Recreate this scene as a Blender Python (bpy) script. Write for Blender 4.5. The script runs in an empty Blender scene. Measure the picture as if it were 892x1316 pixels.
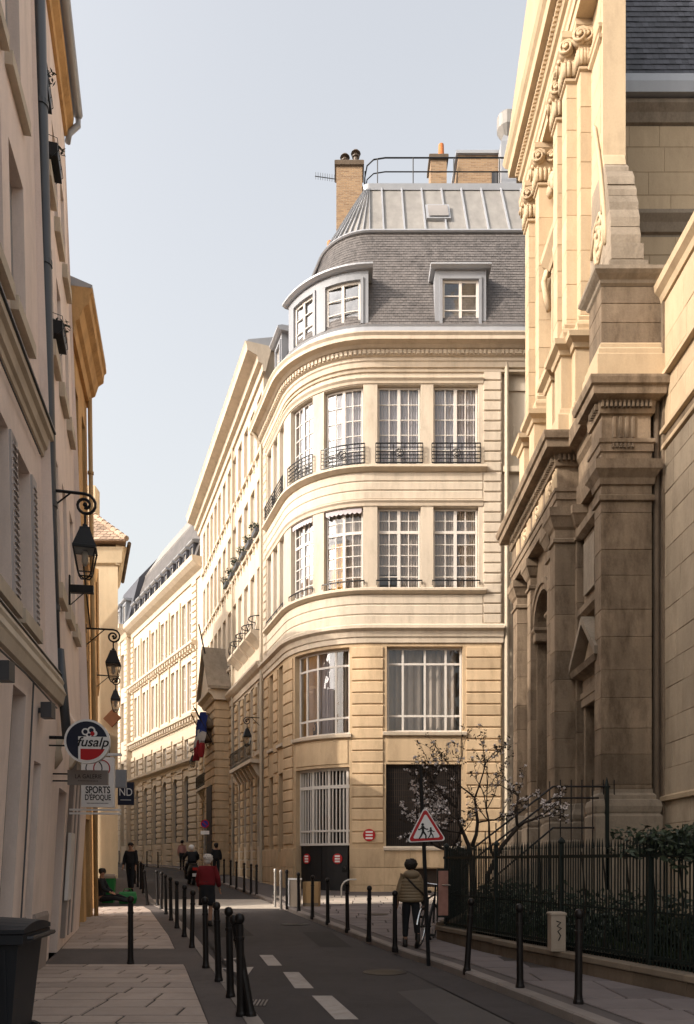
import bpy, bmesh, math, random
from mathutils import Vector, Matrix
D = bpy.data
S = bpy.context.scene
COL = S.collection
R = math.radians
rnd = random.Random(11)

# ------------------------------------------------------------------ camera, sky, sun, exposure
cd = D.cameras.new("camera")
cam = D.objects.new("camera", cd)
COL.objects.link(cam)
cam.location = (0, 0, 1.6)
cam.rotation_euler = (R(90), 0, 0)
cd.sensor_fit = 'HORIZONTAL'
cd.sensor_width = 36
cd.lens = 36 * 1000 / 892
cd.shift_y = (1108 - 658) / 892
cd.clip_end = 3000
S.camera = cam

SUN_AZ = 64          # degrees the light is turned from straight ahead (+Y) towards the right (+X)
SUN_EL = 30
w = D.worlds.new("World")
S.world = w
w.use_nodes = True
wn, wl = w.node_tree.nodes, w.node_tree.links
wn.clear()
wo = wn.new("ShaderNodeOutputWorld")
bg = wn.new("ShaderNodeBackground")
sky = wn.new("ShaderNodeTexSky")
sky.sky_type = 'NISHITA'
sky.sun_disc = False
sky.sun_elevation = R(SUN_EL)
sky.sun_rotation = R(180 + SUN_AZ)
sky.air_density = 2.0
sky.dust_density = 6.0
sky.ozone_density = 1.0
hs = wn.new("ShaderNodeHueSaturation")
hs.inputs['Saturation'].default_value = .33
wl.new(sky.outputs[0], hs.inputs['Color'])
tint = wn.new("ShaderNodeMix")           # thin high veil: takes the green out of the whole sky evenly
tint.data_type = 'RGBA'
tint.blend_type = 'MULTIPLY'
tint.inputs[0].default_value = 1
tint.inputs[7].default_value = (1.015, .985, .985, 1)
wl.new(hs.outputs[0], tint.inputs[6])
wl.new(tint.outputs[2], bg.inputs[0])
bg.inputs[1].default_value = .15
wl.new(bg.outputs[0], wo.inputs[0])
sd = D.lights.new("sun", 'SUN')
sd.energy = 2.0
sd.angle = R(.5)
sd.color = (1, .885, .755)
sun = D.objects.new("sun", sd)
COL.objects.link(sun)
sdir = Vector((math.sin(R(SUN_AZ)) * math.cos(R(SUN_EL)), math.cos(R(SUN_AZ)) * math.cos(R(SUN_EL)), -math.sin(R(SUN_EL))))
sun.rotation_euler = sdir.to_track_quat('-Z', 'Y').to_euler()
sun.location = (-30, -20, 40)
S.view_settings.view_transform = 'Standard'
S.view_settings.look = 'None'
S.view_settings.gamma = 1
S.view_settings.use_curve_mapping = False
S.view_settings.exposure = 1.1

# ------------------------------------------------------------------ helpers
def G(Y):
    """height of the street: level near the camera, rising gently beyond"""
    if Y < 13: return 0.0
    return .032 * (Y - 13) if Y < 50 else 1.184 + .02 * (Y - 50)

def interp(pts, Y):
    if Y <= pts[0][1]:
        a, b = pts[0], pts[1]
    elif Y >= pts[-1][1]:
        a, b = pts[-2], pts[-1]
    else:
        for a, b in zip(pts, pts[1:]):
            if a[1] <= Y <= b[1]: break
    t = (Y - a[1]) / (b[1] - a[1])
    return a[0] + t * (b[0] - a[0])

class MB:
    """collects faces for ONE mesh object"""
    def __init__(s): s.v = []; s.f = []
    def quad(s, a, b, c, d):
        i = len(s.v); s.v += [a, b, c, d]; s.f.append((i, i + 1, i + 2, i + 3))
    def poly(s, pts):
        i = len(s.v); s.v += list(pts); s.f.append(tuple(range(i, i + len(pts))))
    def hexa(s, p):
        i = len(s.v); s.v += list(p)
        for q in ((0, 3, 2, 1), (4, 5, 6, 7), (0, 1, 5, 4), (1, 2, 6, 5), (2, 3, 7, 6), (3, 0, 4, 7)):
            s.f.append(tuple(i + k for k in q))
    def box(s, x0, x1, y0, y1, z0, z1):
        s.hexa([(x0, y0, z0), (x1, y0, z0), (x1, y1, z0), (x0, y1, z0), (x0, y0, z1), (x1, y0, z1), (x1, y1, z1), (x0, y1, z1)])
    def loft(s, rings, cap=True, closed=True):
        """rings: lists of equal length"""
        n = len(rings[0]); i = len(s.v)
        for r in rings: s.v += list(r)
        for k in range(len(rings) - 1):
            for j in range(n if closed else n - 1):
                a = i + k * n + j; b = i + k * n + (j + 1) % n
                s.f.append((a, b, b + n, a + n))
        if cap:
            s.f.append(tuple(i + j for j in reversed(range(n))))
            s.f.append(tuple(i + (len(rings) - 1) * n + j for j in range(n)))
    def rect(s, x0, x1, y0, y1, prof, cap=True):
        """stack of rectangles grown outwards by o at height z: mouldings, bases, capitals, cornices"""
        s.loft([[(x0 - o, y0 - o, z), (x1 + o, y0 - o, z), (x1 + o, y1 + o, z), (x0 - o, y1 + o, z)] for o, z in prof], cap)
    def tube(s, pts, r, n=6, radii=None, cap=True):
        pts = [Vector(p) for p in pts]; rings = []
        up = None
        for k, p in enumerate(pts):
            t = (pts[min(k + 1, len(pts) - 1)] - pts[max(k - 1, 0)]).normalized()
            if up is None:
                up = Vector((0, 0, 1)) if abs(t.z) < .9 else Vector((1, 0, 0))
            a = t.cross(up)
            if a.length < 1e-4: a = t.cross(Vector((0, 1, 0)))
            a.normalize(); b = a.cross(t).normalized(); up = b
            rr = radii[k] if radii else r
            rings.append([tuple(p + (a * math.cos(q) + b * math.sin(q)) * rr) for q in [2 * math.pi * j / n for j in range(n)]])
        s.loft(rings, cap)
    def lathe(s, prof, c=(0, 0, 0), n=12, cap=True, tilt=None):
        rings = []
        for r, z in prof:
            rg = []
            for j in range(n):
                q = 2 * math.pi * j / n
                p = Vector((r * math.cos(q), r * math.sin(q), z))
                if tilt is not None: p = tilt @ p
                rg.append((p.x + c[0], p.y + c[1], p.z + c[2]))
            rings.append(rg)
        s.loft(rings, cap)
    def ball(s, c, rx, ry=None, rz=None, n=10, m=6):
        ry = ry or rx; rz = rz or rx; rings = []
        for k in range(1, m):
            t = math.pi * k / m
            rings.append([(c[0] + rx * math.sin(t) * math.cos(2 * math.pi * j / n), c[1] + ry * math.sin(t) * math.sin(2 * math.pi * j / n), c[2] - rz * math.cos(t)) for j in range(n)])
        s.loft(rings, True)
    def prism(s, pts, f0, f1):
        """pts 2d polygon, f0/f1 map (u,v) to the two faces"""
        a = [f0(*p) for p in pts]; b = [f1(*p) for p in pts]
        s.loft([a, b], True)
    def build(s, name, m=None, parent=None, smooth=False, loc=None, rot=None, tidy=True):
        me = D.meshes.new(name)
        me.from_pydata([tuple(p) for p in s.v], [], s.f)
        if tidy:
            b = bmesh.new(); b.from_mesh(me)
            bmesh.ops.recalc_face_normals(b, faces=b.faces)
            b.to_mesh(me); b.free()
        if smooth:
            for p in me.polygons: p.use_smooth = True
        if m: me.materials.append(m)
        return link(name, me, parent, loc, rot)

def link(name, me, parent=None, loc=None, rot=None):
    o = D.objects.new(name, me)
    COL.objects.link(o)
    if parent is not None: o.parent = parent
    if loc is not None: o.location = loc
    if rot is not None: o.rotation_euler = rot
    return o

def tag(o, label=None, cat=None, group=None, kind=None):
    if label: o["label"] = label
    if cat: o["category"] = cat
    if group: o["group"] = group
    if kind: o["kind"] = kind
    return o

def thing(name, label, cat, loc=(0, 0, 0), rz=0, group=None):
    o = D.objects.new(name, None)
    o.empty_display_size = .2
    COL.objects.link(o); o.location = loc; o.rotation_euler = (0, 0, rz)
    return tag(o, label, cat, group)

def copy_tree(o, parent=None):
    c = o.copy(); COL.objects.link(c); c.parent = parent
    for ch in list(o.children): copy_tree(ch, c)
    return c

class Path:
    """a facade line seen from above; s runs along it, d outwards, z up"""
    def __init__(s, fn, lean=None, curved=None): s.fn = fn; s.lean = lean; s.curved = curved
    def P(s, a, d, z):
        x, y, nx, ny = s.fn(a)
        if s.lean: d = d + s.lean(z)
        return (x + nx * d, y + ny * d, z)
    def cuts(s, s0, s1):
        if not s.curved or s1 <= s.curved[0] or s0 >= s.curved[1]: return [s0, s1]
        out = [s0]; a, b = max(s0, s.curved[0]), min(s1, s.curved[1])
        if a > s0: out.append(a)
        n = max(1, math.ceil((b - a) / .3))
        out += [a + (b - a) * k / n for k in range(1, n + 1)]
        if s1 > b: out.append(s1)
        return out

def straight(p0, p1, left=True, lean=None):
    dx, dy = p1[0] - p0[0], p1[1] - p0[1]; L = math.hypot(dx, dy); tx, ty = dx / L, dy / L
    n = (-ty, tx) if left else (ty, -tx)
    q = Path(lambda a: (p0[0] + tx * a, p0[1] + ty * a, n[0], n[1]), lean); q.L = L
    return q

def fbox(mb, p, s0, s1, d0, d1, z0, z1):
    """box bent along a facade"""
    rs = []
    for a in p.cuts(s0, s1):
        rs.append([p.P(a, d0, z0), p.P(a, d1, z0), p.P(a, d1, z1), p.P(a, d0, z1)])
    mb.loft(rs)

def mould(mb, p, s0, s1, prof):
    mb.loft([[p.P(a, d, z) for d, z in prof] for a in p.cuts(s0, s1)])

def course(mb, p, s0, s1, d0, d1, z0, z1, c=.02):
    """stone course with chamfered edges along its joints"""
    mould(mb, p, s0, s1, [(d0, z0), (d1 - c, z0), (d1, z0 + c), (d1, z1 - c), (d1 - c, z1), (d0, z1)])

def wall(mb, p, s0, s1, z0, z1, ops=(), dep=.3, d=0.0, zsub=()):
    """facade skin with openings (s0,s1,z0,z1[,arched]) and their reveals"""
    ss = {s0, s1}; zz = {z0, z1} | set(zsub)
    for o in ops: ss |= {o[0], o[1]}; zz |= {o[2], o[3]}
    ss = sorted(x for x in ss if s0 - 1e-6 <= x <= s1 + 1e-6); zz = sorted(x for x in zz if z0 - 1e-6 <= x <= z1 + 1e-6)
    for a, b in zip(ss, ss[1:]):
        for e, f in zip(zz, zz[1:]):
            m, k = (a + b) / 2, (e + f) / 2
            if any(o[0] < m < o[1] and o[2] < k < o[3] for o in ops): continue
            c = p.cuts(a, b)
            for u, v in zip(c, c[1:]):
                mb.quad(p.P(u, d, e), p.P(v, d, e), p.P(v, d, f), p.P(u, d, f))
    for o in ops:
        a, b, e, f = o[:4]; arch = len(o) > 4 and o[4]
        zc = [x for x in zz if e <= x <= f]
        c = p.cuts(a, b)
        sp = f - (b - a) / 2 if arch else f
        for x in (a, b):
            mb.quad(p.P(x, d, e), p.P(x, d - dep, e), p.P(x, d - dep, sp), p.P(x, d, sp))
        for u, v in zip(c, c[1:]):
            mb.quad(p.P(u, d, e), p.P(v, d, e), p.P(v, d - dep, e), p.P(u, d - dep, e))
            if not arch: mb.quad(p.P(u, d, f), p.P(v, d, f), p.P(v, d - dep, f), p.P(u, d - dep, f))
        if arch:
            r = (b - a) / 2; cx = (a + b) / 2; N = 10
            q = [(cx - r * math.cos(math.pi * k / N), sp + r * math.sin(math.pi * k / N)) for k in range(N + 1)]
            for k in range(N):
                (u, zu), (v, zv) = q[k], q[k + 1]
                mb.quad(p.P(u, d, zu), p.P(v, d, zv), p.P(v, d, f), p.P(u, d, f))
                mb.quad(p.P(u, d, zu), p.P(v, d, zv), p.P(v, d - dep, zv), p.P(u, d - dep, zu))

# ------------------------------------------------------------------ materials
def mat(name, col, rough=.85, var=.15, scale=1.2, bump=.25, bscale=30, metal=0, streak=0, orand=0, island=0, fine=.06, dirt=0, spec=.3, bdist=.01):
    m = D.materials.new(name); m.use_nodes = True
    t = m.node_tree; n, l = t.nodes, t.links
    b = n["Principled BSDF"]
    b.inputs["Roughness"].default_value = rough
    b.inputs["Metallic"].default_value = metal
    b.inputs["Specular IOR Level"].default_value = spec
    geo = n.new("ShaderNodeNewGeometry")
    terms = []
    def noise(sc, det, amp, vec=None):
        x = n.new("ShaderNodeTexNoise"); x.inputs["Scale"].default_value = sc; x.inputs["Detail"].default_value = det
        l.new(vec or geo.outputs["Position"], x.inputs["Vector"])
        y = n.new("ShaderNodeMath"); y.operation = 'MULTIPLY_ADD'
        l.new(x.outputs["Fac"], y.inputs[0]); y.inputs[1].default_value = 2.6 * amp; y.inputs[2].default_value = -1.3 * amp
        terms.append(y.outputs[0])
    if var: noise(scale, 5, var)
    if fine: noise(bscale * 1.7, 3, fine)
    if streak:
        mp = n.new("ShaderNodeMapping"); mp.inputs["Scale"].default_value = (3.0, 3.0, .16)
        l.new(geo.outputs["Position"], mp.inputs["Vector"])
        noise(1.3, 5, streak, mp.outputs[0])
    def rand(sock, amp):
        y = n.new("ShaderNodeMath"); y.operation = 'MULTIPLY_ADD'
        l.new(sock, y.inputs[0]); y.inputs[1].default_value = 2 * amp; y.inputs[2].default_value = -amp
        terms.append(y.outputs[0])
    if orand: rand(n.new("ShaderNodeObjectInfo").outputs["Random"], orand)
    if island: rand(geo.outputs["Random Per Island"], island)
    cur = None
    for s_ in terms:
        y = n.new("ShaderNodeMath"); y.operation = 'ADD'
        y.inputs[0].default_value = 1.0
        if cur: l.new(cur, y.inputs[0])
        l.new(s_, y.inputs[1]); cur = y.outputs[0]
    hsv = n.new("ShaderNodeHueSaturation"); hsv.inputs["Color"].default_value = (*col, 1)
    if cur: l.new(cur, hsv.inputs["Value"])
    out = hsv.outputs[0]
    if dirt:
        x = n.new("ShaderNodeTexNoise"); x.inputs["Scale"].default_value = 1.5; x.inputs["Detail"].default_value = 10; x.inputs["Roughness"].default_value = .74
        mp = n.new("ShaderNodeMapping"); mp.inputs["Scale"].default_value = (1.6, 1.6, .55); mp.inputs["Location"].default_value = (3, 7, 1)
        l.new(geo.outputs["Position"], mp.inputs["Vector"]); l.new(mp.outputs[0], x.inputs["Vector"])
        rp = n.new("ShaderNodeValToRGB"); rp.color_ramp.elements[0].position = .47; rp.color_ramp.elements[1].position = .68
        l.new(x.outputs["Fac"], rp.inputs[0])
        k = n.new("ShaderNodeMath"); k.operation = 'MULTIPLY'; l.new(rp.outputs[0], k.inputs[0]); k.inputs[1].default_value = dirt
        mx = n.new("ShaderNodeMix"); mx.data_type = 'RGBA'
        l.new(k.outputs[0], mx.inputs[0]); l.new(out, mx.inputs[6]); mx.inputs[7].default_value = (col[0] * .33, col[1] * .3, col[2] * .27, 1)
        out = mx.outputs[2]
    l.new(out, b.inputs["Base Color"])
    if bump:
        x = n.new("ShaderNodeTexNoise"); x.inputs["Scale"].default_value = bscale; x.inputs["Detail"].default_value = 4
        l.new(geo.outputs["Position"], x.inputs["Vector"])
        bp = n.new("ShaderNodeBump"); bp.inputs["Strength"].default_value = bump; bp.inputs["Distance"].default_value = bdist
        l.new(x.outputs["Fac"], bp.inputs["Height"]); l.new(bp.outputs[0], b.inputs["Normal"])
    return m

def flat(name, col, rough=.6, **k):
    return mat(name, col, rough, var=k.pop('var', .05), bump=k.pop('bump', .05), **k)

def glass_mat(name, tint, reflect=.2, rough=.03):
    m = D.materials.new(name); m.use_nodes = True
    n, l = m.node_tree.nodes, m.node_tree.links
    o = n["Material Output"]; n.remove(n["Principled BSDF"])
    tr = n.new("ShaderNodeBsdfTransparent"); tr.inputs[0].default_value = (*tint, 1)
    gl = n.new("ShaderNodeBsdfGlossy"); gl.inputs["Roughness"].default_value = rough; gl.inputs["Color"].default_value = (.9, .92, .95, 1)
    ge = n.new("ShaderNodeNewGeometry"); nz = n.new("ShaderNodeTexNoise"); nz.inputs["Scale"].default_value = 2.2; l.new(ge.outputs["Position"], nz.inputs["Vector"])
    bp = n.new("ShaderNodeBump"); bp.inputs["Strength"].default_value = .35; bp.inputs["Distance"].default_value = .03     # old wavy panes
    l.new(nz.outputs["Fac"], bp.inputs["Height"]); l.new(bp.outputs[0], gl.inputs["Normal"])
    fr = n.new("ShaderNodeLayerWeight"); fr.inputs[0].default_value = .35
    k = n.new("ShaderNodeMath"); k.operation = 'MULTIPLY_ADD'; l.new(fr.outputs["Fresnel"], k.inputs[0]); k.inputs[1].default_value = .45; k.inputs[2].default_value = reflect * .2
    mx = n.new("ShaderNodeMixShader"); l.new(k.outputs[0], mx.inputs[0]); l.new(tr.outputs[0], mx.inputs[1]); l.new(gl.outputs[0], mx.inputs[2])
    l.new(mx.outputs[0], o.inputs[0])
    return m

def brick_mat(name, c1, c2, mortar, bw=.22, bh=.065):
    m = D.materials.new(name); m.use_nodes = True
    n, l = m.node_tree.nodes, m.node_tree.links; b = n["Principled BSDF"]; b.inputs["Roughness"].default_value = .9
    g = n.new("ShaderNodeNewGeometry"); sp = n.new("ShaderNodeSeparateXYZ"); l.new(g.outputs["Position"], sp.inputs[0])
    ad = n.new("ShaderNodeMath"); ad.operation = 'ADD'; l.new(sp.outputs[0], ad.inputs[0]); l.new(sp.outputs[1], ad.inputs[1])
    cb = n.new("ShaderNodeCombineXYZ"); l.new(ad.outputs[0], cb.inputs[0]); l.new(sp.outputs[2], cb.inputs[1])
    t = n.new("ShaderNodeTexBrick"); l.new(cb.outputs[0], t.inputs["Vector"])
    t.inputs["Scale"].default_value = 1; t.inputs["Brick Width"].default_value = bw; t.inputs["Row Height"].default_value = bh; t.inputs["Mortar Size"].default_value = .008
    t.inputs["Color1"].default_value = (*c1, 1); t.inputs["Color2"].default_value = (*c2, 1); t.inputs["Mortar"].default_value = (*mortar, 1)
    l.new(t.outputs["Color"], b.inputs["Base Color"])
    bp = n.new("ShaderNodeBump"); bp.invert = True; bp.inputs["Strength"].default_value = .6; bp.inputs["Distance"].default_value = .01
    l.new(t.outputs["Fac"], bp.inputs["Height"]); l.new(bp.outputs[0], b.inputs["Normal"])
    return m

M = {}
M['stone'] = mat('pale limestone', (.52, .45, .36), .9, .1, .5, .3, 22, streak=.13, fine=.05, orand=.05, dirt=.32)
M['stone_low'] = mat('yellow limestone', (.53, .395, .25), .9, .16, .7, .35, 22, streak=.13, orand=.12, fine=.06, dirt=.35)
M['moulding'] = mat('limestone moulding', (.55, .47, .37), .9, .1, .8, .25, 25, streak=.08, fine=.05, dirt=.28)
M['wing'] = mat('street limestone', (.54, .455, .35), .9, .09, .5, .3, 20, streak=.08, fine=.05, dirt=.22)
M['far'] = mat('far limestone', (.55, .465, .36), .9, .09, .5, .25, 18, streak=.06, fine=.05, dirt=.15)
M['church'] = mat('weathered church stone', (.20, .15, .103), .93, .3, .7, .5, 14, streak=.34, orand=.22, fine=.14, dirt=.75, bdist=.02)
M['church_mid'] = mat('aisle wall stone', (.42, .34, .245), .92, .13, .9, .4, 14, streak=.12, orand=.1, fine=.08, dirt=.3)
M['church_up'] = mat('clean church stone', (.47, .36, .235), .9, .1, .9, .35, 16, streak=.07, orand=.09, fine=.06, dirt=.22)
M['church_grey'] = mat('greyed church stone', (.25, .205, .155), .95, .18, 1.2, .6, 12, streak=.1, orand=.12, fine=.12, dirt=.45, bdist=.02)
M['plaster'] = mat('pinkish plaster', (.80, .67, .595), .92, .09, .5, .25, 26, streak=.1, fine=.05, dirt=.22)
M['plaster_dark'] = mat('grey plinth render', (.33, .28, .25), .92, .12, .7, .25, 30, streak=.08, fine=.05, dirt=.2)
M['ochre'] = mat('ochre plaster', (.56, .34, .15), .92, .18, .7, .35, 14, streak=.15, fine=.08, dirt=.45)
M['cream'] = mat('cream plaster', (.56, .45, .30), .92, .1, .5, .2, 20, streak=.08, fine=.05, dirt=.2)
M['slate'] = mat('roof slate', (.13, .118, .112), .55, .22, .5, .25, 20, island=.17, streak=.3, fine=.06, spec=.5)
M['slate_dark'] = mat('dark roof slate', (.06, .062, .075), .6, .2, .7, .25, 20, island=.3, streak=.25, fine=.06, spec=.4)
M['zinc'] = mat('weathered zinc', (.34, .35, .37), .5, .1, .8, .1, 12, metal=.25, streak=.08, island=.06, fine=.03, spec=.5)
M['zinc_pale'] = mat('pale zinc', (.26, .245, .225), .55, .2, .8, .15, 9, metal=.15, streak=.25, island=.1, fine=.03, spec=.4)
M['lead'] = mat('grey painted dormer', (.24, .25, .27), .55, .1, 1.5, .1, 15, streak=.06)
M['tile'] = mat('clay roof tile', (.36, .26, .19), .85, .15, 2, .3, 20, island=.25, dirt=.3)
M['asphalt'] = mat('street asphalt', (.052, .045, .044), .88, .3, .5, .6, 90, fine=.28, dirt=.35, bdist=.008)
M['asphalt_old'] = mat('worn pavement asphalt', (.10, .085, .08), .9, .16, .9, .5, 80, fine=.2, dirt=.3, bdist=.006)
M['slab'] = mat('pavement granite', (.37, .30, .255), .85, .12, 1.5, .4, 60, orand=.14, fine=.12, dirt=.22, bdist=.004)
M['slab_sun_strip'] = mat('pavement slab in sun strip tone', (.46, .40, .34), .85, .12, 1.5, .4, 60, orand=.12, fine=.12, dirt=.2, bdist=.004)  # lighter copy of the paving: sunlight put into the stone colour
M['slab_dark'] = mat('grey pavement granite', (.16, .135, .13), .85, .12, 1.5, .4, 60, orand=.16, fine=.12, dirt=.25, bdist=.004)
M['sun_strip_road'] = mat('worn road with sun strip tone', (.46, .41, .35), .85, .15, 1.2, .4, 50, fine=.12, dirt=.3)  # road surface lightened in colour to brighten the strip of sun
M['joint'] = mat('pavement joint sand', (.055, .045, .04), .95, .2, 3, .3, 60)
M['kerb'] = mat('kerb granite', (.22, .19, .17), .8, .12, 2, .35, 60, orand=.15, fine=.14, dirt=.25, bdist=.004)
M['paint'] = mat('worn road paint', (.36, .32, .29), .8, .12, 4, .2, 70, fine=.18, dirt=.45)
M['wallstone'] = mat('low wall render', (.13, .098, .07), .95, .18, 1.5, .5, 18, orand=.12, fine=.12, dirt=.55, bdist=.015)
M['coping'] = mat('low wall coping', (.19, .15, .11), .9, .14, 2, .4, 25, orand=.12, fine=.1, dirt=.3)
M['soil'] = mat('garden soil', (.035, .034, .024), .95, .3, 4, .6, 30, bdist=.03)
M['grass'] = mat('garden grass', (.035, .05, .02), .8, .25, 3, 0, 30, island=.4)
M['leaf'] = mat('ivy leaf', (.024, .036, .018), .6, .25, 4, 0, 30, island=.45, spec=.4)
M['bark'] = mat('dark bark', (.035, .026, .02), .9, .2, 6, .5, 60)
M['petal'] = mat('magnolia petal', (.74, .67, .64), .6, .1, 6, 0, 30, island=.2)
M['iron'] = mat('black painted iron', (.008, .008, .009), .45, .15, 6, .12, 60, spec=.3)
M['fence'] = mat('dark green iron', (.006, .011, .009), .5, .2, 5, .12, 60, spec=.25)
M['bollard'] = mat('brown black bollard paint', (.009, .007, .0065), .42, .25, 9, .15, 70, orand=.15, spec=.28)
M['steel'] = mat('bare steel post', (.42, .40, .37), .35, .1, 6, .05, 60, metal=.7)
M['pipe'] = mat('dark grey downpipe', (.055, .06, .068), .45, .12, 3, .08, 40, spec=.5)
M['pipe_pale'] = mat('cream downpipe', (.44, .38, .29), .6, .1, 3, .08, 40)
M['pipe_ochre'] = mat('ochre downpipe', (.46, .30, .14), .6, .14, 3, .08, 40)
M['frame'] = mat('white window paint', (.58, .545, .50), .55, .06, 3, .05, 40)
M['frame_grey'] = mat('grey window paint', (.34, .32, .30), .55, .08, 3, .05, 40)
M['frame_brown'] = mat('brown metal frame', (.10, .075, .055), .5, .1, 3, .05, 40)
M['glass'] = glass_mat('window glass', (.86, .88, .88))
M['glass_dark'] = mat('dark window glass', (.03, .03, .032), .06, .2, .5, .03, 2.5, orand=.3, spec=.7, bdist=.02)
M['glass_pale'] = mat('curtained window glass', (.34, .31, .28), .12, .25, .9, .03, 2.5, orand=.3, spec=.6, bdist=.02)
M['glass_lamp'] = glass_mat('lantern glass', (.80, .76, .70), .25)
M['room'] = flat('dark room', (.035, .03, .026), .9)
M['room_wall'] = flat('room wall', (.20, .17, .13), .9)
M['curtain'] = mat('white curtain', (.42, .385, .40), .9, .08, 2, .1, 30)
M['curtain_buff'] = mat('buff curtain', (.34, .28, .235), .9, .12, 2, .1, 30)
M['curtain_warm_light'] = mat('curtain coloured as warm light', (.62, .36, .08), .9, .12, 2, .1, 30)  # orange colour stands in for warm light in one window
M['shutter'] = mat('grey blue shutter', (.46, .42, .41), .7, .08, 3, .08, 40)
M['black_door'] = mat('black painted door', (.014, .014, .015), .5, .2, 3, .1, 40)
M['grille'] = mat('rusty dark grille', (.035, .024, .018), .7, .25, 3, .15, 50)
M['wood_dark'] = mat('dark church door wood', (.035, .024, .017), .75, .2, 4, .2, 40)
M['brick'] = brick_mat('yellow brick', (.34, .22, .12), (.22, .135, .075), (.30, .23, .16))
M['plaque'] = mat('rusty plaque', (.27, .12, .06), .8, .2, 4, .2, 40)
M['patch'] = mat('asphalt repair', (.027, .024, .023), .9, .2, 1.5, .6, 80, fine=.25, bdist=.008)
M['patch_pale'] = mat('worn asphalt repair', (.075, .066, .062), .9, .2, 1.5, .6, 80, fine=.25, bdist=.008)
M['terracotta'] = mat('terracotta pot', (.50, .17, .06), .8, .1, 4, .2, 40)
M['bin'] = mat('dark blue grey plastic', (.014, .016, .02), .5, .15, 3, .12, 50, spec=.4)
M['green'] = mat('bright green plastic', (.02, .20, .05), .5, .1, 3, .1, 40)
M['card'] = mat('brown cardboard', (.36, .23, .11), .85, .1, 3, .15, 30)
M['white'] = flat('white enamel', (.72, .70, .68), .4)
M['navy'] = flat('navy enamel', (.012, .016, .034), .4)
M['red'] = flat('red enamel', (.40, .012, .016), .4)
M['black'] = flat('black print', (.01, .01, .01), .5)
M['grey_sign'] = flat('taupe sign board', (.20, .175, .16), .5)
M['blue'] = flat('blue enamel', (.015, .03, .22), .4)
M['skin'] = mat('skin', (.36, .20, .13), .6, .06, 8, .05, 60)
M['hair_white'] = mat('white hair', (.58, .54, .50), .8, .15, 30, .4, 60)
M['hair_dark'] = mat('dark hair', (.02, .015, .012), .7, .2, 30, .4, 60)
M['down'] = mat('olive brown quilted fabric', (.20, .145, .085), .6, .12, 6, .2, 40, spec=.4)
M['cloth_dark'] = mat('dark cloth', (.016, .017, .02), .9, .2, 6, .2, 60)
M['cloth_red'] = mat('dark red knit', (.16, .014, .018), .95, .15, 10, .4, 80)
M['cloth_pink'] = mat('pink shirt cloth', (.46, .24, .22), .9, .1, 8, .2, 60)
M['leather'] = mat('dark leather', (.02, .017, .015), .5, .15, 8, .2, 60)
M['chrome'] = mat('chrome', (.5, .5, .5), .2, .05, 3, 0, 30, metal=.9)
M['rubber'] = mat('black rubber', (.012, .012, .012), .8, .1, 8, .1, 60)
M['lamp_red'] = flat('red lamp plastic', (.45, .02, .015), .25)
M['poster'] = mat('weathered poster', (.34, .17, .13), .7, .35, 9, .05, 40)
M['cabinet'] = mat('beige cabinet', (.33, .27, .21), .6, .12, 4, .1, 40, dirt=.2)
M['flag_red'] = flat('red flag cloth', (.22, .015, .02), .85)
M['flag_blue'] = flat('blue flag cloth', (.015, .03, .15), .85)
M['flag_white'] = flat('white flag cloth', (.42, .40, .38), .85)

# ------------------------------------------------------------------ ground, road, pavements, kerbs
KR = [(2.95, 3), (2.55, 6.2), (2.18, 8.1), (1.86, 9.6), (1.35, 11.85), (.2, 15.4), (-1.5, 20.8), (-2.4, 24), (-5.35, 33), (-8.2, 42), (-10.6, 48.5), (-14.3, 55), (-19.8, 64.5), (-27, 76)]
KL = [(.25, 3), (-.7, 7), (-1.75, 11), (-2.9, 15), (-4.6, 20.3), (-5.45, 22.3), (-8.45, 31.9), (-11.6, 42), (-14, 48.5), (-18, 55), (-23.6, 64.5), (-31, 76)]
PAVE = .1
g = MB(); g.box(-420, 420, -60, 900, -1.2, -.35); tag(g.build('ground', M['asphalt_old']), kind='structure')

def ys(a, b, st=1.0):
    n = max(1, math.ceil((b - a) / st))
    return [a + (b - a) * k / n for k in range(n + 1)]

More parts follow.
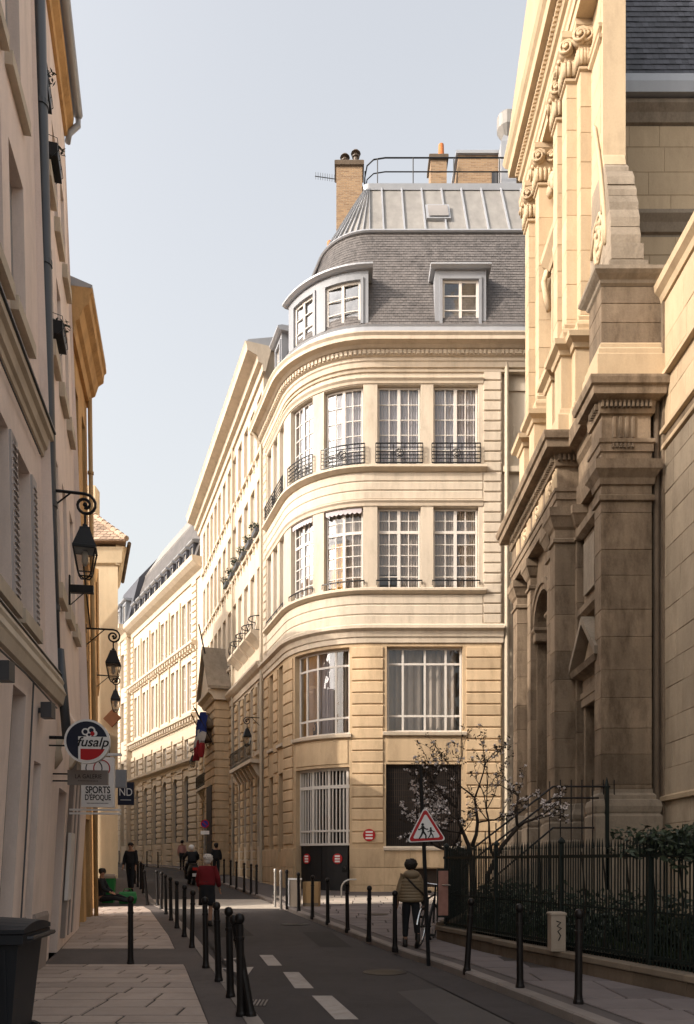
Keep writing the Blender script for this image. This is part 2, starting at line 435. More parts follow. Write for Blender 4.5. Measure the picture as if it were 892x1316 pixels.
def sheet(name, lf, rf, Y0, Y1, dz, m, kind='structure', parent=None):
    mb = MB(); c = ys(Y0, Y1)
    for a, b in zip(c, c[1:]):
        mb.quad((lf(a), a, G(a) + dz), (rf(a), a, G(a) + dz), (rf(b), b, G(b) + dz), (lf(b), b, G(b) + dz))
    o = mb.build(name, m, parent, tidy=False)
    if kind and parent is None: o["kind"] = kind
    return o
kr = lambda Y: interp(KR, Y)
kl = lambda Y: interp(KL, Y)
road = sheet('road', lambda Y: kl(Y) - .02, lambda Y: kr(Y) + .02, -8, 76, 0, M['asphalt'])
pl = sheet('pavement_left', lambda Y: kl(Y) - 14, lambda Y: kl(Y) - .15, -8, 76, PAVE, M['asphalt_old'])
pr = sheet('pavement_right', lambda Y: kr(Y) + .15, lambda Y: kr(Y) + 16, -8, 76, PAVE, M['asphalt_old'])
for nm_, pts, sg, par in (('left', KL, -1, pl), ('right', KR, 1, pr)):
    Y = 3.0; k = 0; f = kl if sg < 0 else kr
    far = MB()
    while Y < 74:
        Y2 = Y + (.95 if Y < 36 else 2.0)
        mb = MB() if Y < 36 else far
        a, b = f(Y + .006), f(Y2 - .006); wd = .17 * sg; j = .004 * rnd.random()
        za, zb = G(Y) + PAVE + .006 + j, G(Y2) + PAVE + .006 + j
        c = .018 * sg
        mb.loft([[(a, Y + .006, za - .3), (a, Y + .006, za - .02), (a + c, Y + .006, za), (a + wd, Y + .006, za), (a + wd, Y + .006, za - .3)],
                 [(b, Y2 - .006, zb - .3), (b, Y2 - .006, zb - .02), (b + c, Y2 - .006, zb), (b + wd, Y2 - .006, zb), (b + wd, Y2 - .006, zb - .3)]])
        if mb is not far: mb.build('kerb_stone', M['kerb'], par)
        Y = Y2
    tag(far.build('far_kerb_stones', M['kerb'], par), kind='stuff')

def paving(par, m, lf, rf, Y0, Y1, rh, ln, slant=0.0):
    """rows of real paving stones with open joints, cut to the slanting edges"""
    Y = Y0
    while Y < Y1 - .1:
        h = min(rh * rnd.uniform(.85, 1.15), Y1 - Y)
        gp, c = .014, .006; ya, yb = Y + gp, Y + h - gp
        x = min(lf(ya), lf(yb)) - rnd.random() * ln * .5; xe = max(rf(ya), rf(yb))
        while x < xe:
            L = ln * rnd.uniform(.65, 1.35); q = []
            for y in (ya, yb):
                q.append((max(x, lf(y)) + gp, min(x + L, rf(y)) - gp))
            if x + L > xe - .25: q = [(a, rf(y) - gp) for (a, b), y in zip(q, (ya, yb))]; L = 99
            if all(b - a > .06 for a, b in q):
                j = .005 * rnd.random() + .012; (a0, b0), (a1, b1) = q
                P_ = lambda xx, yy, dz: (xx, yy, G(yy) + PAVE + dz)
                mb = MB(); mb.loft([[P_(a0, ya, 0), P_(b0, ya, 0), P_(b1, yb, 0), P_(a1, yb, 0)],
                    [P_(a0 + c, ya + c, j), P_(b0 - c, ya + c, j), P_(b1 - c, yb - c, j), P_(a1 + c, yb - c, j)]]); mb.build('paving_stone', m, par)
            x += L
        Y += h
B1A = lambda Y: -2.24 - .17 * Y - .25 if Y < 11.2 else -4.14 - .243 * (Y - 11.2) - .25
for a, b in ((5.2, 11.35), (13.3, 21.5)):
    lf = lambda Y: (B1A(Y) if Y < 16.4 else -5.9 - .2 * (Y - 16.4))
    js = sheet('paving_bed', lambda Y: lf(Y), lambda Y: kl(Y) - .52, a, b, PAVE + .003, M['joint'], parent=pl)
    paving(pl, M['slab'], lf, lambda Y: kl(Y) - .52, a, b, .4, .72)
FEN = [(5.55, 3.4), (3.73, 8.7), (1.68, 14.6)]          # street face of the low wall
fx = lambda Y: interp(FEN, Y)
js = sheet('paving_bed', lambda Y: kr(Y) + .36, lambda Y: (fx(Y) if Y < 14.6 else kr(Y) + 7), 5.0, 25.5, PAVE + .003, M['joint'], parent=pr)
paving(pr, M['slab_dark'], lambda Y: kr(Y) + .36, lambda Y: fx(Y) - .02, 5.4, 14.5, .62, 1.15, .02)
paving(pr, M['slab_dark'], lambda Y: kr(Y) + .36, lambda Y: 4.4, 14.55, 22.3, .55, 1.1)
paving(pr, M['slab_sun_strip'], lambda Y: kr(Y) + .36, lambda Y: 5.2, 22.35, 25.4, .5, 1.0)  # only the rows in the sun strip get the lightened colour
sheet('sun_strip_crossing', lambda Y: kl(Y) - .0, lambda Y: kr(Y) + .0, 21.9, 25.2, .006, M['sun_strip_road'], parent=road)  # sheet whose pale colour paints in the sun strip across the road

# road markings and iron covers
for i, (x0, x1, y0, xb0, xb1, yb) in enumerate([(-1.5, -1.27, 13.3, -1.22, -1.0, 12.0), (-.93, -.70, 11.3, -.66, -.42, 9.85), (-.42, -.18, 9.3, -.12, .12, 7.9), (.14, .38, 7.4, .42, .66, 6.1)]):
    mb = MB(); mb.quad((xb0, yb, .004), (xb1, yb, .004), (x1, y0, G(y0) + .004), (x0, y0, G(y0) + .004))
    mb.build('lane_dash', M['paint'], road, tidy=False)
mb = MB()
mb.poly([(-2.15, 12.75, .004), (-1.72, 13.05, .006), (-1.70, 12.9, .004), (-2.1, 12.55, .004)])
mb.poly([(-1.95, 12.6, .0045), (-1.85, 12.65, .0045), (-1.62, 11.8, .0045), (-1.72, 11.75, .0045)])
mb.poly([(-1.9, 11.72, .005), (-1.42, 11.85, .005), (-1.4, 10.95, .005)])
mb.build('arrow_marking', M['paint'], road, tidy=False)
for nm_, mm, pts in (('asphalt_patch', 'patch', [(-.5, 14.3), (.1, 14.2), (-.35, 16.6), (-.95, 16.5)]), ('asphalt_patch', 'patch_pale', [(1.0, 7.0), (1.75, 7.2), (1.2, 9.9), (.62, 9.6)]), ('asphalt_patch', 'patch', [(-2.6, 15.6), (-1.9, 15.9), (-2.6, 18.4), (-3.3, 18.1)]),
        ('asphalt_seam', 'patch', [(-.62, 6.6), (-.58, 6.6), (-1.5, 10.6), (-1.55, 10.6)]), ('asphalt_seam', 'patch', [(-1.5, 10.6), (-1.46, 10.6), (-2.9, 15.9), (-2.95, 15.9)]), ('asphalt_seam', 'patch', [(1.9, 6.4), (1.93, 6.4), (.9, 11.4), (.86, 11.4)])):
    mb = MB(); mb.poly([(x, y, G(y) + .003) for x, y in pts]); mb.build(nm_, M[mm], road, tidy=False)
for cx, cy in ((.55, 11.3), (-1.2, 18.0)):
    mb = MB(); mb.lathe([(.32, .0), (.32, .005), (.28, .007), (.27, .004), (.02, .004)], (cx, cy, G(cy) + .001), 22); mb.build('manhole_cover', M['iron'], road)
mb = MB(); mb.box(-1.16, -.9, 8.62, 9.02, -.05, .003)
gr = mb.build('drain_grate', M['joint'], road)
for k in range(6):
    mb = MB(); x = -1.14 + k * .042; mb.box(x, x + .02, 8.64, 9.0, 0, .012); mb.build('grate_bar', M['steel'] if 0 else M['kerb'], gr)
mb = MB()
mb.lathe([(.3, 0), (.3, .005), (.27, .008), (0.02, .008)], (.72, 19.2, G(19.2) + PAVE + .012), 20)
mb.build('manhole_cover', M['iron'], pr)

# ------------------------------------------------------------------ corner building with rounded corner, street wing, far building
PHI = R(70.4); RC = 3.5; CX, CY = .9, 27.4 + RC; S1 = RC * PHI
EX, EY = CX - RC * math.sin(PHI), CY - RC * math.cos(PHI)
def _corner(a):
    if a <= 0: return (CX - a, 27.4, 0, -1)
    if a < S1:
        t = a / RC; return (CX - RC * math.sin(t), CY - RC * math.cos(t), -math.sin(t), -math.cos(t))
    return (EX - math.cos(PHI) * (a - S1), EY + math.sin(PHI) * (a - S1), -math.sin(PHI), -math.cos(PHI))
PC = Path(_corner, curved=(0, S1))

def window(par, p, s0, s1, z0, z1, rec=.22, cols=4, rows=5, fm='frame', gm='glass', panes=False, transom=None, curtain=None, mid=True, bar=.03, name='window', ins=True, fr=.06):
    """frame with glazing bars; glass (and curtain) are its children"""
    mb = MB(); d0, d1 = -rec - .05, -rec
    fbox(mb, p, s0, s0 + fr, d0, d1, z0, z1); fbox(mb, p, s1 - fr, s1, d0, d1, z0, z1)
    fbox(mb, p, s0 + fr, s1 - fr, d0, d1 - .002, z0, z0 + fr); fbox(mb, p, s0 + fr, s1 - fr, d0, d1 - .002, z1 - fr, z1)
    a, b = s0 + fr, s1 - fr; c = (a + b) / 2; zt = z1 - fr
    if mid: fbox(mb, p, c - .055, c + .055, d0, d1 + .012, z0 + fr, z1 - fr)
    rz = [z0 + fr + (z1 - z0 - 2 * fr) * k / rows for k in range(rows + 1)]
    if transom:
        fbox(mb, p, a, b, d0, d1 + .006, transom - .05, transom + .05)
        lo = [z0 + fr + (transom - .05 - z0 - fr) * k / rows for k in range(rows + 1)]
        hi = [transom + .05 + (z1 - fr - transom - .05) * k / 2 for k in range(3)]
        rz = lo + hi[1:]
    for k, z in enumerate(rz[1:-1]):
        if transom and abs(z - transom) < .1: continue
        fbox(mb, p, a, b, d0 + .006, d1 - .006, z - bar / 2, z + bar / 2)
    cs = [a + (b - a) * k / cols for k in range(cols + 1)]
    for x in cs[1:-1]:
        if mid and abs(x - c) < .02: continue
        fbox(mb, p, x - bar / 2, x + bar / 2, d0 + .003, d1 - .003, z0 + fr, z1 - fr)
    o = mb.build(name, M[fm], par)
    if panes:
        for u, v in zip(cs, cs[1:]):
            for e, f in zip(rz, rz[1:]):
                q = MB(); t1, t2 = rnd.uniform(-.006, .006), rnd.uniform(-.006, .006); dd = -rec - .03
                q.quad(p.P(u, dd + t1, e), p.P(v, dd - t1, e), p.P(v, dd - t1 + t2, f), p.P(u, dd + t1 + t2, f))
                q.build('pane', M[gm], o, tidy=False)
    else:
        q = MB(); cc = p.cuts(a, b)
        for u, v in zip(cc, cc[1:]):
            q.quad(p.P(u, -rec - .03, z0 + fr), p.P(v, -rec - .03, z0 + fr), p.P(v, -rec - .03, z1 - fr), p.P(u, -rec - .03, z1 - fr))
        q.build('pane', M[gm], o, tidy=False)
    if curtain:
        for (u0, u1, e, f, cm) in curtain:
            q = MB(); N = 26; W = b - a
            for k in range(N):
                x0, x1 = a + W * (u0 + (u1 - u0) * k / N), a + W * (u0 + (u1 - u0) * (k + 1) / N)
                w0, w1 = .025 * math.sin(k * 1.7), .025 * math.sin((k + 1) * 1.7)
                ze, zf = z0 + (z1 - z0) * e, z0 + (z1 - z0) * f
                q.quad(p.P(x0, -rec - .13 + w0, ze), p.P(x1, -rec - .13 + w1, ze), p.P(x1, -rec - .13 + w1, zf), p.P(x0, -rec - .13 + w0, zf))
            q.build('curtain', M[cm], o, tidy=False)
    if ins:
        q = MB(); dd = -rec - .7
        cc = p.cuts(s0 - .1, s1 + .1)
        for u, v in zip(cc, cc[1:]):
            q.quad(p.P(u, dd, z0 - .1), p.P(v, dd, z0 - .1), p.P(v, dd, z1 + .1), p.P(u, dd, z1 + .1))
            q.quad(p.P(u, dd, z1 + .1), p.P(v, dd, z1 + .1), p.P(v, -rec - .06, z1 + .1), p.P(u, -rec - .06, z1 + .1))
            q.quad(p.P(u, dd, z0 - .1), p.P(v, dd, z0 - .1), p.P(v, -rec - .06, z0 - .1), p.P(u, -rec - .06, z0 - .1))
        for u in (s0 - .1, s1 + .1):
            q.quad(p.P(u, dd, z0 - .1), p.P(u, -rec - .06, z0 - .1), p.P(u, -rec - .06, z1 + .1), p.P(u, dd, z1 + .1))
        q.build('room', M['room_wall'], o, tidy=False)
    return o

def slates(par, p, s0, s1, a, b, rh, wd, m, name='slates'):
    """overlapping slates laid as real pieces between the lines a=(d,z) and b"""
    mb = MB(); L = math.hypot(b[0] - a[0], b[1] - a[1]); n = int(L / rh)
    nd, nz = (b[1] - a[1]) / L, -(b[0] - a[0]) / L
    for k in range(n):
        t0, t1 = k / n, (k + 1.12) / n
        d0, z0 = a[0] + (b[0] - a[0]) * t0 + nd * .02, a[1] + (b[1] - a[1]) * t0 + nz * .02
        d1, z1 = a[0] + (b[0] - a[0]) * t1 + nd * .004, a[1] + (b[1] - a[1]) * t1 + nz * .004
        x = s0 + (wd / 2 if k % 2 else 0)
        while x < s1 - .02:
            e = min(x + wd - .006, s1); j = rnd.uniform(-.004, .006)
            mb.quad(p.P(x, d0 + j, z0), p.P(e, d0 + j, z0), p.P(e, d1, z1), p.P(x, d1, z1))
            x += wd
    return tag(mb.build(name, m, par, tidy=False), kind='stuff')

cb = thing('corner_building', 'pale limestone building with rounded corner, slate mansard and tall paned windows', 'building', (0, 27.4, .45))
CB = Matrix.Translation(cb.location).inverted()
def anchor(t):
    """children of a thing are modelled in world coordinates: shift them under the empty"""
    def rec(o):
        for c in o.children:
            c.matrix_parent_inverse = Matrix.Translation(t.location).inverted()
    rec(t)
SR, SL = -6.9, 7.6
WINR = [(-3.73, -2.14), (-1.70, -.17), (.33, 1.81), (2.3, 3.6)]
WINL = [(4.35, 5.0), (5.35, 6.0), (6.35, 7.0)]
# upper walls
up = MB()
ops = [(a, b, z0, z1) for a, b in WINR + WINL for z0, z1 in ((11.25, 14.12), (15.58, 18.42))]
wall(up, PC, -4.55, SL, 9.9, 19.0, ops, .24)
up.quad(PC.P(-4.55, 0, 9.9), PC.P(-4.55, -.16, 9.9), PC.P(-4.55, -.16, 19), PC.P(-4.55, 0, 19))
wall(up, PC, SR, -4.55, .3, 19.0, [(-6.6, -4.75, 15.6, 18.3)], .06, -.16)
up.quad(PC.P(-6.6, -.22, 15.6), PC.P(-4.75, -.22, 15.6), PC.P(-4.75, -.22, 18.3), PC.P(-6.6, -.22, 18.3))
up.build('upper_wall', M['stone'], cb)
lo = MB()
GW = [(-3.15, -.47), (.82, 3.24)]
GL = [(4.45, 5.15), (5.95, 6.65)]
lops = [(-3.15, -.47, 2.12, 5.05), (-3.18, -.5, 6.2, 9.2), (.82, 3.24, .4, 4.97), (.82, 3.3, 6.15, 9.2)]
lops += [(a, b, 2.0, 5.05) for a, b in GL] + [(a, b, 6.2, 9.2) for a, b in GL]
lops += [(-2.5, -1.35, .72, 1.36), (4.55, 5.05, .75, 1.35)]
wall(lo, PC, -4.55, SL, .2, 9.9, lops, .3)
lo.quad(PC.P(-4.55, 0, .2), PC.P(-4.55, -.16, .2), PC.P(-4.55, -.16, 9.9), PC.P(-4.55, 0, 9.9))
lo.build('lower_wall', M['stone_low'], cb)
# rusticated piers: every course is a stone of its own
def pier(s0, s1, z0, z1, h, m, par=cb, proud=.045):
    n = round((z1 - z0) / h)
    for k in range(n):
        a, b = z0 + (z1 - z0) * k / n + .016, z0 + (z1 - z0) * (k + 1) / n - .016
        mb = MB(); course(mb, PC, s0, s1, -.02, proud + rnd.uniform(-.003, .003), a, b, .028)
        mb.build('stone_course', m, par)
for a, b in ((-4.5, -3.3), (-.36, .72), (3.42, 4.35), (5.25, 5.85), (6.75, 7.45)): pier(a, b, 2.25, 9.2, .4, M['stone_low'])
pier(-4.5, -3.92, 9.98, 18.9, .363, M['stone'])
pier(7.1, 7.5, 9.98, 18.9, .363, M['stone'])
# plinth blocks
x = -4.55
for a, b in ((-4.55, -3.2), (-3.2, -2.52), (-1.33, -.4), (-.4, .78), (3.3, 4.5), (5.1, 6.2), (6.2, 7.55)):
    for z0, z1 in ((.2, .78), (.79, 1.4), (1.41, 2.1)):
        mb = MB(); course(mb, PC, a + .006, b - .006, -.02, .085, z0, z1, .012); mb.build('plinth_block', M['stone_low'], cb)
for z0, z1 in ((.2, .7), (1.4, 2.1)):
    mb = MB(); course(mb, PC, -2.514, -1.336, -.02, .085, z0, z1, .012); mb.build('plinth_block', M['stone_low'], cb)
mb = MB(); mould(mb, PC, -3.25, -.38, [(0, 2.0), (.16, 2.02), (.16, 2.1), (.1, 2.16), (0, 2.16)]); mb.build('window_sill', M['moulding'], cb)
mb = MB(); fbox(mb, PC, -2.5, -1.35, -.2, -.16, .72, 1.36); o = mb.build('basement_vent', M['grille'], cb)
mb = MB(); fbox(mb, PC, 4.55, 5.05, -.2, -.16, .75, 1.35); o = mb.build('basement_vent', M['grille'], cb)
# bands and sills
def band(s0, s1, prof, m='moulding', name='moulding', par=cb):
    mb = MB(); mould(mb, PC, s0, s1, prof); return mb.build(name, M[m], par)
band(-4.6, SL, [(-.05, 9.32), (.05, 9.32), (.06, 9.5), (.1, 9.52), (.14, 9.7), (.26, 9.78), (.26, 9.88), (.2, 9.94), (-.05, 9.94)])
for k in range(3):
    z = 9.97 + k * .355
    mb = MB(); course(mb, PC, -3.86 if k else -3.86, 7.05, -.02, .03, z, z + .325, .028); mb.build('band_course', M['stone'], cb)
band(-3.98, 7.1, [(-.02, 11.04), (.08, 11.05), (.19, 11.12), (.19, 11.2), (.13, 11.235), (-.02, 11.235)], name='sill_course')
band(-3.9, 7.05, [(-.02, 14.14), (.03, 14.14), (.05, 14.24), (.1, 14.3), (.1, 14.34), (-.02, 14.34)])
for k in range(3):
    z = 14.37 + k * .32
    mb = MB(); course(mb, PC, -3.86, 7.05, -.02, .03, z, z + .292, .026); mb.build('band_course', M['stone'], cb)
band(-4.0, 7.1, [(-.02, 15.33), (.06, 15.34), (.22, 15.43), (.22, 15.51), (.15, 15.55), (-.02, 15.55)], name='sill_course')
band(-3.9, 7.05, [(-.02, 18.45), (.03, 18.45), (.05, 18.53), (.11, 18.6), (.11, 18.64), (-.02, 18.64)])
band(-6.8, SL, [(-.1, 18.84), (.05, 18.84), (.07, 18.9), (-.1, 18.9)])
for k, (a, b) in enumerate(((-4.55, -3.9), (-3.76, -3.72),)):
    pass
mb = MB(); mb.tube([(5.62, 27.38, .5), (5.62, 27.38, 19.3)], .075, 8); mb.build('downpipe', M['pipe_pale'], cb)
mb = MB(); mould(mb, PC, -4.6, -6.9, [(-.16, 15.36), (.0, 15.36), (.02, 15.55), (-.16, 15.55)]); mb.build('sill_course', M['moulding'], cb)
# main cornice, dentils, gutter
band(SR, SL + .25, [(-.2, 19.0), (.06, 19.0), (.08, 19.16), (.12, 19.2), (.12, 19.3), (.2, 19.34), (.2, 19.52), (.27, 19.54), (.36, 19.62), (.56, 19.66), (.56, 19.78), (.62, 19.86), (.62, 19.9), (-.2, 19.9)], name='cornice')
dn = MB(); x = SR
while x < SL:
    fbox(dn, PC, x, x + .09, .19, .255, 19.36, 19.5); x += .155
tag(dn.build('dentils', M['moulding'], cb), kind='stuff')
band(SR, SL, [(-.25, 19.9), (.55, 19.9), (.5, 19.98), (.3, 20.0), (.24, 20.3), (.28, 20.36), (.1, 20.38), (-.25, 20.38)], m='zinc', name='gutter')
# mansard
A0, A1 = (.08, 20.38), (-1.5, 25.0)
band(SR, SL - .3, [(A0[0] - .03, A0[1] - .1), (A1[0] - .02, A1[1]), (A1[0] - .25, A1[1]), (A0[0] - .35, A0[1] - .1)], m='slate_dark', name='roof_boarding')
slates(cb, PC, SR, SL - .3, A0, A1, .13, .14, M['slate'])
band(SR, SL - .6, [(A1[0] + .1, 24.93), (A1[0] + .14, 24.97), (A1[0] + .08, 25.06), (A1[0] - .1, 25.08), (A1[0] - .1, 24.93)], m='zinc', name='roof_ridge')
Z0, Z1 = (-1.5, 25.03), (-3.25, 28.1)
zr = MB()
for q in range(2): pass
cc = PC.cuts(SR, SL - .6)
for u, v in zip(cc, cc[1:]): zr.quad(PC.P(u, *Z0), PC.P(v, *Z0), PC.P(v, *Z1), PC.P(u, *Z1))
zr.build('zinc_roof', M['zinc_pale'], cb, tidy=False)
x = SR + .2
seams = [SR + .2 + .78 * k for k in range(9)] + [.1 + .43 * k for k in range(11)] + [4.9, 5.6, 6.3]
for x in seams:
    mb = MB(); wd = .03
    mb.loft([[PC.P(x - wd, d, z), PC.P(x - wd, d + .06, z + .03), PC.P(x + wd, d + .06, z + .03), PC.P(x + wd, d, z)] for d, z in ((Z0[0] + .02, Z0[1] - .02), (Z1[0] + .02, Z1[1]))])
    mb.build('roof_seam', M['zinc'], cb)
band(SR, SL - .6, [(Z1[0] + .1, 28.0), (Z1[0] + .14, 28.22), (Z1[0] - .1, 28.25), (Z1[0] - .1, 28.0)], m='zinc', name='roof_ridge')
mb = MB(); mb.loft([[(.75, 30.65, z), (7.8, 30.65, z), (7.8, 37, z), (-1.4, 37, z)] for z in (27.9, 28.2)]); mb.build('flat_roof', M['zinc'], cb)
# shell behind the facade
mb = MB(); mb.loft([[(1.2, 31.0, z), (7.8, 31.0, z), (7.8, 37, z), (-1.0, 37, z)] for z in (0, 27.9)]); mb.build('rear_wall', M['stone'], cb)
mb = MB(); mb.box(7.5, 7.8, 27.6, 31, 0, 25); mb.build('side_wall', M['stone'], cb)
# windows of the two upper storeys
for i, (a, b) in enumerate(WINR):
    cu = [(0, .5, .0, 1, 'curtain'), (.5, 1, .0, 1, 'curtain')]
    window(cb, PC, a + .02, b - .02, 15.6, 18.4, .17, 4, 5, panes=True, curtain=cu)
    cu = [[(0, .42, 0, 1, 'curtain_buff'), (.46, 1, .0, 1, 'curtain_buff')], [(0, .5, 0, 1, 'curtain_buff'), (.5, 1, .2, 1, 'curtain_buff')], [(.52, .98, 0, .62, 'curtain_warm_light'), (0, 1, .66, 1, 'curtain_buff'), (0, .5, 0, .68, 'curtain_buff')], [(0, 1, .0, 1, 'curtain')]][i]  # third window: the orange piece paints a warm light behind the glass
    window(cb, PC, a + .02, b - .02, 11.27, 14.1, .17, 4, 5, panes=True, transom=13.28, curtain=cu)
for a, b in WINL:
    for z0, z1 in ((11.27, 14.1), (15.6, 18.4)): window(cb, PC, a + .02, b - .02, z0, z1, .14, 2, 5, curtain=[(0, 1, 0, 1, 'curtain')])
# scalloped blinds at the head of the second storey windows
for a, b in WINR[2:]:
    mb = MB(); n = 8
    for k in range(n):
        u, v = a + .06 + (b - a - .12) * k / n, a + .06 + (b - a - .12) * (k + 1) / n
        c = (u + v) / 2
        mb.loft([[PC.P(u, -.04, 14.1), PC.P(u, -.04, 13.96), PC.P(c, -.03, 13.9), PC.P(v, -.04, 13.96), PC.P(v, -.04, 14.1)], [PC.P(u, -.07, 14.1), PC.P(u, -.07, 13.96), PC.P(c, -.06, 13.9), PC.P(v, -.07, 13.96), PC.P(v, -.07, 14.1)]])
    mb.build('blind', M['curtain'], cb)
# iron window railings
def railing(s0, s1, z0, h, d=.1, full=True):
    mb = MB(); rows = (0, .16, .3, .44, .62, .78, 1) if full else (0,)
    def bar(a, b, e, f, t=.014): fbox(mb, PC, a, b, d - t, d + t, e, f)
    for k in ((0, .22, .4, .58, .8, 1) if full else (0,)):
        z = z0 + h * k; t = .02 if k in (0, 1) else .011
        bar(s0, s1, z - t, z + t)
    if full:
        c = (s0 + s1) / 2
        for x in (s0, s0 + .17, s1 - .17, s1, c - .2, c + .2): bar(x - .013, x + .013, z0, z0 + h)
    else:
        n = 3
        for k in range(n + 1):
            x = s0 + (s1 - s0) * k / n; bar(x - .01, x + .01, z0 - .16, z0 + .02)
    o = mb.build('window_railing', M['iron'], cb)
    if full:
        q = MB(); c = (s0 + s1) / 2; zc = z0 + h * .5
        q.tube([PC.P(c + .15 * math.cos(t), d + .01, zc + .15 * math.sin(t)) for t in [2 * math.pi * k / 14 for k in range(15)]], .014, 5)
        q.tube([PC.P(c + x, d + .015, zc + y) for x, y in ((.09, .06), (.04, .11), (-.04, .1), (-.06, .04), (0, 0), (.06, -.04), (.04, -.1), (-.04, -.11), (-.09, -.06))], .016, 5)
        q.build('medallion', M['iron'], o)
for a, b in WINR: railing(a - .06, b + .06, 15.62, .68); railing(a - .04, b + .04, 11.5, .1, .06, False)
railing(4.2, 7.05, 15.62, .68); railing(4.3, 7.0, 11.5, .1, .06, False)
# tall lower windows
def bars_window(a, b, z0, z1, vs, hs_, fm='frame', gm='glass_pale', rec=.2, t=.036, name='window'):
    mb = MB(); d0, d1 = -rec - .05, -rec
    for x in [a + .03] + vs + [b - .03]: fbox(mb, PC, x - t, x + t, d0, d1, z0, z1)
    for z in [z0 + .04] + hs_ + [z1 - .04]: fbox(mb, PC, a, b, d0 + .004, d1 - .004, z - t, z + t)
    o = mb.build(name, M[fm], cb)
    vs2, hs2 = [a] + vs + [b], [z0] + hs_ + [z1]
    for u, v in zip(vs2, vs2[1:]):
        for e, f in zip(hs2, hs2[1:]):
            q = MB(); c = PC.cuts(u, v); dd = -rec - .03; t1 = rnd.uniform(-.008, .008)
            for x0, x1 in zip(c, c[1:]):
                q.quad(PC.P(x0, dd + t1, e), PC.P(x1, dd + t1, e), PC.P(x1, dd - t1, f), PC.P(x0, dd - t1, f))
            q.build('pane', M[gm], o, tidy=False)
    return o
def inside(a, b, z0, z1, m='room_wall', dd=-1.3):
    q = MB(); c = PC.cuts(a - .1, b + .1)
    for u, v in zip(c, c[1:]): q.quad(PC.P(u, dd, z0), PC.P(v, dd, z0), PC.P(v, dd, z1), PC.P(u, dd, z1))
    q.build('room_wall', M[m], cb, tidy=False)
bars_window(-3.16, -.52, 6.2, 9.2, [-2.6, -1.86, -1.08], [6.78, 8.62], gm='glass')
bars_window(.84, 3.28, 6.15, 9.2, [1.42, 2.22, 2.8], [6.75, 8.6], gm='glass')
for a, b, cm in ((-3.0, -1.9, 'curtain_buff'), (-1.8, -.6, 'curtain_buff'), (.9, 1.6, 'curtain_buff'), (1.7, 2.3, 'curtain'), (2.4, 3.2, 'curtain')):
    q = MB(); n = 14
    for k in range(n):
        u, v = a + (b - a) * k / n, a + (b - a) * (k + 1) / n
        e, f = .05 * math.sin(k * 1.9), .05 * math.sin(k * 1.9 + 1.9)
        q.quad(PC.P(u, -.55 + e, 6.2), PC.P(v, -.55 + f, 6.2), PC.P(v, -.55 + f, 9.2), PC.P(u, -.55 + e, 9.2))
    q.build('curtain', M[cm], cb, tidy=False)
inside(-3.2, -.4, 5.9, 9.4); inside(.8, 3.3, 5.9, 9.4)
for a, b in GL:
    bars_window(a, b, 6.2, 9.2, [(a + b) / 2], [7.2, 8.4], gm='glass_pale', t=.03)
    bars_window(a, b, 2.0, 5.05, [(a + b) / 2], [3.6], fm='frame_brown', gm='glass_dark', t=.03)
band(-3.3, -.36, [(-.02, 6.04), (.12, 6.06), (.14, 6.16), (.08, 6.19), (-.02, 6.19)], name='window_sill')
band(.74, 3.38, [(-.02, 5.99), (.12, 6.01), (.14, 6.11), (.08, 6.14), (-.02, 6.14)], name='window_sill')
for a, b in GL: band(a - .06, b + .06, [(-.02, 6.04), (.1, 6.06), (.1, 6.17), (-.02, 6.19)], name='window_sill')
for a, b, z0, z1 in ((-3.1, -.52, 5.14, 5.98), (.88, 3.2, 5.06, 5.92)):
    mb = MB(); course(mb, PC, a, b, -.02, .03, z0, z1, .03); mb.build('spandrel_panel', M['stone_low'], cb)
# big rusty grille window
mb = MB(); fbox(mb, PC, -3.15, -.47, -.3, -.26, 2.12, 5.05); gwin = mb.build('grille_window', M['black_door'], cb)
mb = MB(); n = 36
for k in range(n + 1):
    x = -3.13 + 2.64 * k / n; fbox(mb, PC, x - .012, x + .012, -.15, -.126, 2.14, 5.03)
for k in range(14):
    z = 2.2 + 2.8 * k / 13; fbox(mb, PC, -3.15, -.47, -.17, -.15, z - .012, z + .012)
tag(mb.build('grille_bars', M['grille'], gwin), kind='stuff')
# white barred door with black lower leaves
mb = MB(); fbox(mb, PC, .95, 3.2, -.28, -.22, .45, 2.2); door = mb.build('door', M['black_door'], cb)
mb = MB(); fbox(mb, PC, 2.045, 2.075, -.23, -.2, .5, 2.15); mb.build('door_joint', M['iron'], door)
for x, z0, z1 in [(.95 + 2.25 * k / 15, 2.2, 4.95) for k in range(16)]:
    t = .05 if int(round((x - .95) / .15)) in (0, 5, 10, 15) else .022
    mb = MB(); fbox(mb, PC, x - t, x + t, -.25 if t < .03 else -.26, -.2 if t < .03 else -.18, z0, z1); mb.build('door_bar', M['frame'], door)
for z, t in ((4.3, .06), (2.72, .035), (4.92, .05), (2.24, .04)):
    mb = MB(); fbox(mb, PC, .86, 3.2, -.24, -.17, z - t, z + t); mb.build('door_rail', M['frame'], door)
mb = MB(); c = PC.cuts(.8, 3.26)
for u, v in zip(c, c[1:]): mb.quad(PC.P(u, -.5, .4), PC.P(v, -.5, .4), PC.P(v, -.5, 5), PC.P(u, -.5, 5))
mb.build('door_glass', M['glass_dark'], door, tidy=False)

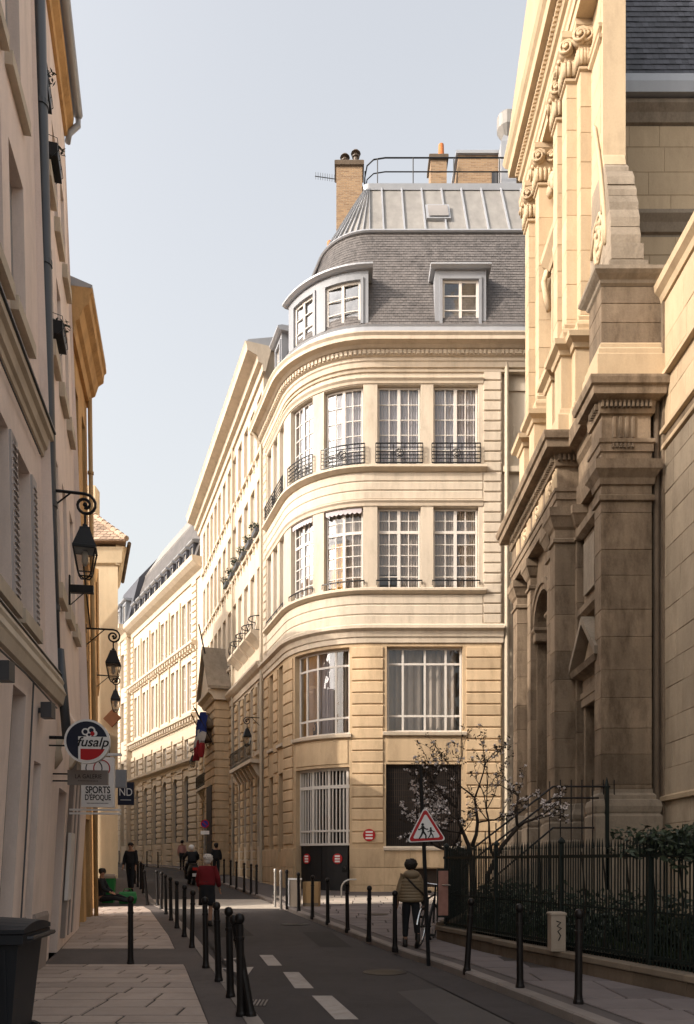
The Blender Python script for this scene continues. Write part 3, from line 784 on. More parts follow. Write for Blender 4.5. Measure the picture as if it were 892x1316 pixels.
def dormer(par, p, s0, s1, z0, z1, df, wins, m='lead', roofm='zinc', fm='frame', gm='glass', rr=4, rc=2, back=1.4):
    """dormer window standing out of a mansard"""
    mb = MB(); wall(mb, p, s0, s1, z0, z1, [(a, b, e, f) for a, b, e, f in wins], .1, df)
    for x in (s0, s1): mb.quad(p.P(x, df, z0), p.P(x, df - back, z0), p.P(x, df - back, z1), p.P(x, df, z1))
    o = mb.build('dormer', M[m], par, tidy=False)
    r = MB()
    mould(r, p, s0 - .16, s1 + .16, [(df - back, z1), (df + .1, z1), (df + .2, z1 + .07), (df + .2, z1 + .13), (df + .02, z1 + .2), (df - back, z1 + .3)])
    r.build('dormer_roof', M[roofm], o)
    for a, b, e, f in wins:
        t = MB()
        fbox(t, p, a - .1, a, df, df + .045, e, f); fbox(t, p, b, b + .1, df, df + .045, e, f); fbox(t, p, a - .1, b + .1, df, df + .05, f, f + .1)
        t.build('dormer_trim', M[m], o)
        t = MB(); d0, d1 = df - .1, df - .05; c = (a + b) / 2
        for x, k in ((a + .04, .045), (c, .05), (b - .04, .045)): fbox(t, p, x - k, x + k, d0, d1, e, f)
        for k in range(rr + 1):
            z = e + .04 + (f - e - .08) * k / rr; q = .045 if k in (0, rr) else .016
            fbox(t, p, a, b, d0 + .004, d1 - .004, z - q, z + q)
        t.build('sash', M[fm], o)
        t = MB(); t.quad(p.P(a, d0 + .02, e), p.P(b, d0 + .02, e), p.P(b, d0 + .02, f), p.P(a, d0 + .02, f)); t.build('pane', M[gm], o, tidy=False)
        t = MB(); dd = df - .9
        t.quad(p.P(a, dd, e), p.P(b, dd, e), p.P(b, dd, f), p.P(a, dd, f)); t.build('room_wall', M['room'], o, tidy=False)
    return o
dormer(cb, PC, -4.0, -2.2, 20.4, 22.45, .0, [(-3.74, -2.46, 20.52, 22.12)], rr=3)
dormer(cb, PC, .15, 3.75, 20.4, 22.45, .02, [(.42, 1.72, 20.55, 22.1), (2.25, 3.3, 20.55, 22.1)], rr=3)
dormer(cb, PC, 4.7, 5.7, 20.4, 22.1, .0, [(4.9, 5.5, 20.55, 21.8)], rr=3)
# skylight
mb = MB(); px = -2.3
mb.loft([[PC.P(-3.0, d, z), PC.P(-2.1, d, z), PC.P(-2.1, d2, z2), PC.P(-3.0, d2, z2)] for d, z, d2, z2 in ((-1.95, 25.7, -2.5, 26.65), (-1.8, 25.78, -2.35, 26.75))])
sk = mb.build('skylight', M['zinc'], cb)
mb = MB(); mb.quad(PC.P(-2.93, -1.81, 25.88), PC.P(-2.17, -1.81, 25.88), PC.P(-2.17, -2.27, 26.66), PC.P(-2.93, -2.27, 26.66)); mb.build('pane', M['glass_pale'], sk, tidy=False)
# roof railing
RP = [(-6.6, 30.7), (-.9, 30.7)]
def rp(k, z):
    pts = [(8.2, 30.6), (3.4, 30.6), (1.5, 30.6), (1.05, 30.68), (.8, 30.95), (.72, 31.5), (.72, 32.6)]
    return [(x, y, z) for x, y in pts]
mb = MB()
mb.tube(rp(0, 29.3), .028, 6); mb.tube(rp(0, 28.75), .022, 6)
for x, y in ((8.0, 30.6), (6.0, 30.6), (4.2, 30.6), (2.6, 30.6), (1.2, 30.64), (.72, 31.2), (.72, 32.6)): mb.tube([(x, y, 28.1), (x, y, 29.3)], .024, 6)
mb.build('roof_railing', M['iron'], cb)
# chimneys
def chimney(x0, x1, y0, y1, z0, z1, pots, m='brick'):
    mb = MB(); mb.box(x0, x1, y0, y1, z0, z1); c = mb.build('chimney', M[m], cb)
    q = MB(); q.rect(x0, x1, y0, y1, [(.0, z1 - .1), (.07, z1 - .06), (.07, z1 + .1), (.02, z1 + .16)]); q.build('chimney_cap', M['wallstone'], c)
    for x, y, h, mm, hat in pots:
        q = MB(); pr_ = [(.13, z1 + .15), (.11, z1 + h)]
        if hat: pr_ = [(.1, z1 + .15), (.1, z1 + h), (.15, z1 + h + .02), (.15, z1 + h + .06), (.1, z1 + h + .08), (.1, z1 + h + .15), (.2, z1 + h + .17), (.14, z1 + h + .25), (.02, z1 + h + .3)]
        q.lathe(pr_, (x, y, 0), 10); q.build('chimney_pot', M[mm], c, smooth=False)
chimney(-.42, .6, 30.6, 31.3, 25.5, 29.05, [(-.08, 30.9, .35, 'frame_brown', True), (.35, 30.95, .55, 'frame_brown', True)])
chimney(3.4, 4.05, 31.6, 32.4, 27, 30.2, [(3.86, 31.9, .8, 'terracotta', False), (3.58, 32.0, .45, 'terracotta', False)])
q = MB(); q.lathe([(.14, 25.2), (.12, 25.9)], (-.66, 30.5, 0), 10); q.build('chimney_pot', M['terracotta'], cb)
# roof house behind the railing, duct, aerial
mb = MB(); mb.box(4.55, 8.5, 31.8, 36, 28.1, 30.5); rh = mb.build('roof_house', M['brick'], cb)
q = MB(); q.rect(4.55, 8.5, 31.8, 36, [(.1, 30.5), (.1, 30.62), (-.1, 30.8)]); q.build('roof', M['zinc'], rh)
for a, b in ((5.9, 6.5), (7.3, 8.3)):
    q = MB(); q.box(a, b, 31.7, 31.77, 28.6, 29.7); q.build('window', M['glass_dark'], rh)
q = MB(); q.box(6.15, 6.75, 31.0, 31.6, 28.1, 30.35); q.rect(6.15, 6.75, 31.0, 31.6, [(0, 30.34), (-.12, 30.7)]); dk = q.build('ventilation_duct', M['zinc'], cb)
q = MB(); q.lathe([(.22, 30.65), (.42, 31.0), (.42, 31.5), (.38, 31.55)], (6.45, 31.3, 0), 14); q.build('cowl', M['zinc_pale'], dk)
q = MB(); q.tube([(-.45, 30.7, 28.55), (-1.25, 30.4, 28.4)], .015, 5)
for k in range(9):
    x = -.5 - .09 * k; q.tube([(x, 30.65 - .037 * k, 28.4 - .02 * k), (x, 30.65 - .037 * k, 28.68 - .02 * k)], .008, 4)
q.build('aerial', M['iron'], cb)
# downpipe at the joint with the wing
mb = MB(); mb.tube([PC.P(7.62, .12, .6), PC.P(7.62, .12, 19.2), PC.P(7.62, .5, 19.7)], .07, 8); dp = mb.build('downpipe', M['pipe_pale'], cb)
# enamel discs on the door and pier
def disc(a, d, z, r, m1, m2, par):
    x, y, nx, ny = PC.fn(a); tl = Vector((-nx, -ny, 0)).to_track_quat('-Z', 'Y').to_matrix()
    mb = MB(); mb.lathe([(r, 0), (r, .02), (r * .96, .024)], (x + nx * d, y + ny * d, z), 20, tilt=tl); o = mb.build('round_sign', M[m1], par)
    mb = MB()
    for k in (-.5, 0, .5):
        fbox(mb, PC, a - r * .55, a + r * .55, d + .024, d + .03, z + k * r - .03, z + k * r + .03)
    mb.build('sign_print', M[m2], o)
disc(1.35, -.21, 1.72, .19, 'red', 'white', door); disc(2.82, -.21, 1.72, .19, 'red', 'white', door)
disc(.12, .06, 2.55, .22, 'red', 'white', cb)
mb = MB(); mb.box(-.18, .02, 27.05, 27.4, 1.25, 1.45); mb.build('wall_fitting', M['iron'], cb)
mb = MB(); mb.tube([(-.1, 26.4, 1.38), (-.08, 27.1, 1.4)], .05, 6); mb.build('pipe_outlet', M['iron'], cb)

# ---- street wing
wg = thing('street_building', 'long pale limestone building with gabled doorway and flags beside the rounded corner', 'building', PC.P(16, 0, .8))
W0, W1 = 7.7, 24.7
def zg(a): return G(PC.fn(a)[1])
cols1 = [W0 + .75 + 1.36 * k for k in range(5)]; cols2 = [19.2 + 1.3 * k for k in range(4)]
colsU = [W0 + .75 + 1.36 * k for k in range(5)] + [15.2, 16.6, 18.0] + cols2
wops = []
for x in colsU:
    wops += [(x - .42, x + .42, 19.3, 21.7), (x - .42, x + .42, 15.7, 18.2), (x - .42, x + .42, 11.5, 14.4)]
for x in cols1 + cols2:
    wops += [(x - .38, x + .38, 6.4, 9.4), (x - .36, x + .36, 2.3, 5.3, True)]
mb = MB(); wall(mb, PC, W0, W1, .3, 23.0, wops, .25); mb.build('wall', M['wing'], wg)
for i, o in enumerate(wops):
    a, b, z0, z1 = o[:4]
    mb = MB(); wgm = 'glass_dark' if z1 < 10 else 'glass_pale'
    c = (a + b) / 2
    if z1 > 6:
        for x in (a + .04, c, b - .04): fbox(mb, PC, x - .04, x + .04, -.2, -.15, z0, z1)
        for k in range(5): z = z0 + .04 + (z1 - z0 - .08) * k / 4; fbox(mb, PC, a, b, -.196, -.154, z - .025, z + .025)
    else:
        for k in range(4): x = a + .06 + (b - a - .12) * k / 3; fbox(mb, PC, x - .02, x + .02, -.2, -.16, z0, z1)
    f = mb.build('window', M['frame'] if z1 > 6 else M['grille'], wg)
    mb = MB(); mb.quad(PC.P(a, -.21, z0), PC.P(b, -.21, z0), PC.P(b, -.21, z1), PC.P(a, -.21, z1)); mb.build('pane', M[wgm], f, tidy=False)
    if z1 > 9:
        mb = MB(); fbox(mb, PC, a - .12, b + .12, -.02, .12, z0 - .16, z0 - .01)
        for x in (a - .02, b - .1): mould(mb, PC, x, x + .12, [(-.02, z0 - .45), (.03, z0 - .42), (.1, z0 - .16), (-.02, z0 - .16)])
        mb.build('window_sill', M['moulding'], f)
# courses cut in the lower storeys
mb = MB()
for k in range(22):
    z = .9 + k * .4
    if z > 9.2: continue
    edges = sorted(cols1 + cols2); x0 = W0 + .05
    for x in edges + [W1 + .4]:
        x1 = x - .42
        if x1 - x0 > .2: course(mb, PC, x0, x1, -.02, .08, z + .03, z + .37, .03)
        x0 = x + .42
tag(mb.build('stone_courses', M['stone_low'], wg), kind='stuff')
def wband(prof, name='moulding', a=W0, b=W1, m='moulding'):
    mb = MB(); mould(mb, PC, a, b, prof); mb.build(name, M[m], wg)
wband([(-.02, 9.5), (.06, 9.5), (.08, 9.75), (.2, 9.85), (.32, 10.0), (.32, 10.1), (-.02, 10.15)])
wband([(-.02, 5.5), (.08, 5.52), (.1, 5.75), (-.02, 5.8)])
wband([(-.02, 22.2), (.1, 22.2), (.12, 22.5), (.3, 22.55), (.34, 22.8), (.75, 22.95), (.8, 23.2), (.85, 23.3), (-.3, 23.3)], 'cornice', W0 - .3, W1 + .3)
mb = MB(); x = W0
while x < W1: fbox(mb, PC, x, x + .12, .11, .29, 22.56, 22.74); x += .24
tag(mb.build('dentils', M['moulding'], wg), kind='stuff')
wband([(-.3, 23.3), (.8, 23.3), (.7, 23.45), (-3, 24.6), (-3, 23.3)], 'roof', W0 - .2, W1, 'zinc')
mb = MB(); mb.loft([[PC.P(a, -.4, 0), PC.P(a, -5, 0), PC.P(a, -5, 23.3), PC.P(a, -.4, 23.3)] for a in (W0 + .2, W1)]); mb.build('rear_wall', M['wing'], wg)
mb = MB(); mb.quad(PC.P(W0, 0, .3), PC.P(W0, -5, .3), PC.P(W0, -5, 23.3), PC.P(W0, 0, 23.3)); mb.build('side_wall', M['wing'], wg, tidy=False)
# gabled doorway block
mb = MB(); fbox(mb, PC, 15.0, 18.0, 0, .75, .4, 10.0); pt = mb.build('portal', M['stone_low'], wg)
mb = MB()
for k in range(22):
    z = .95 + k * .42
    if z < 9.6: course(mb, PC, 14.95, 18.05, -.02, .8, z + .02, z + .4, .03)
tag(mb.build('portal_courses', M['stone_low'], pt), kind='stuff')
mb = MB(); fbox(mb, PC, 15.7, 17.3, .79, .83, .8, 5.6); mb.build('portal_door', M['wood_dark'], pt)
mb = MB(); mould(mb, PC, 14.8, 18.2, [(-.02, 9.85), (.85, 9.85), (.95, 10.05), (1.15, 10.2), (1.15, 10.35), (-.02, 10.35)]); mb.build('portal_cornice', M['moulding'], pt)
mb = MB(); mb.loft([[PC.P(14.75, d, 10.35), PC.P(16.5, d, 12.55), PC.P(18.25, d, 10.35)] for d in (0, 1.0)]); mb.build('gable', M['moulding'], pt)
for a0, a1 in ((14.6, 16.5), (18.4, 16.5)):
    mb = MB(); mb.loft([[PC.P(a0, d, 10.36), PC.P(a1, d, 12.7), PC.P(a1, d, 12.9), PC.P(a0, d, 10.5)] for d in (-.1, 1.2)]); mb.build('gable_roof', M['church_grey'], pt)
mb = MB(); mb.tube([PC.P(16.3, 1.0, 12.2), PC.P(15.6, 1.5, 13.8)], .04, 6); mb.build('flagpole', M['iron'], pt)
# carved keystone mass below the cornice
mb = MB()
for k in range(16): mb.ball(PC.P(rnd.uniform(15.6, 17.4), .95, rnd.uniform(7.9, 9.4)), rnd.uniform(.15, .32), n=7, m=5)
mb.build('carved_shield', M['church'], pt, smooth=True)
# balconies and window boxes
for x in cols1[:4]:
    mb = MB()
    mb.tube([PC.P(x + .5 * math.cos(t), .08 + .4 * abs(math.sin(t)), 12.1) for t in [math.pi * k / 8 for k in range(9)]], .025, 5)
    mb.tube([PC.P(x + .5 * math.cos(t), .08 + .42 * abs(math.sin(t)), 11.5) for t in [math.pi * k / 8 for k in range(9)]], .025, 5)
    for k in range(9):
        t = math.pi * k / 8; mb.tube([PC.P(x + .5 * math.cos(t), .08 + .4 * abs(math.sin(t)), 11.5), PC.P(x + .52 * math.cos(t), .1 + .46 * abs(math.sin(t)), 11.75), PC.P(x + .5 * math.cos(t), .08 + .4 * abs(math.sin(t)), 12.1)], .012, 4)
    mb.build('balcony_railing', M['iron'], wg)
    mb = MB(); mould(mb, PC, x - .55, x + .55, [(0, 10.9), (.2, 11.1), (.5, 11.35), (.5, 11.47), (0, 11.47)]); mb.build('balcony', M['moulding'], wg)
for a, b in ((W0 + .3, 12.6), (18.6, 23.4)):
    mb = MB(); mould(mb, PC, a, b, [(0, 5.82), (.5, 5.85), (.5, 6.0), (0, 6.0)])
    x = a + .2
    while x < b: mould(mb, PC, x, x + .18, [(0, 5.2), (.12, 5.3), (.42, 5.82), (0, 5.82)]); x += .68
    mb.build('balcony', M['moulding'], wg)
    mb = MB(); mb.tube([PC.P(a, .46, 6.75), PC.P(b, .46, 6.75)], .02, 5); mb.tube([PC.P(a, .46, 6.1), PC.P(b, .46, 6.1)], .016, 5)
    n = int((b - a) / .14)
    for k in range(n + 1): q = a + (b - a) * k / n; mb.tube([PC.P(q, .46, 6.0), PC.P(q, .46, 6.75)], .01, 4)
    mb.build('balcony_railing', M['iron'], wg)
mb = MB(); mb.tube([PC.P(13.9, .1, .9), PC.P(13.9, .1, 22.2)], .06, 7); mb.build('downpipe', M['pipe_pale'], wg)

def leaf_cloud(mb, c, r, n, size, squash=1.0):
    for _ in range(n):
        q = Vector((rnd.gauss(0, 1), rnd.gauss(0, 1), rnd.gauss(0, 1))).normalized() * (rnd.random() ** .4)
        p = Vector((c[0] + q.x * r[0], c[1] + q.y * r[1], c[2] + q.z * r[2] * squash))
        a = Vector((rnd.gauss(0, 1), rnd.gauss(0, 1), rnd.gauss(0, .7))).normalized()
        b = a.cross(Vector((rnd.gauss(0, 1), rnd.gauss(0, 1), rnd.gauss(0, 1)))).normalized()
        L = size * rnd.uniform(.6, 1.3)
        mb.quad(p - a * L, p - b * L * .45, p + a * L, p + b * L * .45)
nth = ['nearest', 'second nearest', 'third nearest', 'fourth nearest', 'fifth nearest', 'farthest']
for k, x in enumerate(colsU[:5] + [15.2]):
    t = thing('window_box', f'{nth[k]} dark planted window box high on the street wing facade', 'planter', PC.P(x, .2, 15.75), group='planted window boxes on the street wing')
    mb = MB(); fbox(mb, PC, x - .36, x + .36, .06, .26, 15.72, 15.9); mb.build('box', M['pipe'], t)
    mb = MB(); leaf_cloud(mb, PC.P(x, .2, 16.05), (.28, .2, .22), 150, .055); tag(mb.build('foliage', M['leaf'], t, tidy=False), kind='stuff')
    anchor(t)
# flags over the doorway
for k, (a, h) in enumerate(((15.3, 0), (16.0, .25), (16.8, 0))):
    nm = ['nearest', 'middle', 'farthest'][k]
    t = thing('flag', f'{nm} of three blue white and red flags hanging over the gabled doorway', 'flag', PC.P(a, .85, 7.0 + h), group='flags over the gabled doorway')
    mb = MB(); mb.tube([PC.P(a, .8, 7.6 + h), PC.P(a - .15, 1.75, 9.4 + h)], .025, 6); mb.build('pole', M['iron'], t)
    for j, (cm, zt) in enumerate((('flag_blue', 9.1), ('flag_white', 8.25), ('flag_red', 7.75))):
        mb = MB(); N = (9, 6, 8)[j]
        for q in range(N):
            z0, z1 = zt + h - q * .1, zt + h - q * .1 - .1
            for e in range(8):
                u0, u1 = e / 8, (e + 1) / 8
                X = lambda u, z: (a - .2 + .42 * u + .1 * math.sin(z * 2.3 + k), 1.25 + .16 * math.sin(u * 13 + z * 1.7 + k) + .1 * (9 - z))
                (s00, d00), (s10, d10), (s11, d11), (s01, d01) = X(u0, z0), X(u1, z0), X(u1, z1), X(u0, z1)
                mb.quad(PC.P(s00, d00, z0), PC.P(s10, d10, z0), PC.P(s11, d11, z1), PC.P(s01, d01, z1))
        mb.build('stripe', M[cm], t, tidy=False, smooth=True)
    anchor(t)
anchor(wg); anchor(cb)

# ---- far building closing the view
PF = straight((-9.35, 49.2), (-18.0, 64.0))
fb = thing('far_building', 'long sunlit limestone building with arched ground floor and slate dormers closing the street', 'building', (-13, 56, 1.2))
def pband(par, p, a, b, prof, name='moulding', m='moulding'):
    mb = MB(); mould(mb, p, a, b, prof); return mb.build(name, M[m], par)
bays = [2.47 + 2.38 * k for k in range(6)]
fo = []
for x in bays:
    fo += [(x - .55, x + .55, 2.9, 7.3, True), (x - .4, x + .4, 8.3, 9.7)]
    for dx in (-.55, .55): fo += [(x + dx - .38, x + dx + .38, 11.5, 14.7), (x + dx - .38, x + dx + .38, 15.9, 18.7)]
mb = MB(); wall(mb, PF, -.9, 16.0, .6, 20.0, fo, .3); mb.build('wall', M['far'], fb)
for o in fo:
    a, b, z0, z1 = o[:4]; c = (a + b) / 2; mb = MB()
    for x in (a + .04, c, b - .04): fbox(mb, PF, x - .04, x + .04, -.22, -.16, z0, z1)
    for k in range(5): z = z0 + .04 + (z1 - z0 - .08) * k / 4; fbox(mb, PF, a, b, -.216, -.164, z - .03, z + .03)
    f = mb.build('window', M['frame_grey'] if z1 < 8 else M['frame'], fb)
    mb = MB(); mb.quad(PF.P(a, -.24, z0), PF.P(b, -.24, z0), PF.P(b, -.24, z1), PF.P(a, -.24, z1)); mb.build('pane', M['glass_dark' if z1 < 10 else 'glass_pale'], f, tidy=False)
mb = MB()
for k in range(24):
    z = 1.2 + k * .42
    if z > 10: continue
    x0 = .35
    for x in bays + [16.6]:
        x1 = x - .62
        if x1 > x0: course(mb, PF, x0, x1, -.02, .1, z + .04, z + .38, .03)
        x0 = x + .62
for k in range(22):
    z = 10.9 + k * .42
    if z < 19.4:
        for a, b in ((.35, 1.2), (15.4, 16.0)): course(mb, PF, a, b, -.02, .1, z + .04, z + .38, .03)
tag(mb.build('stone_courses', M['far'], fb), kind='stuff')
for x in bays[1:]:
    mb = MB(); fbox(mb, PF, x - 1.3, x - 1.08, -.02, .12, 11.1, 19.0); mb.build('pilaster', M['far'], fb)
for z in (7.75, 10.6, 15.2):
    pband(fb, PF, .3, 16.0, [(-.02, z), (.1, z), (.14, z + .2), (.4, z + .35), (.42, z + .5), (-.02, z + .55)])
    if z > 8:
        mb = MB(); x = .5
        while x < 16: fbox(mb, PF, x, x + .16, .1, .36, z + .02, z + .26); x += .55
        tag(mb.build('brackets', M['moulding'], fb), kind='stuff')
pband(fb, PF, -.9, 16.2, [(-.1, 19.6), (.1, 19.6), (.15, 19.9), (.5, 20.1), (.75, 20.3), (.8, 20.6), (-.3, 20.6)], 'cornice')
pband(fb, PF, .3, 16.0, [(.3, 20.6), (.2, 20.75), (-1.1, 24.8), (-1.6, 24.8), (-1.6, 20.6)], 'roof', 'slate')
pband(fb, PF, .3, 16.0, [(-1.1, 24.8), (-1.05, 24.9), (-2.6, 27.4), (-3.4, 27.4), (-3.4, 24.8)], 'upper_roof', 'zinc_pale')
slates(fb, PF, .4, 15.9, (.2, 20.75), (-1.08, 24.8), .22, .26, M['slate'])
for k in range(11):
    x = 1.2 + k * 1.38
    dormer(fb, PF, x - .36, x + .36, 20.7, 22.1, .05, [(x - .22, x + .22, 20.85, 21.95)], gm='glass_dark', m='slate_dark', rr=2, back=1.0)
mb = MB(); mb.loft([[PF.P(a, -.5, 0), PF.P(a, -5, 0), PF.P(a, -5, 26), PF.P(a, -3.3, 26), PF.P(a, -.5, 20.6)] for a in (.3, 16.0)]); mb.build('rear_wall', M['far'], fb)
# end pavilion
mb = MB(); wall(mb, PF, 16.0, 21.0, .6, 20.3, [(x - .45, x + .45, z, z + h) for x in (17.6, 19.4) for z, h in ((2.9, 4), (8.3, 1.4), (11.5, 3.2), (15.9, 2.8))], .3, .35); mb.quad(PF.P(16, .35, .6), PF.P(16, -.3, .6), PF.P(16, -.3, 20.3), PF.P(16, .35, 20.3))
pv = mb.build('pavilion_wall', M['far'], fb)
mb = MB()
for k in range(44):
    z = 1.2 + k * .43
    for a, b in ((16.05, 16.9), (18.1, 18.9)): course(mb, PF, a, b, .3, .42, z + .02, z + .4, .03)
tag(mb.build('stone_courses', M['far'], fb), kind='stuff')
mb = MB(); mb.quad(PF.P(16, -.1, .6), PF.P(21, -.1, .6), PF.P(21, -.1, 20.3), PF.P(16, -.1, 20.3)); mb.build('pane', M['glass_pale'], pv, tidy=False)
pband(fb, PF, 15.8, 21.2, [(-.1, 19.8), (.45, 19.8), (.6, 20.1), (1.1, 20.4), (1.1, 20.7), (-.3, 20.7)], 'cornice')
pband(fb, PF, 16.0, 21.0, [(.4, 20.7), (-.6, 24.8), (-2.6, 27.2), (-5, 27.2), (-5, 20.7)], 'pavilion_roof', 'slate_dark')
mb = MB(); mb.loft([[PF.P(a, -.4, 0), PF.P(a, -5, 0), PF.P(a, -5, 20.7), PF.P(a, -.4, 20.7)] for a in (16.1, 21.0)]); mb.build('rear_wall', M['far'], fb)
for x in (17.4, 19.2): dormer(fb, PF, x - .5, x + .5, 20.8, 23.0, .25, [(x - .3, x + .3, 21.0, 22.7)], gm='glass_dark', rr=2, back=1.2)
anchor(fb)

# ------------------------------------------------------------------ church (facade looks towards -X)
ch = thing('church', 'weathered stone church with stacked pilasters, heavy cornices and scroll buttress on the right', 'church', (7, 20, .3))
PCH = Path(lambda a: (5.95, a, -1, 0))            # facade plane, s = Y
def rect(name, x0, x1, y0, y1, prof, m='church', par=ch, smooth=False):
    mb = MB(); mb.rect(x0, x1, y0, y1, prof); return mb.build(name, M[m], par)
def stack(par, x0, x1, y0, y1, zs, m, name='stone_block', c=.012, jit=.004):
    """shaft laid course by course, every stone chamfered at its joints"""
    for a, b in zip(zs, zs[1:]):
        e = rnd.uniform(-jit, jit); mb = MB()
        mb.rect(x0 - e, x1, y0 - e, y1, [(-c, a), (0, a + c), (0, b - c), (-c, b)]); mb.build(name, M[m], par)
def courses(z0, z1, h, j=.22):
    out = [z0]
    while out[-1] + h * 1.4 < z1: out.append(out[-1] + h * rnd.uniform(1 - j, 1 + j))
    return out + [z1]
def ashlar(par, f, u0, u1, z0, z1, h, ln, m, name='wall_stone', skip=None, jit=.006):
    """coursed wall of single stones; f(u,d,z) gives the point"""
    zs = courses(z0, z1, h, .15)
    for k, (a, b) in enumerate(zip(zs, zs[1:])):
        u = u0 - rnd.random() * ln * .6
        while u < u1 - .02:
            v = u + ln * rnd.uniform(.7, 1.35); p, q = max(u, u0), min(v, u1)
            if u1 - q < .15: q = u1; v = u1
            if q - p > .06 and not (skip and skip((p + q) / 2, (a + b) / 2)):
                d = rnd.uniform(-jit, jit); g_, c = .003, .009; mb = MB()
                mb.loft([[f(p + g_, -.03, a + g_), f(q - g_, -.03, a + g_), f(q - g_, -.03, b - g_), f(p + g_, -.03, b - g_)],
                         [f(p + g_ , d, a + g_), f(q - g_, d, a + g_), f(q - g_, d, b - g_), f(p + g_, d, b - g_)],
                         [f(p + g_ + c, d + .008, a + g_ + c), f(q - g_ - c, d + .008, a + g_ + c), f(q - g_ - c, d + .008, b - g_ - c), f(p + g_ + c, d + .008, b - g_ - c)]], cap=True)
                mb.build(name, M[m], par)
            u = v
# core masses
mb = MB()
mb.box(6.0, 14, 17.45, 17.75, 0, 14.2); mb.box(6.0, 14, 18.9, 20.0, 0, 14.0); mb.box(6.0, 6.4, 18.9, 20.0, 14.0, 24.3); mb.box(6.0, 14, 17.75, 18.9, 5.6, 14.3)
mb.box(6.9, 14, 17.75, 18.9, 0, 14); mb.box(6.0, 6.4, 20.0, 25, 9.9, 24.3); mb.box(7.0, 14, 20, 25, 0, 10); mb.box(6.0, 7, 23.4, 25, 0, 10); mb.box(6.0, 7, 20, 20.8, 0, 10)
mb.build('inner_wall', M['church'], ch)
# --- end pier A
AX0, AX1, AY0, AY1 = 5.57, 6.68, 17.05, 17.5
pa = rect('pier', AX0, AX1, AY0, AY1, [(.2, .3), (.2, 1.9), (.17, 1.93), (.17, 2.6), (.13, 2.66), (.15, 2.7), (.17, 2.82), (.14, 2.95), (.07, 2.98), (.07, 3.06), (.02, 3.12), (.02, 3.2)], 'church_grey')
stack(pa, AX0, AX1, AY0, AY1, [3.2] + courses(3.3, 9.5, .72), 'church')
q = MB(); q.rect(AX0, AX1, AY0, AY1, [(0, 9.5), (.05, 9.52), (.05, 9.62), (.0, 9.66), (.0, 9.85), (.04, 9.87), (.06, 10.0), (.14, 10.12), (.17, 10.16), (.17, 10.36), (.0, 10.37)]); q.build('capital', M['church'], pa)
def entab(x0, x1, y0, y1, ov, par, m='church', up='church'):
    q = MB(); q.rect(x0, x1, y0, y1, [(.0, 10.36), (.0, 10.58), (.03, 10.59), (.03, 10.76), (.06, 10.78), (.06, 10.86), (-.02, 10.87), (-.02, 11.4), (.04, 11.42), (.06, 11.5)]); o = q.build('entablature', M[m], par)
    q = MB(); q.rect(x0, x1, y0, y1, [(.05, 11.5), (.07, 11.68), (.12, 11.7), (ov - .1, 11.74), (ov - .08, 11.9), (ov - .03, 11.93), (ov, 12.05), (ov, 12.1), (.1, 12.2)]); q.build('cornice', M[up], o)
    return o
ea = entab(AX0, AX1, AY0, AY1 + .3, .33, pa)
q = MB()
for k in range(12): x = AX0 - .03 + k * .095; q.box(x, x + .05, AY0 - .13, AY0 - .05, 11.52, 11.66)
for k in range(5): y = AY0 + .02 + k * .1; q.box(AX0 - .13, AX0 - .05, y, y + .05, 11.52, 11.66)
tag(q.build('dentils', M['church'], ea), kind='stuff')
for x in (5.86, 6.0, 6.14, 6.28):          # triglyph on the side of the pier
    q = MB(); q.loft([[(x - .045, AY0 + .03, z), (x - .025, AY0 - .015, z), (x + .025, AY0 - .015, z), (x + .045, AY0 + .03, z)] for z in (10.9, 11.36)]); q.build('triglyph_bar', M['church'], ea)
q = MB()
for k in range(6): x = 5.82 + k * .085; q.lathe([(.018, 10.76), (.03, 10.68), (.03, 10.66)], (x, AY0 - .045, 0), 6)
tag(q.build('guttae', M['church'], ea), kind='stuff')
# pedestal block above A
pb = rect('attic_block', AX0 + .02, 6.9, 17.1, 17.95, [(.12, 12.2), (.12, 12.7), (.08, 12.74), (.08, 12.84), (.03, 12.9), (.03, 12.98), (0, 13.02)], 'church_up')
stack(pb, AX0 + .02, 6.9, 17.1, 17.95, [13.02, 13.46, 13.88, 14.26], 'church')
q = MB(); q.rect(AX0 + .02, 6.9, 17.1, 17.95, [(0, 14.26), (.04, 14.3), (.06, 14.36), (.15, 14.44), (.2, 14.5), (.2, 14.58), (.05, 14.66)]); q.build('block_cornice', M['church_grey'], pb)
stack(pb, 5.83, 6.7, 17.3, 17.95, [14.6, 15.0], 'church_grey'); stack(pb, 5.9, 6.62, 17.36, 17.95, [15.0, 15.06, 15.42], 'church_grey')
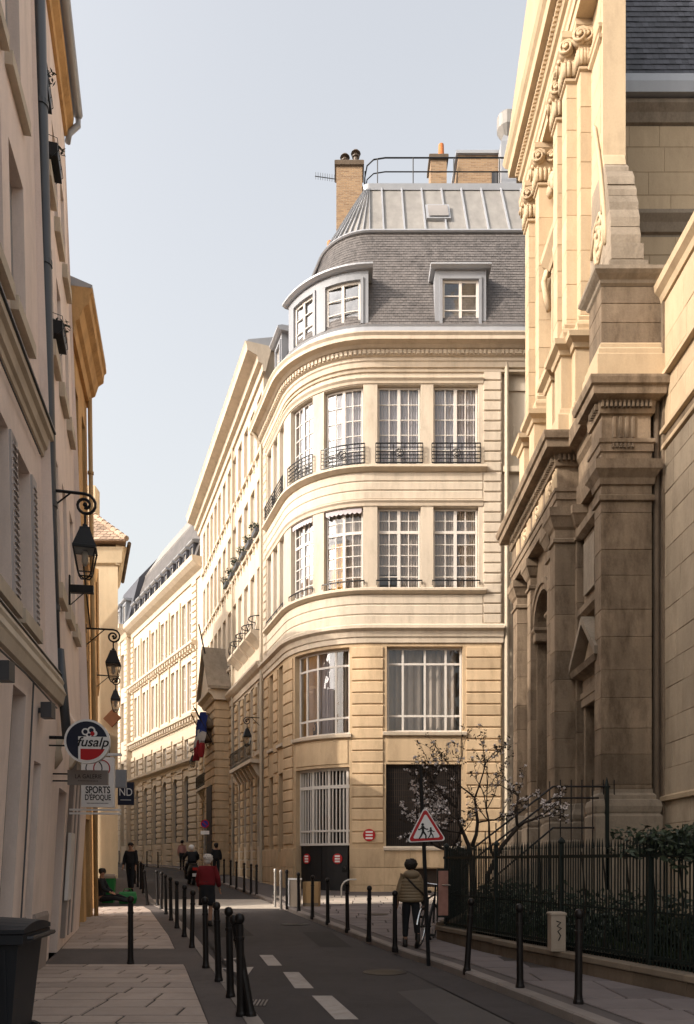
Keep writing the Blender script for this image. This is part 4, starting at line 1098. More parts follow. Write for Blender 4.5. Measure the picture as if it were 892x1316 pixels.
# --- scroll buttress: stepped stones on an incurving edge
sc = rect('scroll_buttress', 5.97, 6.5, 18.15, 18.9, [(0, 14.6), (0, 24.2)], 'church_up')
def edgeY(z): return 17.42 + .88 * min(1, max(0, (z - 15.4) / 3.0)) ** 1.7
zs = [15.42, 15.85, 16.3, 16.72, 17.05, 17.5, 17.75, 18.3, 18.75, 19.4, 20.1, 20.9, 21.6, 22.3, 23.2, 24]
xr = [6.56, 6.56, 6.57, 6.57, 6.56, 6.48, 6.46, 6.44, 6.42, 6.42, 6.42, 6.42, 6.42, 6.42, 6.42]
for k, (a, b) in enumerate(zip(zs, zs[1:])):
    y0, y1 = edgeY(a), edgeY(b); e = rnd.uniform(-.015, .015) if k < 8 else 0; mb = MB(); x0 = 5.9 + .03 * min(k, 6) / 3
    mb.loft([[(x0, y0 + e, a + .006), (xr[k], y0 + e, a + .006), (xr[k], 18.9, a + .006), (x0, 18.9, a + .006)], [(x0, (y0 + y1) / 2 - .03 + e, (a + b) / 2), (xr[k] + .01, (y0 + y1) / 2 - .03 + e, (a + b) / 2), (xr[k], 18.9, (a + b) / 2), (x0, 18.9, (a + b) / 2)], [(x0, y1 + e, b - .006), (xr[k], y1 + e, b - .006), (xr[k], 18.9, b - .006), (x0, 18.9, b - .006)]])
    mb.build('buttress_stone', M['church_grey' if k < 6 else 'church_up'], sc)
for z in (20.85, 21.1):
    q = MB(); q.rect(5.95, 6.42, 18.25, 18.9, [(0, z), (.06, z + .05), (.08, z + .12), (0, z + .16)]); q.build('moulding', M['church_up'], sc)
q = MB()                                   # carved spiral and leaf relief on the street face
q.tube([(5.9, 18.25 + .5 * (1 - t / 14) * math.cos(t * .9), 16.1 + .75 * (1 - t / 14) * math.sin(t * .9)) for t in range(14)], .05, 6)
q.tube([(5.9, 17.75 + .8 * (t / 9) ** 1.5, 15.7 + 3.4 * t / 9) for t in range(10)], .05, 6)
q.tube([(5.9, 18.0 + .6 * (t / 9) ** 1.5, 16.6 + 2.6 * t / 9) for t in range(10)], .035, 6)
for k in range(16): q.ball((5.92, 18.3 + rnd.uniform(-.25, .25), rnd.uniform(15.7, 16.7)), .06, .09, .13, 6, 4)
q.build('scroll_relief', M['church_up'], sc, smooth=True)
# --- lower order: pilasters B1 B2 C1 C2
def pilaster(x0, x1, y0, y1, m='church', base=True):
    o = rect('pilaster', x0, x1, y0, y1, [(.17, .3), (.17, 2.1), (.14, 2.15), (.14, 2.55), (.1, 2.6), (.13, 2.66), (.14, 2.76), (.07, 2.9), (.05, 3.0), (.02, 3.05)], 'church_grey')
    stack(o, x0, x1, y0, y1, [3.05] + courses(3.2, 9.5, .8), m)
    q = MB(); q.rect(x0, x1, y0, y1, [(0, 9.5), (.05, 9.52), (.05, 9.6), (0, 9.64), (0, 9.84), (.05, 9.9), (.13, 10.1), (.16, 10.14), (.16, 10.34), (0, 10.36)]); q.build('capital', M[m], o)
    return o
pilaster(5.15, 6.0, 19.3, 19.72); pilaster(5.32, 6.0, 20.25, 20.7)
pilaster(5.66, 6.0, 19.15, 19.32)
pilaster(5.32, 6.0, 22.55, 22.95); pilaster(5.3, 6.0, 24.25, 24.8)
eb = entab(5.2, 6.05, 19.3, 24.6, .42, ch)
q = MB(); y = 19.3
while y < 24.2: q.box(5.06, 5.15, y, y + .06, 11.52, 11.66); y += .12
for k in range(7): x = 5.2 + k * .12; q.box(x, x + .06, 19.16, 19.25, 11.52, 11.66)
tag(q.build('dentils', M['church'], eb), kind='stuff')
for y in (19.5, 20.2, 20.9, 21.6, 22.3, 23.0, 23.7):
    for j in (-.13, 0, .13):
        q = MB(); q.loft([[(5.24, y + j - .045, z), (5.185, y + j - .03, z), (5.185, y + j + .03, z), (5.24, y + j + .045, z)] for z in (10.89, 11.38)]); q.build('triglyph_bar', M['church_up'], eb)
for y in (19.85, 21.25, 22.65):
    q = MB(); q.tube([(5.2, y + .14 * math.cos(t), 11.13 + .17 * math.sin(t)) for t in [2 * math.pi * k / 12 for k in range(13)]], .035, 5); q.ball((5.2, y, 11.13), .05, .08, .09, 8, 5); q.build('carved_roundel', M['church_up'], eb, smooth=True)
# entablature over the side bay between A and B (set back)
q = MB(); q.rect(5.72, 6.1, 17.8, 19.3, [(0, 10.36), (.04, 10.6), (.04, 10.86), (-.02, 10.88), (-.02, 11.4), (.06, 11.5), (.1, 11.7), (.3, 11.75), (.34, 12.05), (.1, 12.2)]); q.build('entablature', M['church'], ch)
ashlar(ch, lambda u, d, z: (5.9 - d, u, z), 17.5, 19.3, 2.0, 10.3, .5, .8, 'church', skip=lambda u, z: 17.65 < u < 19.05 and z < 5.6)
# side door with pedimented frame
dr = rect('side_doorway', 5.78, 6.1, 17.62, 17.78, [(0, 1.9), (0, 5.5)], 'church')
q = MB(); q.box(5.78, 6.1, 18.86, 19.0, 1.9, 5.5); q.build('jamb', M['church'], dr)
q = MB(); q.rect(5.76, 6.1, 17.6, 19.02, [(0, 5.35), (.03, 5.37), (.03, 5.55), (.05, 5.57), (.05, 5.7), (0, 5.72), (0, 6.0), (.04, 6.04), (.22, 6.12), (.26, 6.26), (.05, 6.28)]); q.build('lintel', M['church'], dr)
q = MB(); q.loft([[(x, 17.62, 6.27), (x, 18.31, 7.0), (x, 19.0, 6.27)] for x in (5.74, 6.0)]); q.build('tympanum', M['church'], dr)
for a, b in ((17.3, 18.31), (19.32, 18.31)):
    q = MB(); q.loft([[(x, a, 6.24), (x, b, 7.2), (x, b, 7.38), (x, a, 6.42)] for x in (5.5, 6.1)]); q.build('pediment_slope', M['church_grey'], dr)
q = MB(); q.box(6.3, 6.36, 17.78, 18.86, 1.9, 5.4); dd = q.build('door', M['wood_dark'], dr)
for y in (17.86, 18.36):
    for z0, z1 in ((2.0, 3.0), (3.1, 4.2), (4.3, 5.3)): q = MB(); q.rect(6.27, 6.31, y, y + .42, [(0, z0), (0, z1)]); q.build('door_panel', M['wood_dark'], dd)
# framed panel above the door
fr = rect('framed_panel', 5.78, 6.0, 17.75, 18.95, [(0, 7.75), (.0, 9.5)], 'church')
q = MB(); q.box(5.70, 5.8, 17.95, 18.75, 8.0, 9.25); q.build('panel', M['church_grey'], fr)
for z0, z1, o in ((9.45, 9.75, .12), (7.5, 7.75, .1)): q = MB(); q.rect(5.74, 6.0, 17.75, 18.95, [(0, z0), (o, z0 + .1), (o, z1)]); q.build('moulding', M['church'], fr)
# arched bay
PA = Path(lambda a: (5.5, a, -1, 0))
mb = MB(); wall(mb, PA, 20.0, 23.5, .3, 10.36, [(20.75, 22.5, 1.9, 9.15, True)], .9); ab = mb.build('arch_wall', M['church'], ch, tidy=False)
q = MB(); cy, r0, zs_ = 21.625, .875, 9.15 - .875
ring = lambda r, x: [(x, cy - r * math.cos(t), zs_ + r * math.sin(t)) for t in [math.pi * k / 16 for k in range(17)]]
rings = []
for t in [math.pi * k / 16 for k in range(17)]:
    rings.append([(x, cy - r * math.cos(t), zs_ + r * math.sin(t)) for r, x in ((r0, 5.52), (r0, 5.40), (r0 + .14, 5.40), (r0 + .16, 5.35), (r0 + .3, 5.35), (r0 + .3, 5.52))])
q.loft(rings); q.build('archivolt', M['church'], ab)
for y0, y1 in ((20.68, 20.98), (22.28, 22.58)):
    q = MB(); q.rect(5.42, 6.2, y0, y1, [(.02, zs_ - .35), (.03, zs_ - .3), (.03, zs_ - .12), (.09, zs_ - .05), (.09, zs_ + .02), (0, zs_ + .05)]); q.build('impost', M['church'], ab)
q = MB(); q.box(6.35, 6.45, 20.7, 22.6, 1.8, 9.2); q.build('main_door', M['wood_dark'], ab)
# --- pedestals and upper order
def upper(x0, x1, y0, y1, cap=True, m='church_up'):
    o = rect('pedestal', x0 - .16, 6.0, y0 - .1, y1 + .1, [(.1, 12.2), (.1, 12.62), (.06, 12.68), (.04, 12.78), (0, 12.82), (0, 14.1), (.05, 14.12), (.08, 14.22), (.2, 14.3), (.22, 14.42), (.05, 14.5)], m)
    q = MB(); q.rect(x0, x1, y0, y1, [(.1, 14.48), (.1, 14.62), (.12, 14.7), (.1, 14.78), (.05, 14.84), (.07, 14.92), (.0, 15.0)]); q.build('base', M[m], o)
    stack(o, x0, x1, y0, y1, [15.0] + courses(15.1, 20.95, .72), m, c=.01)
    q = MB(); q.rect(x0, x1, y0, y1, [(0, 20.95), (.05, 20.98), (.05, 21.04), (0, 21.08), (.02, 21.3), (.09, 21.85), (.16, 21.95), (.16, 22.1), (.02, 22.12)]); c_ = q.build('capital', M[m], o)
    for y, x in ((y0 - .06, x0 - .02), (y0 - .06, x1 - .12), (y1 + .06, x0 - .02)):
        for s_ in ((-1, 0),):
            q = MB(); ax = Vector((-.35, -1, 0)).normalized() if y < y0 else Vector((-1, .2, 0)).normalized()
            u = Vector((-ax.y, ax.x, 0)); ctr = Vector((x, y, 21.72))
            pts = [ctr + (u * math.cos(t) + Vector((0, 0, 1)) * math.sin(t)) * (.2 - .014 * t) + ax * (.05 + .008 * t) for t in [k * .6 for k in range(22)]]
            q.tube(pts, .035, 6, radii=[.042 - .0008 * k for k in range(22)])
            q.tube([ctr - ax * .14, ctr + ax * .06], .17, 12)
            q.ball(ctr + ax * .12, .05, n=8, m=5)
            q.build('volute', M[m], c_, smooth=True)
    q = MB()
    for k in range(9):
        y = y0 - .03 if k < 4 else y0 + (y1 - y0) * (k - 4) / 4; x = x0 + (x1 - x0) * (k + .5) / 4 if k < 4 else x0 - .03
        q.tube([(x, y, 21.1), (x - .02, y - .03, 21.3), (x - .04, y - .07, 21.42), (x - .05, y - .1, 21.38)], .05, 6, radii=[.07, .06, .05, .025])
    q.build('leaf_row', M[m], c_, smooth=True)
    return o
upper(5.46, 5.96, 19.35, 19.75); upper(5.72, 6.0, 19.05, 19.36); upper(5.5, 6.0, 20.35, 20.75)
upper(5.5, 6.0, 22.3, 22.7); upper(5.5, 6.0, 23.55, 24.0)
ashlar(ch, lambda u, d, z: (5.99 - d, u, z), 18.9, 24.6, 12.2, 22.1, .6, .95, 'church_up')
# window bay between the upper pairs
ow = rect('upper_window', 5.8, 6.0, 21.0, 21.16, [(0, 14.6), (0, 18.6)], 'church_up')
q = MB(); q.box(5.8, 6.0, 21.96, 22.1, 14.6, 18.6); q.build('jamb', M['church_up'], ow)
q = MB(); q.rect(5.76, 6.0, 20.96, 22.14, [(0, 18.4), (.05, 18.5), (.2, 18.7), (.22, 18.85), (0, 18.9)]); q.build('lintel', M['church_up'], ow)
q = MB(); q.box(5.93, 5.97, 21.16, 21.96, 14.6, 18.4); q.build('glazing', M['glass_dark'], ow)
q = MB()
for y in (20.95, 22.15): q.tube([(5.75, y, 17.3), (5.66, y, 17.7), (5.6, y, 18.1), (5.68, y, 18.4), (5.78, y, 18.3)], .08, 7)
tag(q.build('consoles', M['church_up'], ow, smooth=True), kind='stuff')
# carved hanging drapery between capitals
q = MB()
for k in range(10): q.ball((5.78, 21.0 + .12 * k, 20.9 + .25 * math.sin(k) - .04 * k), .12, .16, .2, 7, 5)
q.build('carved_garland', M['church_up'], ow, smooth=True)
# upper entablature
q = MB(); q.rect(5.55, 6.3, 18.4, 24.75, [(0, 22.1), (0, 22.35), (.04, 22.37), (.04, 22.6), (.08, 22.66), (-.02, 22.7), (-.02, 23.25), (.06, 23.3), (.1, 23.42)]); ue = q.build('entablature', M['church_up'], ch)
q = MB(); q.rect(5.55, 6.3, 18.4, 24.75, [(.09, 23.42), (.12, 23.6), (.34, 23.66), (.36, 23.95), (.44, 24.05), (.5, 24.2), (.5, 24.26), (0, 24.4)]); q.build('cornice', M['church_up'], ue)
q = MB(); y = 18.4
while y < 24.8: q.box(5.36, 5.46, y, y + .06, 23.44, 23.58); y += .12
tag(q.build('dentils', M['church_up'], ue), kind='stuff')
q = MB(); q.loft([[(x, 18.2, 24.3), (x, 24.9, 24.3), (x, 24.9, 24.7), (x, 18.2, 28.6)] for x in (5.15, 6.1)]); q.build('raking_pediment', M['church_up'], ch)
# --- aisle wall coming towards the camera and nave wall behind
aw = MB(); aw.box(6.96, 7.5, 5, 17.3, 0, 14.0); aw.box(6.9, 7.5, 17.0, 17.5, 0, 14.0); ow_ = aw.build('aisle_wall', M['church'], ch)
ashlar(ow_, lambda u, d, z: (6.955 - d, u, z), 12.4, 17.25, .5, 10.6, .62, 1.0, 'church_mid')
ashlar(ow_, lambda u, d, z: (6.955 - d, u, z), 12.4, 17.25, 11.05, 13.85, .62, 1.0, 'church_up')
q = MB(); q.loft([[(7.0, y, 13.85), (6.9, y, 13.87), (6.86, y, 14.0), (6.76, y, 14.1), (6.74, y, 14.25), (6.9, y, 14.33), (7.6, y, 14.9), (7.6, y, 13.85)] for y in (5, 17.2)]); q.build('aisle_coping', M['church_up'], ow_)
for z, o in ((12.1, .12), (10.6, .06), (10.95, .08), (2.9, .08)):
    q = MB(); q.loft([[(7.0, y, z), (6.95 - o, y, z + .03), (6.95 - o, y, z + .12), (7.0, y, z + .2)] for y in (5, 17.1)]); q.build('string_course', M['church_up'], ow_)
q = MB(); q.tube([(6.82, 17.15, .6), (6.82, 17.15, 12)], .07, 8); q.build('downpipe', M['wallstone'], ow_)
nv = MB(); nv.box(6.5, 16, 21.05, 26, 8, 22.2); no = nv.build('nave_wall', M['church_grey'], ch)
ashlar(no, lambda u, d, z: (u, 21.04 - d, z), 6.5, 10.0, 13.5, 18.5, .55, .95, 'church_up')
ashlar(no, lambda u, d, z: (u, 21.04 - d, z), 6.5, 10.0, 19.1, 21.5, .6, 1.0, 'church_up')
for z in (18.55, 21.5):
    q = MB(); q.loft([[(x, 21.1, z), (x, 20.98, z + .05), (x, 20.9, z + .25), (x, 20.78, z + .4), (x, 20.78, z + .5), (x, 21.1, z + .55)] for x in (6.45, 12)]); q.build('string_course', M['church_grey'], no)
q = MB(); q.loft([[(x, 21.1, 22.05), (x, 20.65, 22.05), (x, 20.6, 22.3), (x, 20.66, 22.55), (x, 21.1, 22.6)] for x in (6.4, 12)]); q.build('gutter', M['zinc'], no)
q = MB(); q.loft([[(x, 20.85, 22.5), (x, 22.4, 28.6), (x, 22.8, 28.6), (x, 21.6, 22.5)] for x in (6.4, 12)]); q.build('roof_boarding', M['slate_dark'], no)
PN = Path(lambda a: (a, 20.85, 0, -1))
slates(no, PN, 6.4, 10.2, (.03, 22.5), (-1.52, 28.6), .2, .17, M['slate_dark'])
# landing, steps and railing of the side door
st = rect('stair', 4.45, 5.5, 17.0, 24, [(0, .3), (0, 1.92)], 'church_grey')
for k in range(9):
    q = MB(); q.box(2.7 + k * .195, 2.7 + (k + 1) * .195 + .02, 17.15, 19.0, .3, .5 + k * .158); q.build('step', M['church_grey'], st)
rl = MB()
def rail(pts, r=.022): rl.tube(pts, r, 5)
for y in (17.0,):
    rail([(2.5, y, 1.7), (4.5, y, 3.25), (5.75, y, 3.25)]); rail([(2.5, y, 1.45), (4.5, y, 3.0), (5.75, y, 3.0)]); rail([(2.9, y, 1.0), (4.5, y, 2.35), (5.7, y, 2.35)])
rg = rl.build('stair_railing', M['iron'], st)
for k in range(15):
    x = 2.55 + k * .235; zt = 3.4 if x > 4.5 else 1.75 + (x - 2.5) * .775 + .12
    q = MB(); q.tube([(x, 17.0, .4 if x < 4.45 else 1.9), (x, 17.0, zt)], .014, 5); q.build('baluster', M['iron'], rg)
q = MB(); q.box(5.6, 5.68, 16.85, 16.93, 1.0, 3.25); q.lathe([(.05, 3.25), (.03, 3.35), (.001, 3.45)], (5.64, 16.89, 0), 8); q.build('railing_post', M['fence'], rg)
anchor(ch)

# ------------------------------------------------------------------ buildings along the left pavement
def leanf(k):
    return lambda z: (-.06 * (4 - z) if z < 4 else -.17 * min(1, (z - 4) / .35) - k * (z - 4))
# -- nearest: rendered house with string courses
P1 = straight((-2.24 - .17 * .5, .5), (-2.24 - .17 * 11.2, 11.2), left=False, lean=leanf(.022))
n1 = thing('near_house', 'pinkish rendered house at the left edge with stone string courses and shuttered windows', 'building', (-4, 6, 0))
k1 = P1.L / 10.7
def s1(Y): return (Y - .5) * k1
UW = [(1.6, 2.5), (3.4, 4.3), (5.0, 5.9), (6.55, 7.5), (8.5, 9.35), (9.7, 10.45)]
o1 = []
for a, b in UW:
    o1 += [(s1(a), s1(b), z, z + 2.0) for z in (8.6, 11.6, 14.6)]
    o1 += [(s1(a), s1(b), 4.75, 6.8)]
SH = [(6.4, 7.9), (8.35, 9.0), (9.75, 10.4)]
o1 += [(s1(1.5), s1(2.9), .1, 3.2), (s1(3.6), s1(5.2), .1, 3.2), (s1(6.3), s1(8.0), .1, 3.2), (s1(8.75), s1(9.35), .1, 3.6), (s1(9.95), s1(10.35), .1, 2.9)]
mb = MB(); wall(mb, P1, .1, P1.L, -.1, 18.0, o1, .22, zsub=(2, 4, 4.35, 8, 12)); mb.build('wall', M['plaster'], n1)
for o in o1:
    a, b, z0, z1 = o; c = (a + b) / 2; mb = MB()
    for x in (a + .04, c, b - .04): fbox(mb, P1, x - .04, x + .04, -.2, -.15, z0, z1)
    for k in range(4): z = z0 + .04 + (z1 - z0 - .08) * k / 3; fbox(mb, P1, a, b, -.196, -.154, z - .03, z + .03)
    f = mb.build('window' if z0 > 4 else 'shop_window', M['frame_grey'] if z0 > 4 else M['frame_brown'], n1)
    mb = MB(); mb.quad(P1.P(a, -.21, z0), P1.P(b, -.21, z0), P1.P(b, -.21, z1), P1.P(a, -.21, z1)); mb.build('pane', M['glass_dark'], f, tidy=False)
    if z0 > 4:
        mb = MB(); fbox(mb, P1, a - .1, b + .1, -.02, .1, z0 - .2, z0 - .02); mb.build('window_sill', M['moulding'], f)
    if 4 < z0 < 6:                                      # louvred shutters folded back on the wall
        for x0, x1 in ((a - .27, a - .02), (b + .02, b + .27)):
            mb = MB(); fbox(mb, P1, x0, x1, .0, .03, z0, z1); s_ = mb.build('shutter', M['shutter'], f)
            mb = MB()
            for k in range(24): z = z0 + .08 + k * (z1 - z0 - .16) / 24; mould(mb, P1, x0 + .05, x1 - .05, [(.03, z), (.05, z + .01), (.03, z + .06)])
            tag(mb.build('slats', M['shutter'], s_), kind='stuff')
def pmould(par, p, a, b, prof, name='string_course', m='moulding'):
    mb = MB(); mould(mb, p, a, b, prof); return mb.build(name, M[m], par)
pmould(n1, P1, .1, P1.L + .1, [(-.02, 3.85), (.05, 3.87), (.07, 4.0), (.1, 4.03), (.12, 4.15), (.16, 4.2), (.16, 4.3), (.04, 4.33), (-.02, 4.33)])
pmould(n1, P1, .1, P1.L + .12, [(.16, 4.302), (.19, 4.31), (.19, 4.34), (-.02, 4.38)], 'flashing', 'pipe')
pmould(n1, P1, .1, P1.L + .1, [(-.02, 7.4), (.04, 7.42), (.05, 7.5), (.09, 7.53), (.11, 7.66), (.16, 7.7), (.16, 7.8), (-.02, 7.83)])
pmould(n1, P1, .1, P1.L + .12, [(.16, 7.803), (.19, 7.81), (.19, 7.84), (-.02, 7.9)], 'flashing', 'pipe')
pmould(n1, P1, s1(10.4), P1.L, [(-.02, 0), (.05, 0), (.05, .85), (.03, .9), (-.02, .9)], 'plinth', 'plaster_dark')
pmould(n1, P1, s1(9.4), s1(9.92), [(-.02, 0), (.05, 0), (.05, .85), (.03, .9), (-.02, .9)], 'plinth', 'plaster_dark')
mb = MB(); mb.loft([[P1.P(a, -.25, -.1), P1.P(a, -5, -.1), P1.P(a, -5, 18), P1.P(a, -.25, 18)] for a in (.1, P1.L)]); mb.build('rear_wall', M['plaster'], n1)
mb = MB(); mb.quad(P1.P(P1.L, 0, -.1), P1.P(P1.L, -.5, -.1), P1.P(P1.L, -.5, 4), P1.P(P1.L, 0, 4)); mb.quad(P1.P(P1.L, 0, 4), P1.P(P1.L, -.5, 4), P1.P(P1.L, -.5, 18), P1.P(P1.L, 0, 18)); mb.build('end_wall', M['plaster'], n1, tidy=False)
for Y in (7.95, 10.0):
    mb = MB(); x, y, z = P1.P(s1(Y), .12, 3.55); mb.box(x - .07, x + .07, y - .07, y + .07, z - .1, z + .1); l_ = mb.build('wall_spotlight', M['pipe'], n1)
    mb = MB(); mb.box(x - .14, x - .06, y - .03, y + .03, z - .03, z + .03); mb.build('bracket', M['pipe'], l_)
for pts in ([(s1(6), .05, 7.3), (s1(8), .045, 7.33), (s1(10.9), .05, 7.3)], [(s1(9.5), .04, 3.8), (s1(9.6), .04, 2.2), (s1(9.62), .04, .9)], [(s1(7), .06, 3.75), (s1(9), .07, 3.78), (s1(10.8), .06, 3.74)]):
    mb = MB(); mb.tube([P1.P(*q) for q in pts], .012, 5); mb.build('cable', M['pipe'], n1)
# grey downpipe with brackets
mb = MB(); mb.tube([P1.P(P1.L + .14, .09, z) for z in (18, 12, 8, 7.3, 6, 4.7)], .085, 10)
mb.tube([P1.P(P1.L + .14, .16, 4.7), P1.P(P1.L + .14, .12, 3.4)], .07, 8)
dp = mb.build('downpipe', M['pipe'], n1, smooth=True)
for z in (5.3, 6.8, 10.3, 12.6, 15):
    mb = MB(); c = P1.P(P1.L + .14, .09, z); mb.lathe([(.1, -.04), (.1, .04)], c, 12); mb.build('pipe_collar', M['pipe'], dp)
mb = MB(); mb.lathe([(.06, 2.95), (.16, 3.1), (.13, 3.25), (.17, 3.4)], P1.P(P1.L + .1, .12, 0)[:2] + (0,), 10); mb.build('carved_bracket', M['moulding'], n1, smooth=True)

# -- second: long rendered house
P2 = straight((-4.17, 11.2), (-5.38, 16.3), left=False, lean=leanf(.027))
n2 = thing('rendered_house', 'long pinkish rendered house with rows of bare windows and a zinc gutter', 'building', (-4.8, 13.7, 0))
k2 = P2.L / 5.1
def s2(Y): return (Y - 11.2) * k2
o2 = []
for Y in (11.75, 12.95, 14.1, 15.2):
    for z, h in ((6.25, 2.2), (10.25, 1.9), (13.2, 1.75)): o2.append((s2(Y), s2(Y) + .62, z, z + h))
o2 += [(s2(12.0), s2(12.95), .1, 2.75), (s2(12.9) + .35, s2(14.9), .3, 3.1)]
mb = MB(); wall(mb, P2, 0, P2.L, -.1, 16.9, o2, .2, zsub=(2, 4, 4.35, 8, 12)); mb.build('wall', M['plaster'], n2)
for o in o2[:-2]:
    a, b, z0, z1 = o; c = (a + b) / 2; mb = MB()
    for x in (a + .03, c, b - .03): fbox(mb, P2, x - .03, x + .03, -.18, -.13, z0, z1)
    for k in range(4): z = z0 + .04 + (z1 - z0 - .08) * k / 3; fbox(mb, P2, a, b, -.176, -.134, z - .025, z + .025)
    f = mb.build('window', M['frame'], n2)
    mb = MB(); mb.quad(P2.P(a, -.19, z0), P2.P(b, -.19, z0), P2.P(b, -.19, z1), P2.P(a, -.19, z1)); mb.build('pane', M['glass_pale'], f, tidy=False)
    mb = MB(); fbox(mb, P2, a - .06, b + .06, -.02, .1, z0 - .28, z0 - .02); mb.build('window_sill', M['moulding'], f)
a, b, z0, z1 = o2[-2]
mb = MB(); fbox(mb, P2, a, b, -.34, -.28, z0, z1); d2 = mb.build('door', M['plaster_dark'], n2)
mb = MB(); fbox(mb, P2, a + .35, a + .62, -.28, -.24, 1.35, 1.75); mb.build('letter_box', M['pipe'], d2)
mb = MB(); wall(mb, P2, a - .01, b + .01, z0, z1, [(a, b, z0 + .001, z1 - .001)], .32, -.2); mb.build('door_reveal', M['plaster'], d2, tidy=False)
a, b, z0, z1 = o2[-1]
mb = MB(); fbox(mb, P2, a, b, -.25, -.2, z0, z1); sw = mb.build('shopfront', M['pipe'], n2)
for k in range(6):
    x = a + (b - a) * (k + .5) / 6
    mb = MB(); fbox(mb, P2, x - .05, x + .05, -.2, .06, z0, z1 - .05); mb.build('shop_post', M['plaster' if k % 2 else 'plaster_dark'], sw)
mb = MB(); fbox(mb, P2, a, a + .5, .03, .09, .95, 2.1); mb.build('notice_case', M['white'], sw)
mb = MB(); fbox(mb, P2, a, b, -.05, .1, z1 - .05, z1 + .22); mb.build('shop_fascia', M['grey_sign'], sw)
mb = MB(); mb.loft([[P2.P(q, -.25, -.1), P2.P(q, -4, -.1), P2.P(q, -4, 16.9), P2.P(q, -.25, 16.9)] for q in (0, P2.L - .02)]); mb.build('rear_wall', M['plaster'], n2)
mb = MB(); mb.quad(P2.P(P2.L, 0, -.1), P2.P(P2.L, -4, -.1), P2.P(P2.L, -4, 4), P2.P(P2.L, 0, 4)); mb.quad(P2.P(P2.L, 0, 4), P2.P(P2.L, -4, 4), P2.P(P2.L, -4, 16.9), P2.P(P2.L, 0, 16.9)); mb.build('end_wall', M['plaster'], n2, tidy=False)
pmould(n2, P2, 0, P2.L, [(-.1, 16.7), (.06, 16.7), (.08, 16.85), (.18, 16.95), (.2, 17.1), (-.1, 17.1)], 'eaves_moulding', 'ochre')
mb = MB(); mb.tube([P2.P(q, .28, 17.2) for q in (0, P2.L)], .1, 10); gt = mb.build('gutter', M['zinc'], n2, smooth=True)
mb = MB(); mb.tube([P2.P(P2.L, .28, 17.15), P2.P(P2.L + .02, .28, 17.0), P2.P(P2.L + .02, .1, 16.8), P2.P(P2.L + .02, .06, 16.6)], .06, 8); mb.build('gutter_outlet', M['zinc'], gt, smooth=True)
pmould(n2, P2, 0, P2.L, [(.18, 17.12), (-1.5, 19.0), (-4, 19.2), (-4, 17.12)], 'roof', 'zinc')
pmould(n2, P2, s2(13.0), P2.L, [(-.02, 3.15), (.04, 3.2), (.1, 3.32), (.16, 3.4), (-.02, 3.42)], 'shop_cornice')
# planters in the windows
for k, (Y, z, wz) in enumerate(((11.75, 13.4, 'highest and nearest'), (12.95, 13.35, 'second highest'), (12.95, 10.4, 'lowest'))):
    t = thing('wall_planter', f'{wz} of three black wire planters hung under windows of the rendered house', 'planter', P2.P(s2(Y) + .3, .1, z), group='planters on the rendered house')
    mb = MB(); fbox(mb, P2, s2(Y) + .05, s2(Y) + .6, .02, .2, z, z + .22); mb.build('trough', M['iron'], t)
    mb = MB()
    for q in range(4):
        x = s2(Y) + .05 + q * .18; mb.tube([P2.P(x, .02, z + .34), P2.P(x, .2, z + .3), P2.P(x, .22, z + .1), P2.P(x, .1, z - .03)], .006, 4)
    mb.build('wire_frame', M['iron'], t)
    mb = MB(); leaf_cloud(mb, P2.P(s2(Y) + .32, .12, z + .3), (.22, .1, .12), 70, .04); tag(mb.build('foliage', M['leaf'], t, tidy=False), kind='stuff')
    anchor(t)

# -- third: ochre house, then the low edge-on house beyond the lane, then the cream gable
P3 = straight((-5.66, 16.32), (-6.2, 19.0), left=False, lean=lambda z: -.012 * z)
n3 = thing('ochre_house', 'narrow ochre plastered house with deep moulded eaves behind the street lanterns', 'building', (-6, 17.7, .1))
o3 = [(a, a + .6, z, z + 2) for a in (.6, 1.8) for z in (4.4, 7.3, 10.0)] + [(.4, 1.1, .2, 2.6), (1.5, 2.3, .2, 2.6)]
mb = MB(); wall(mb, P3, 0, P3.L, 0, 13.2, o3, .2); mb.build('wall', M['ochre'], n3)
for o in o3:
    a, b, z0, z1 = o; mb = MB()
    for x in (a + .03, (a + b) / 2, b - .03): fbox(mb, P3, x - .03, x + .03, -.18, -.13, z0, z1)
    f = mb.build('window' if z0 > 1 else 'door', M['frame_grey'], n3)
    mb = MB(); mb.quad(P3.P(a, -.19, z0), P3.P(b, -.19, z0), P3.P(b, -.19, z1), P3.P(a, -.19, z1)); mb.build('pane', M['glass_dark'], f, tidy=False)
mb = MB(); mb.loft([[P3.P(q, -.25, 0), P3.P(q, -.25 - dq, 0), P3.P(q, -.25 - dq, 12.9), P3.P(q, -.25, 12.9)] for q, dq in ((0, 1.8), (P3.L - .02, .9))]); mb.build('rear_wall', M['ochre'], n3)
mb = MB(); mb.quad(P3.P(P3.L, 0, 0), P3.P(P3.L, -1, 0), P3.P(P3.L, -1, 13.2), P3.P(P3.L, 0, 13.2)); mb.build('end_wall', M['ochre'], n3, tidy=False)
pmould(n3, P3, 0, P3.L + .05, [(-.1, 12.7), (.08, 12.7), (.12, 12.95), (.2, 13.0), (.28, 13.25), (.4, 13.35), (.42, 13.55), (.47, 13.6), (.47, 13.68), (-.1, 13.7)], 'eaves_moulding', 'ochre')
pmould(n3, P3, 0, P3.L, [(.45, 13.69), (.47, 13.75), (-1, 14.2), (-1, 13.65)], 'roof', 'zinc')
mb = MB(); mb.tube([P3.P(P3.L - .2, .1, 12.8), P3.P(P3.L - .2, .1, .3)], .055, 8); d3 = mb.build('downpipe', M['pipe_ochre'], n3, smooth=True)
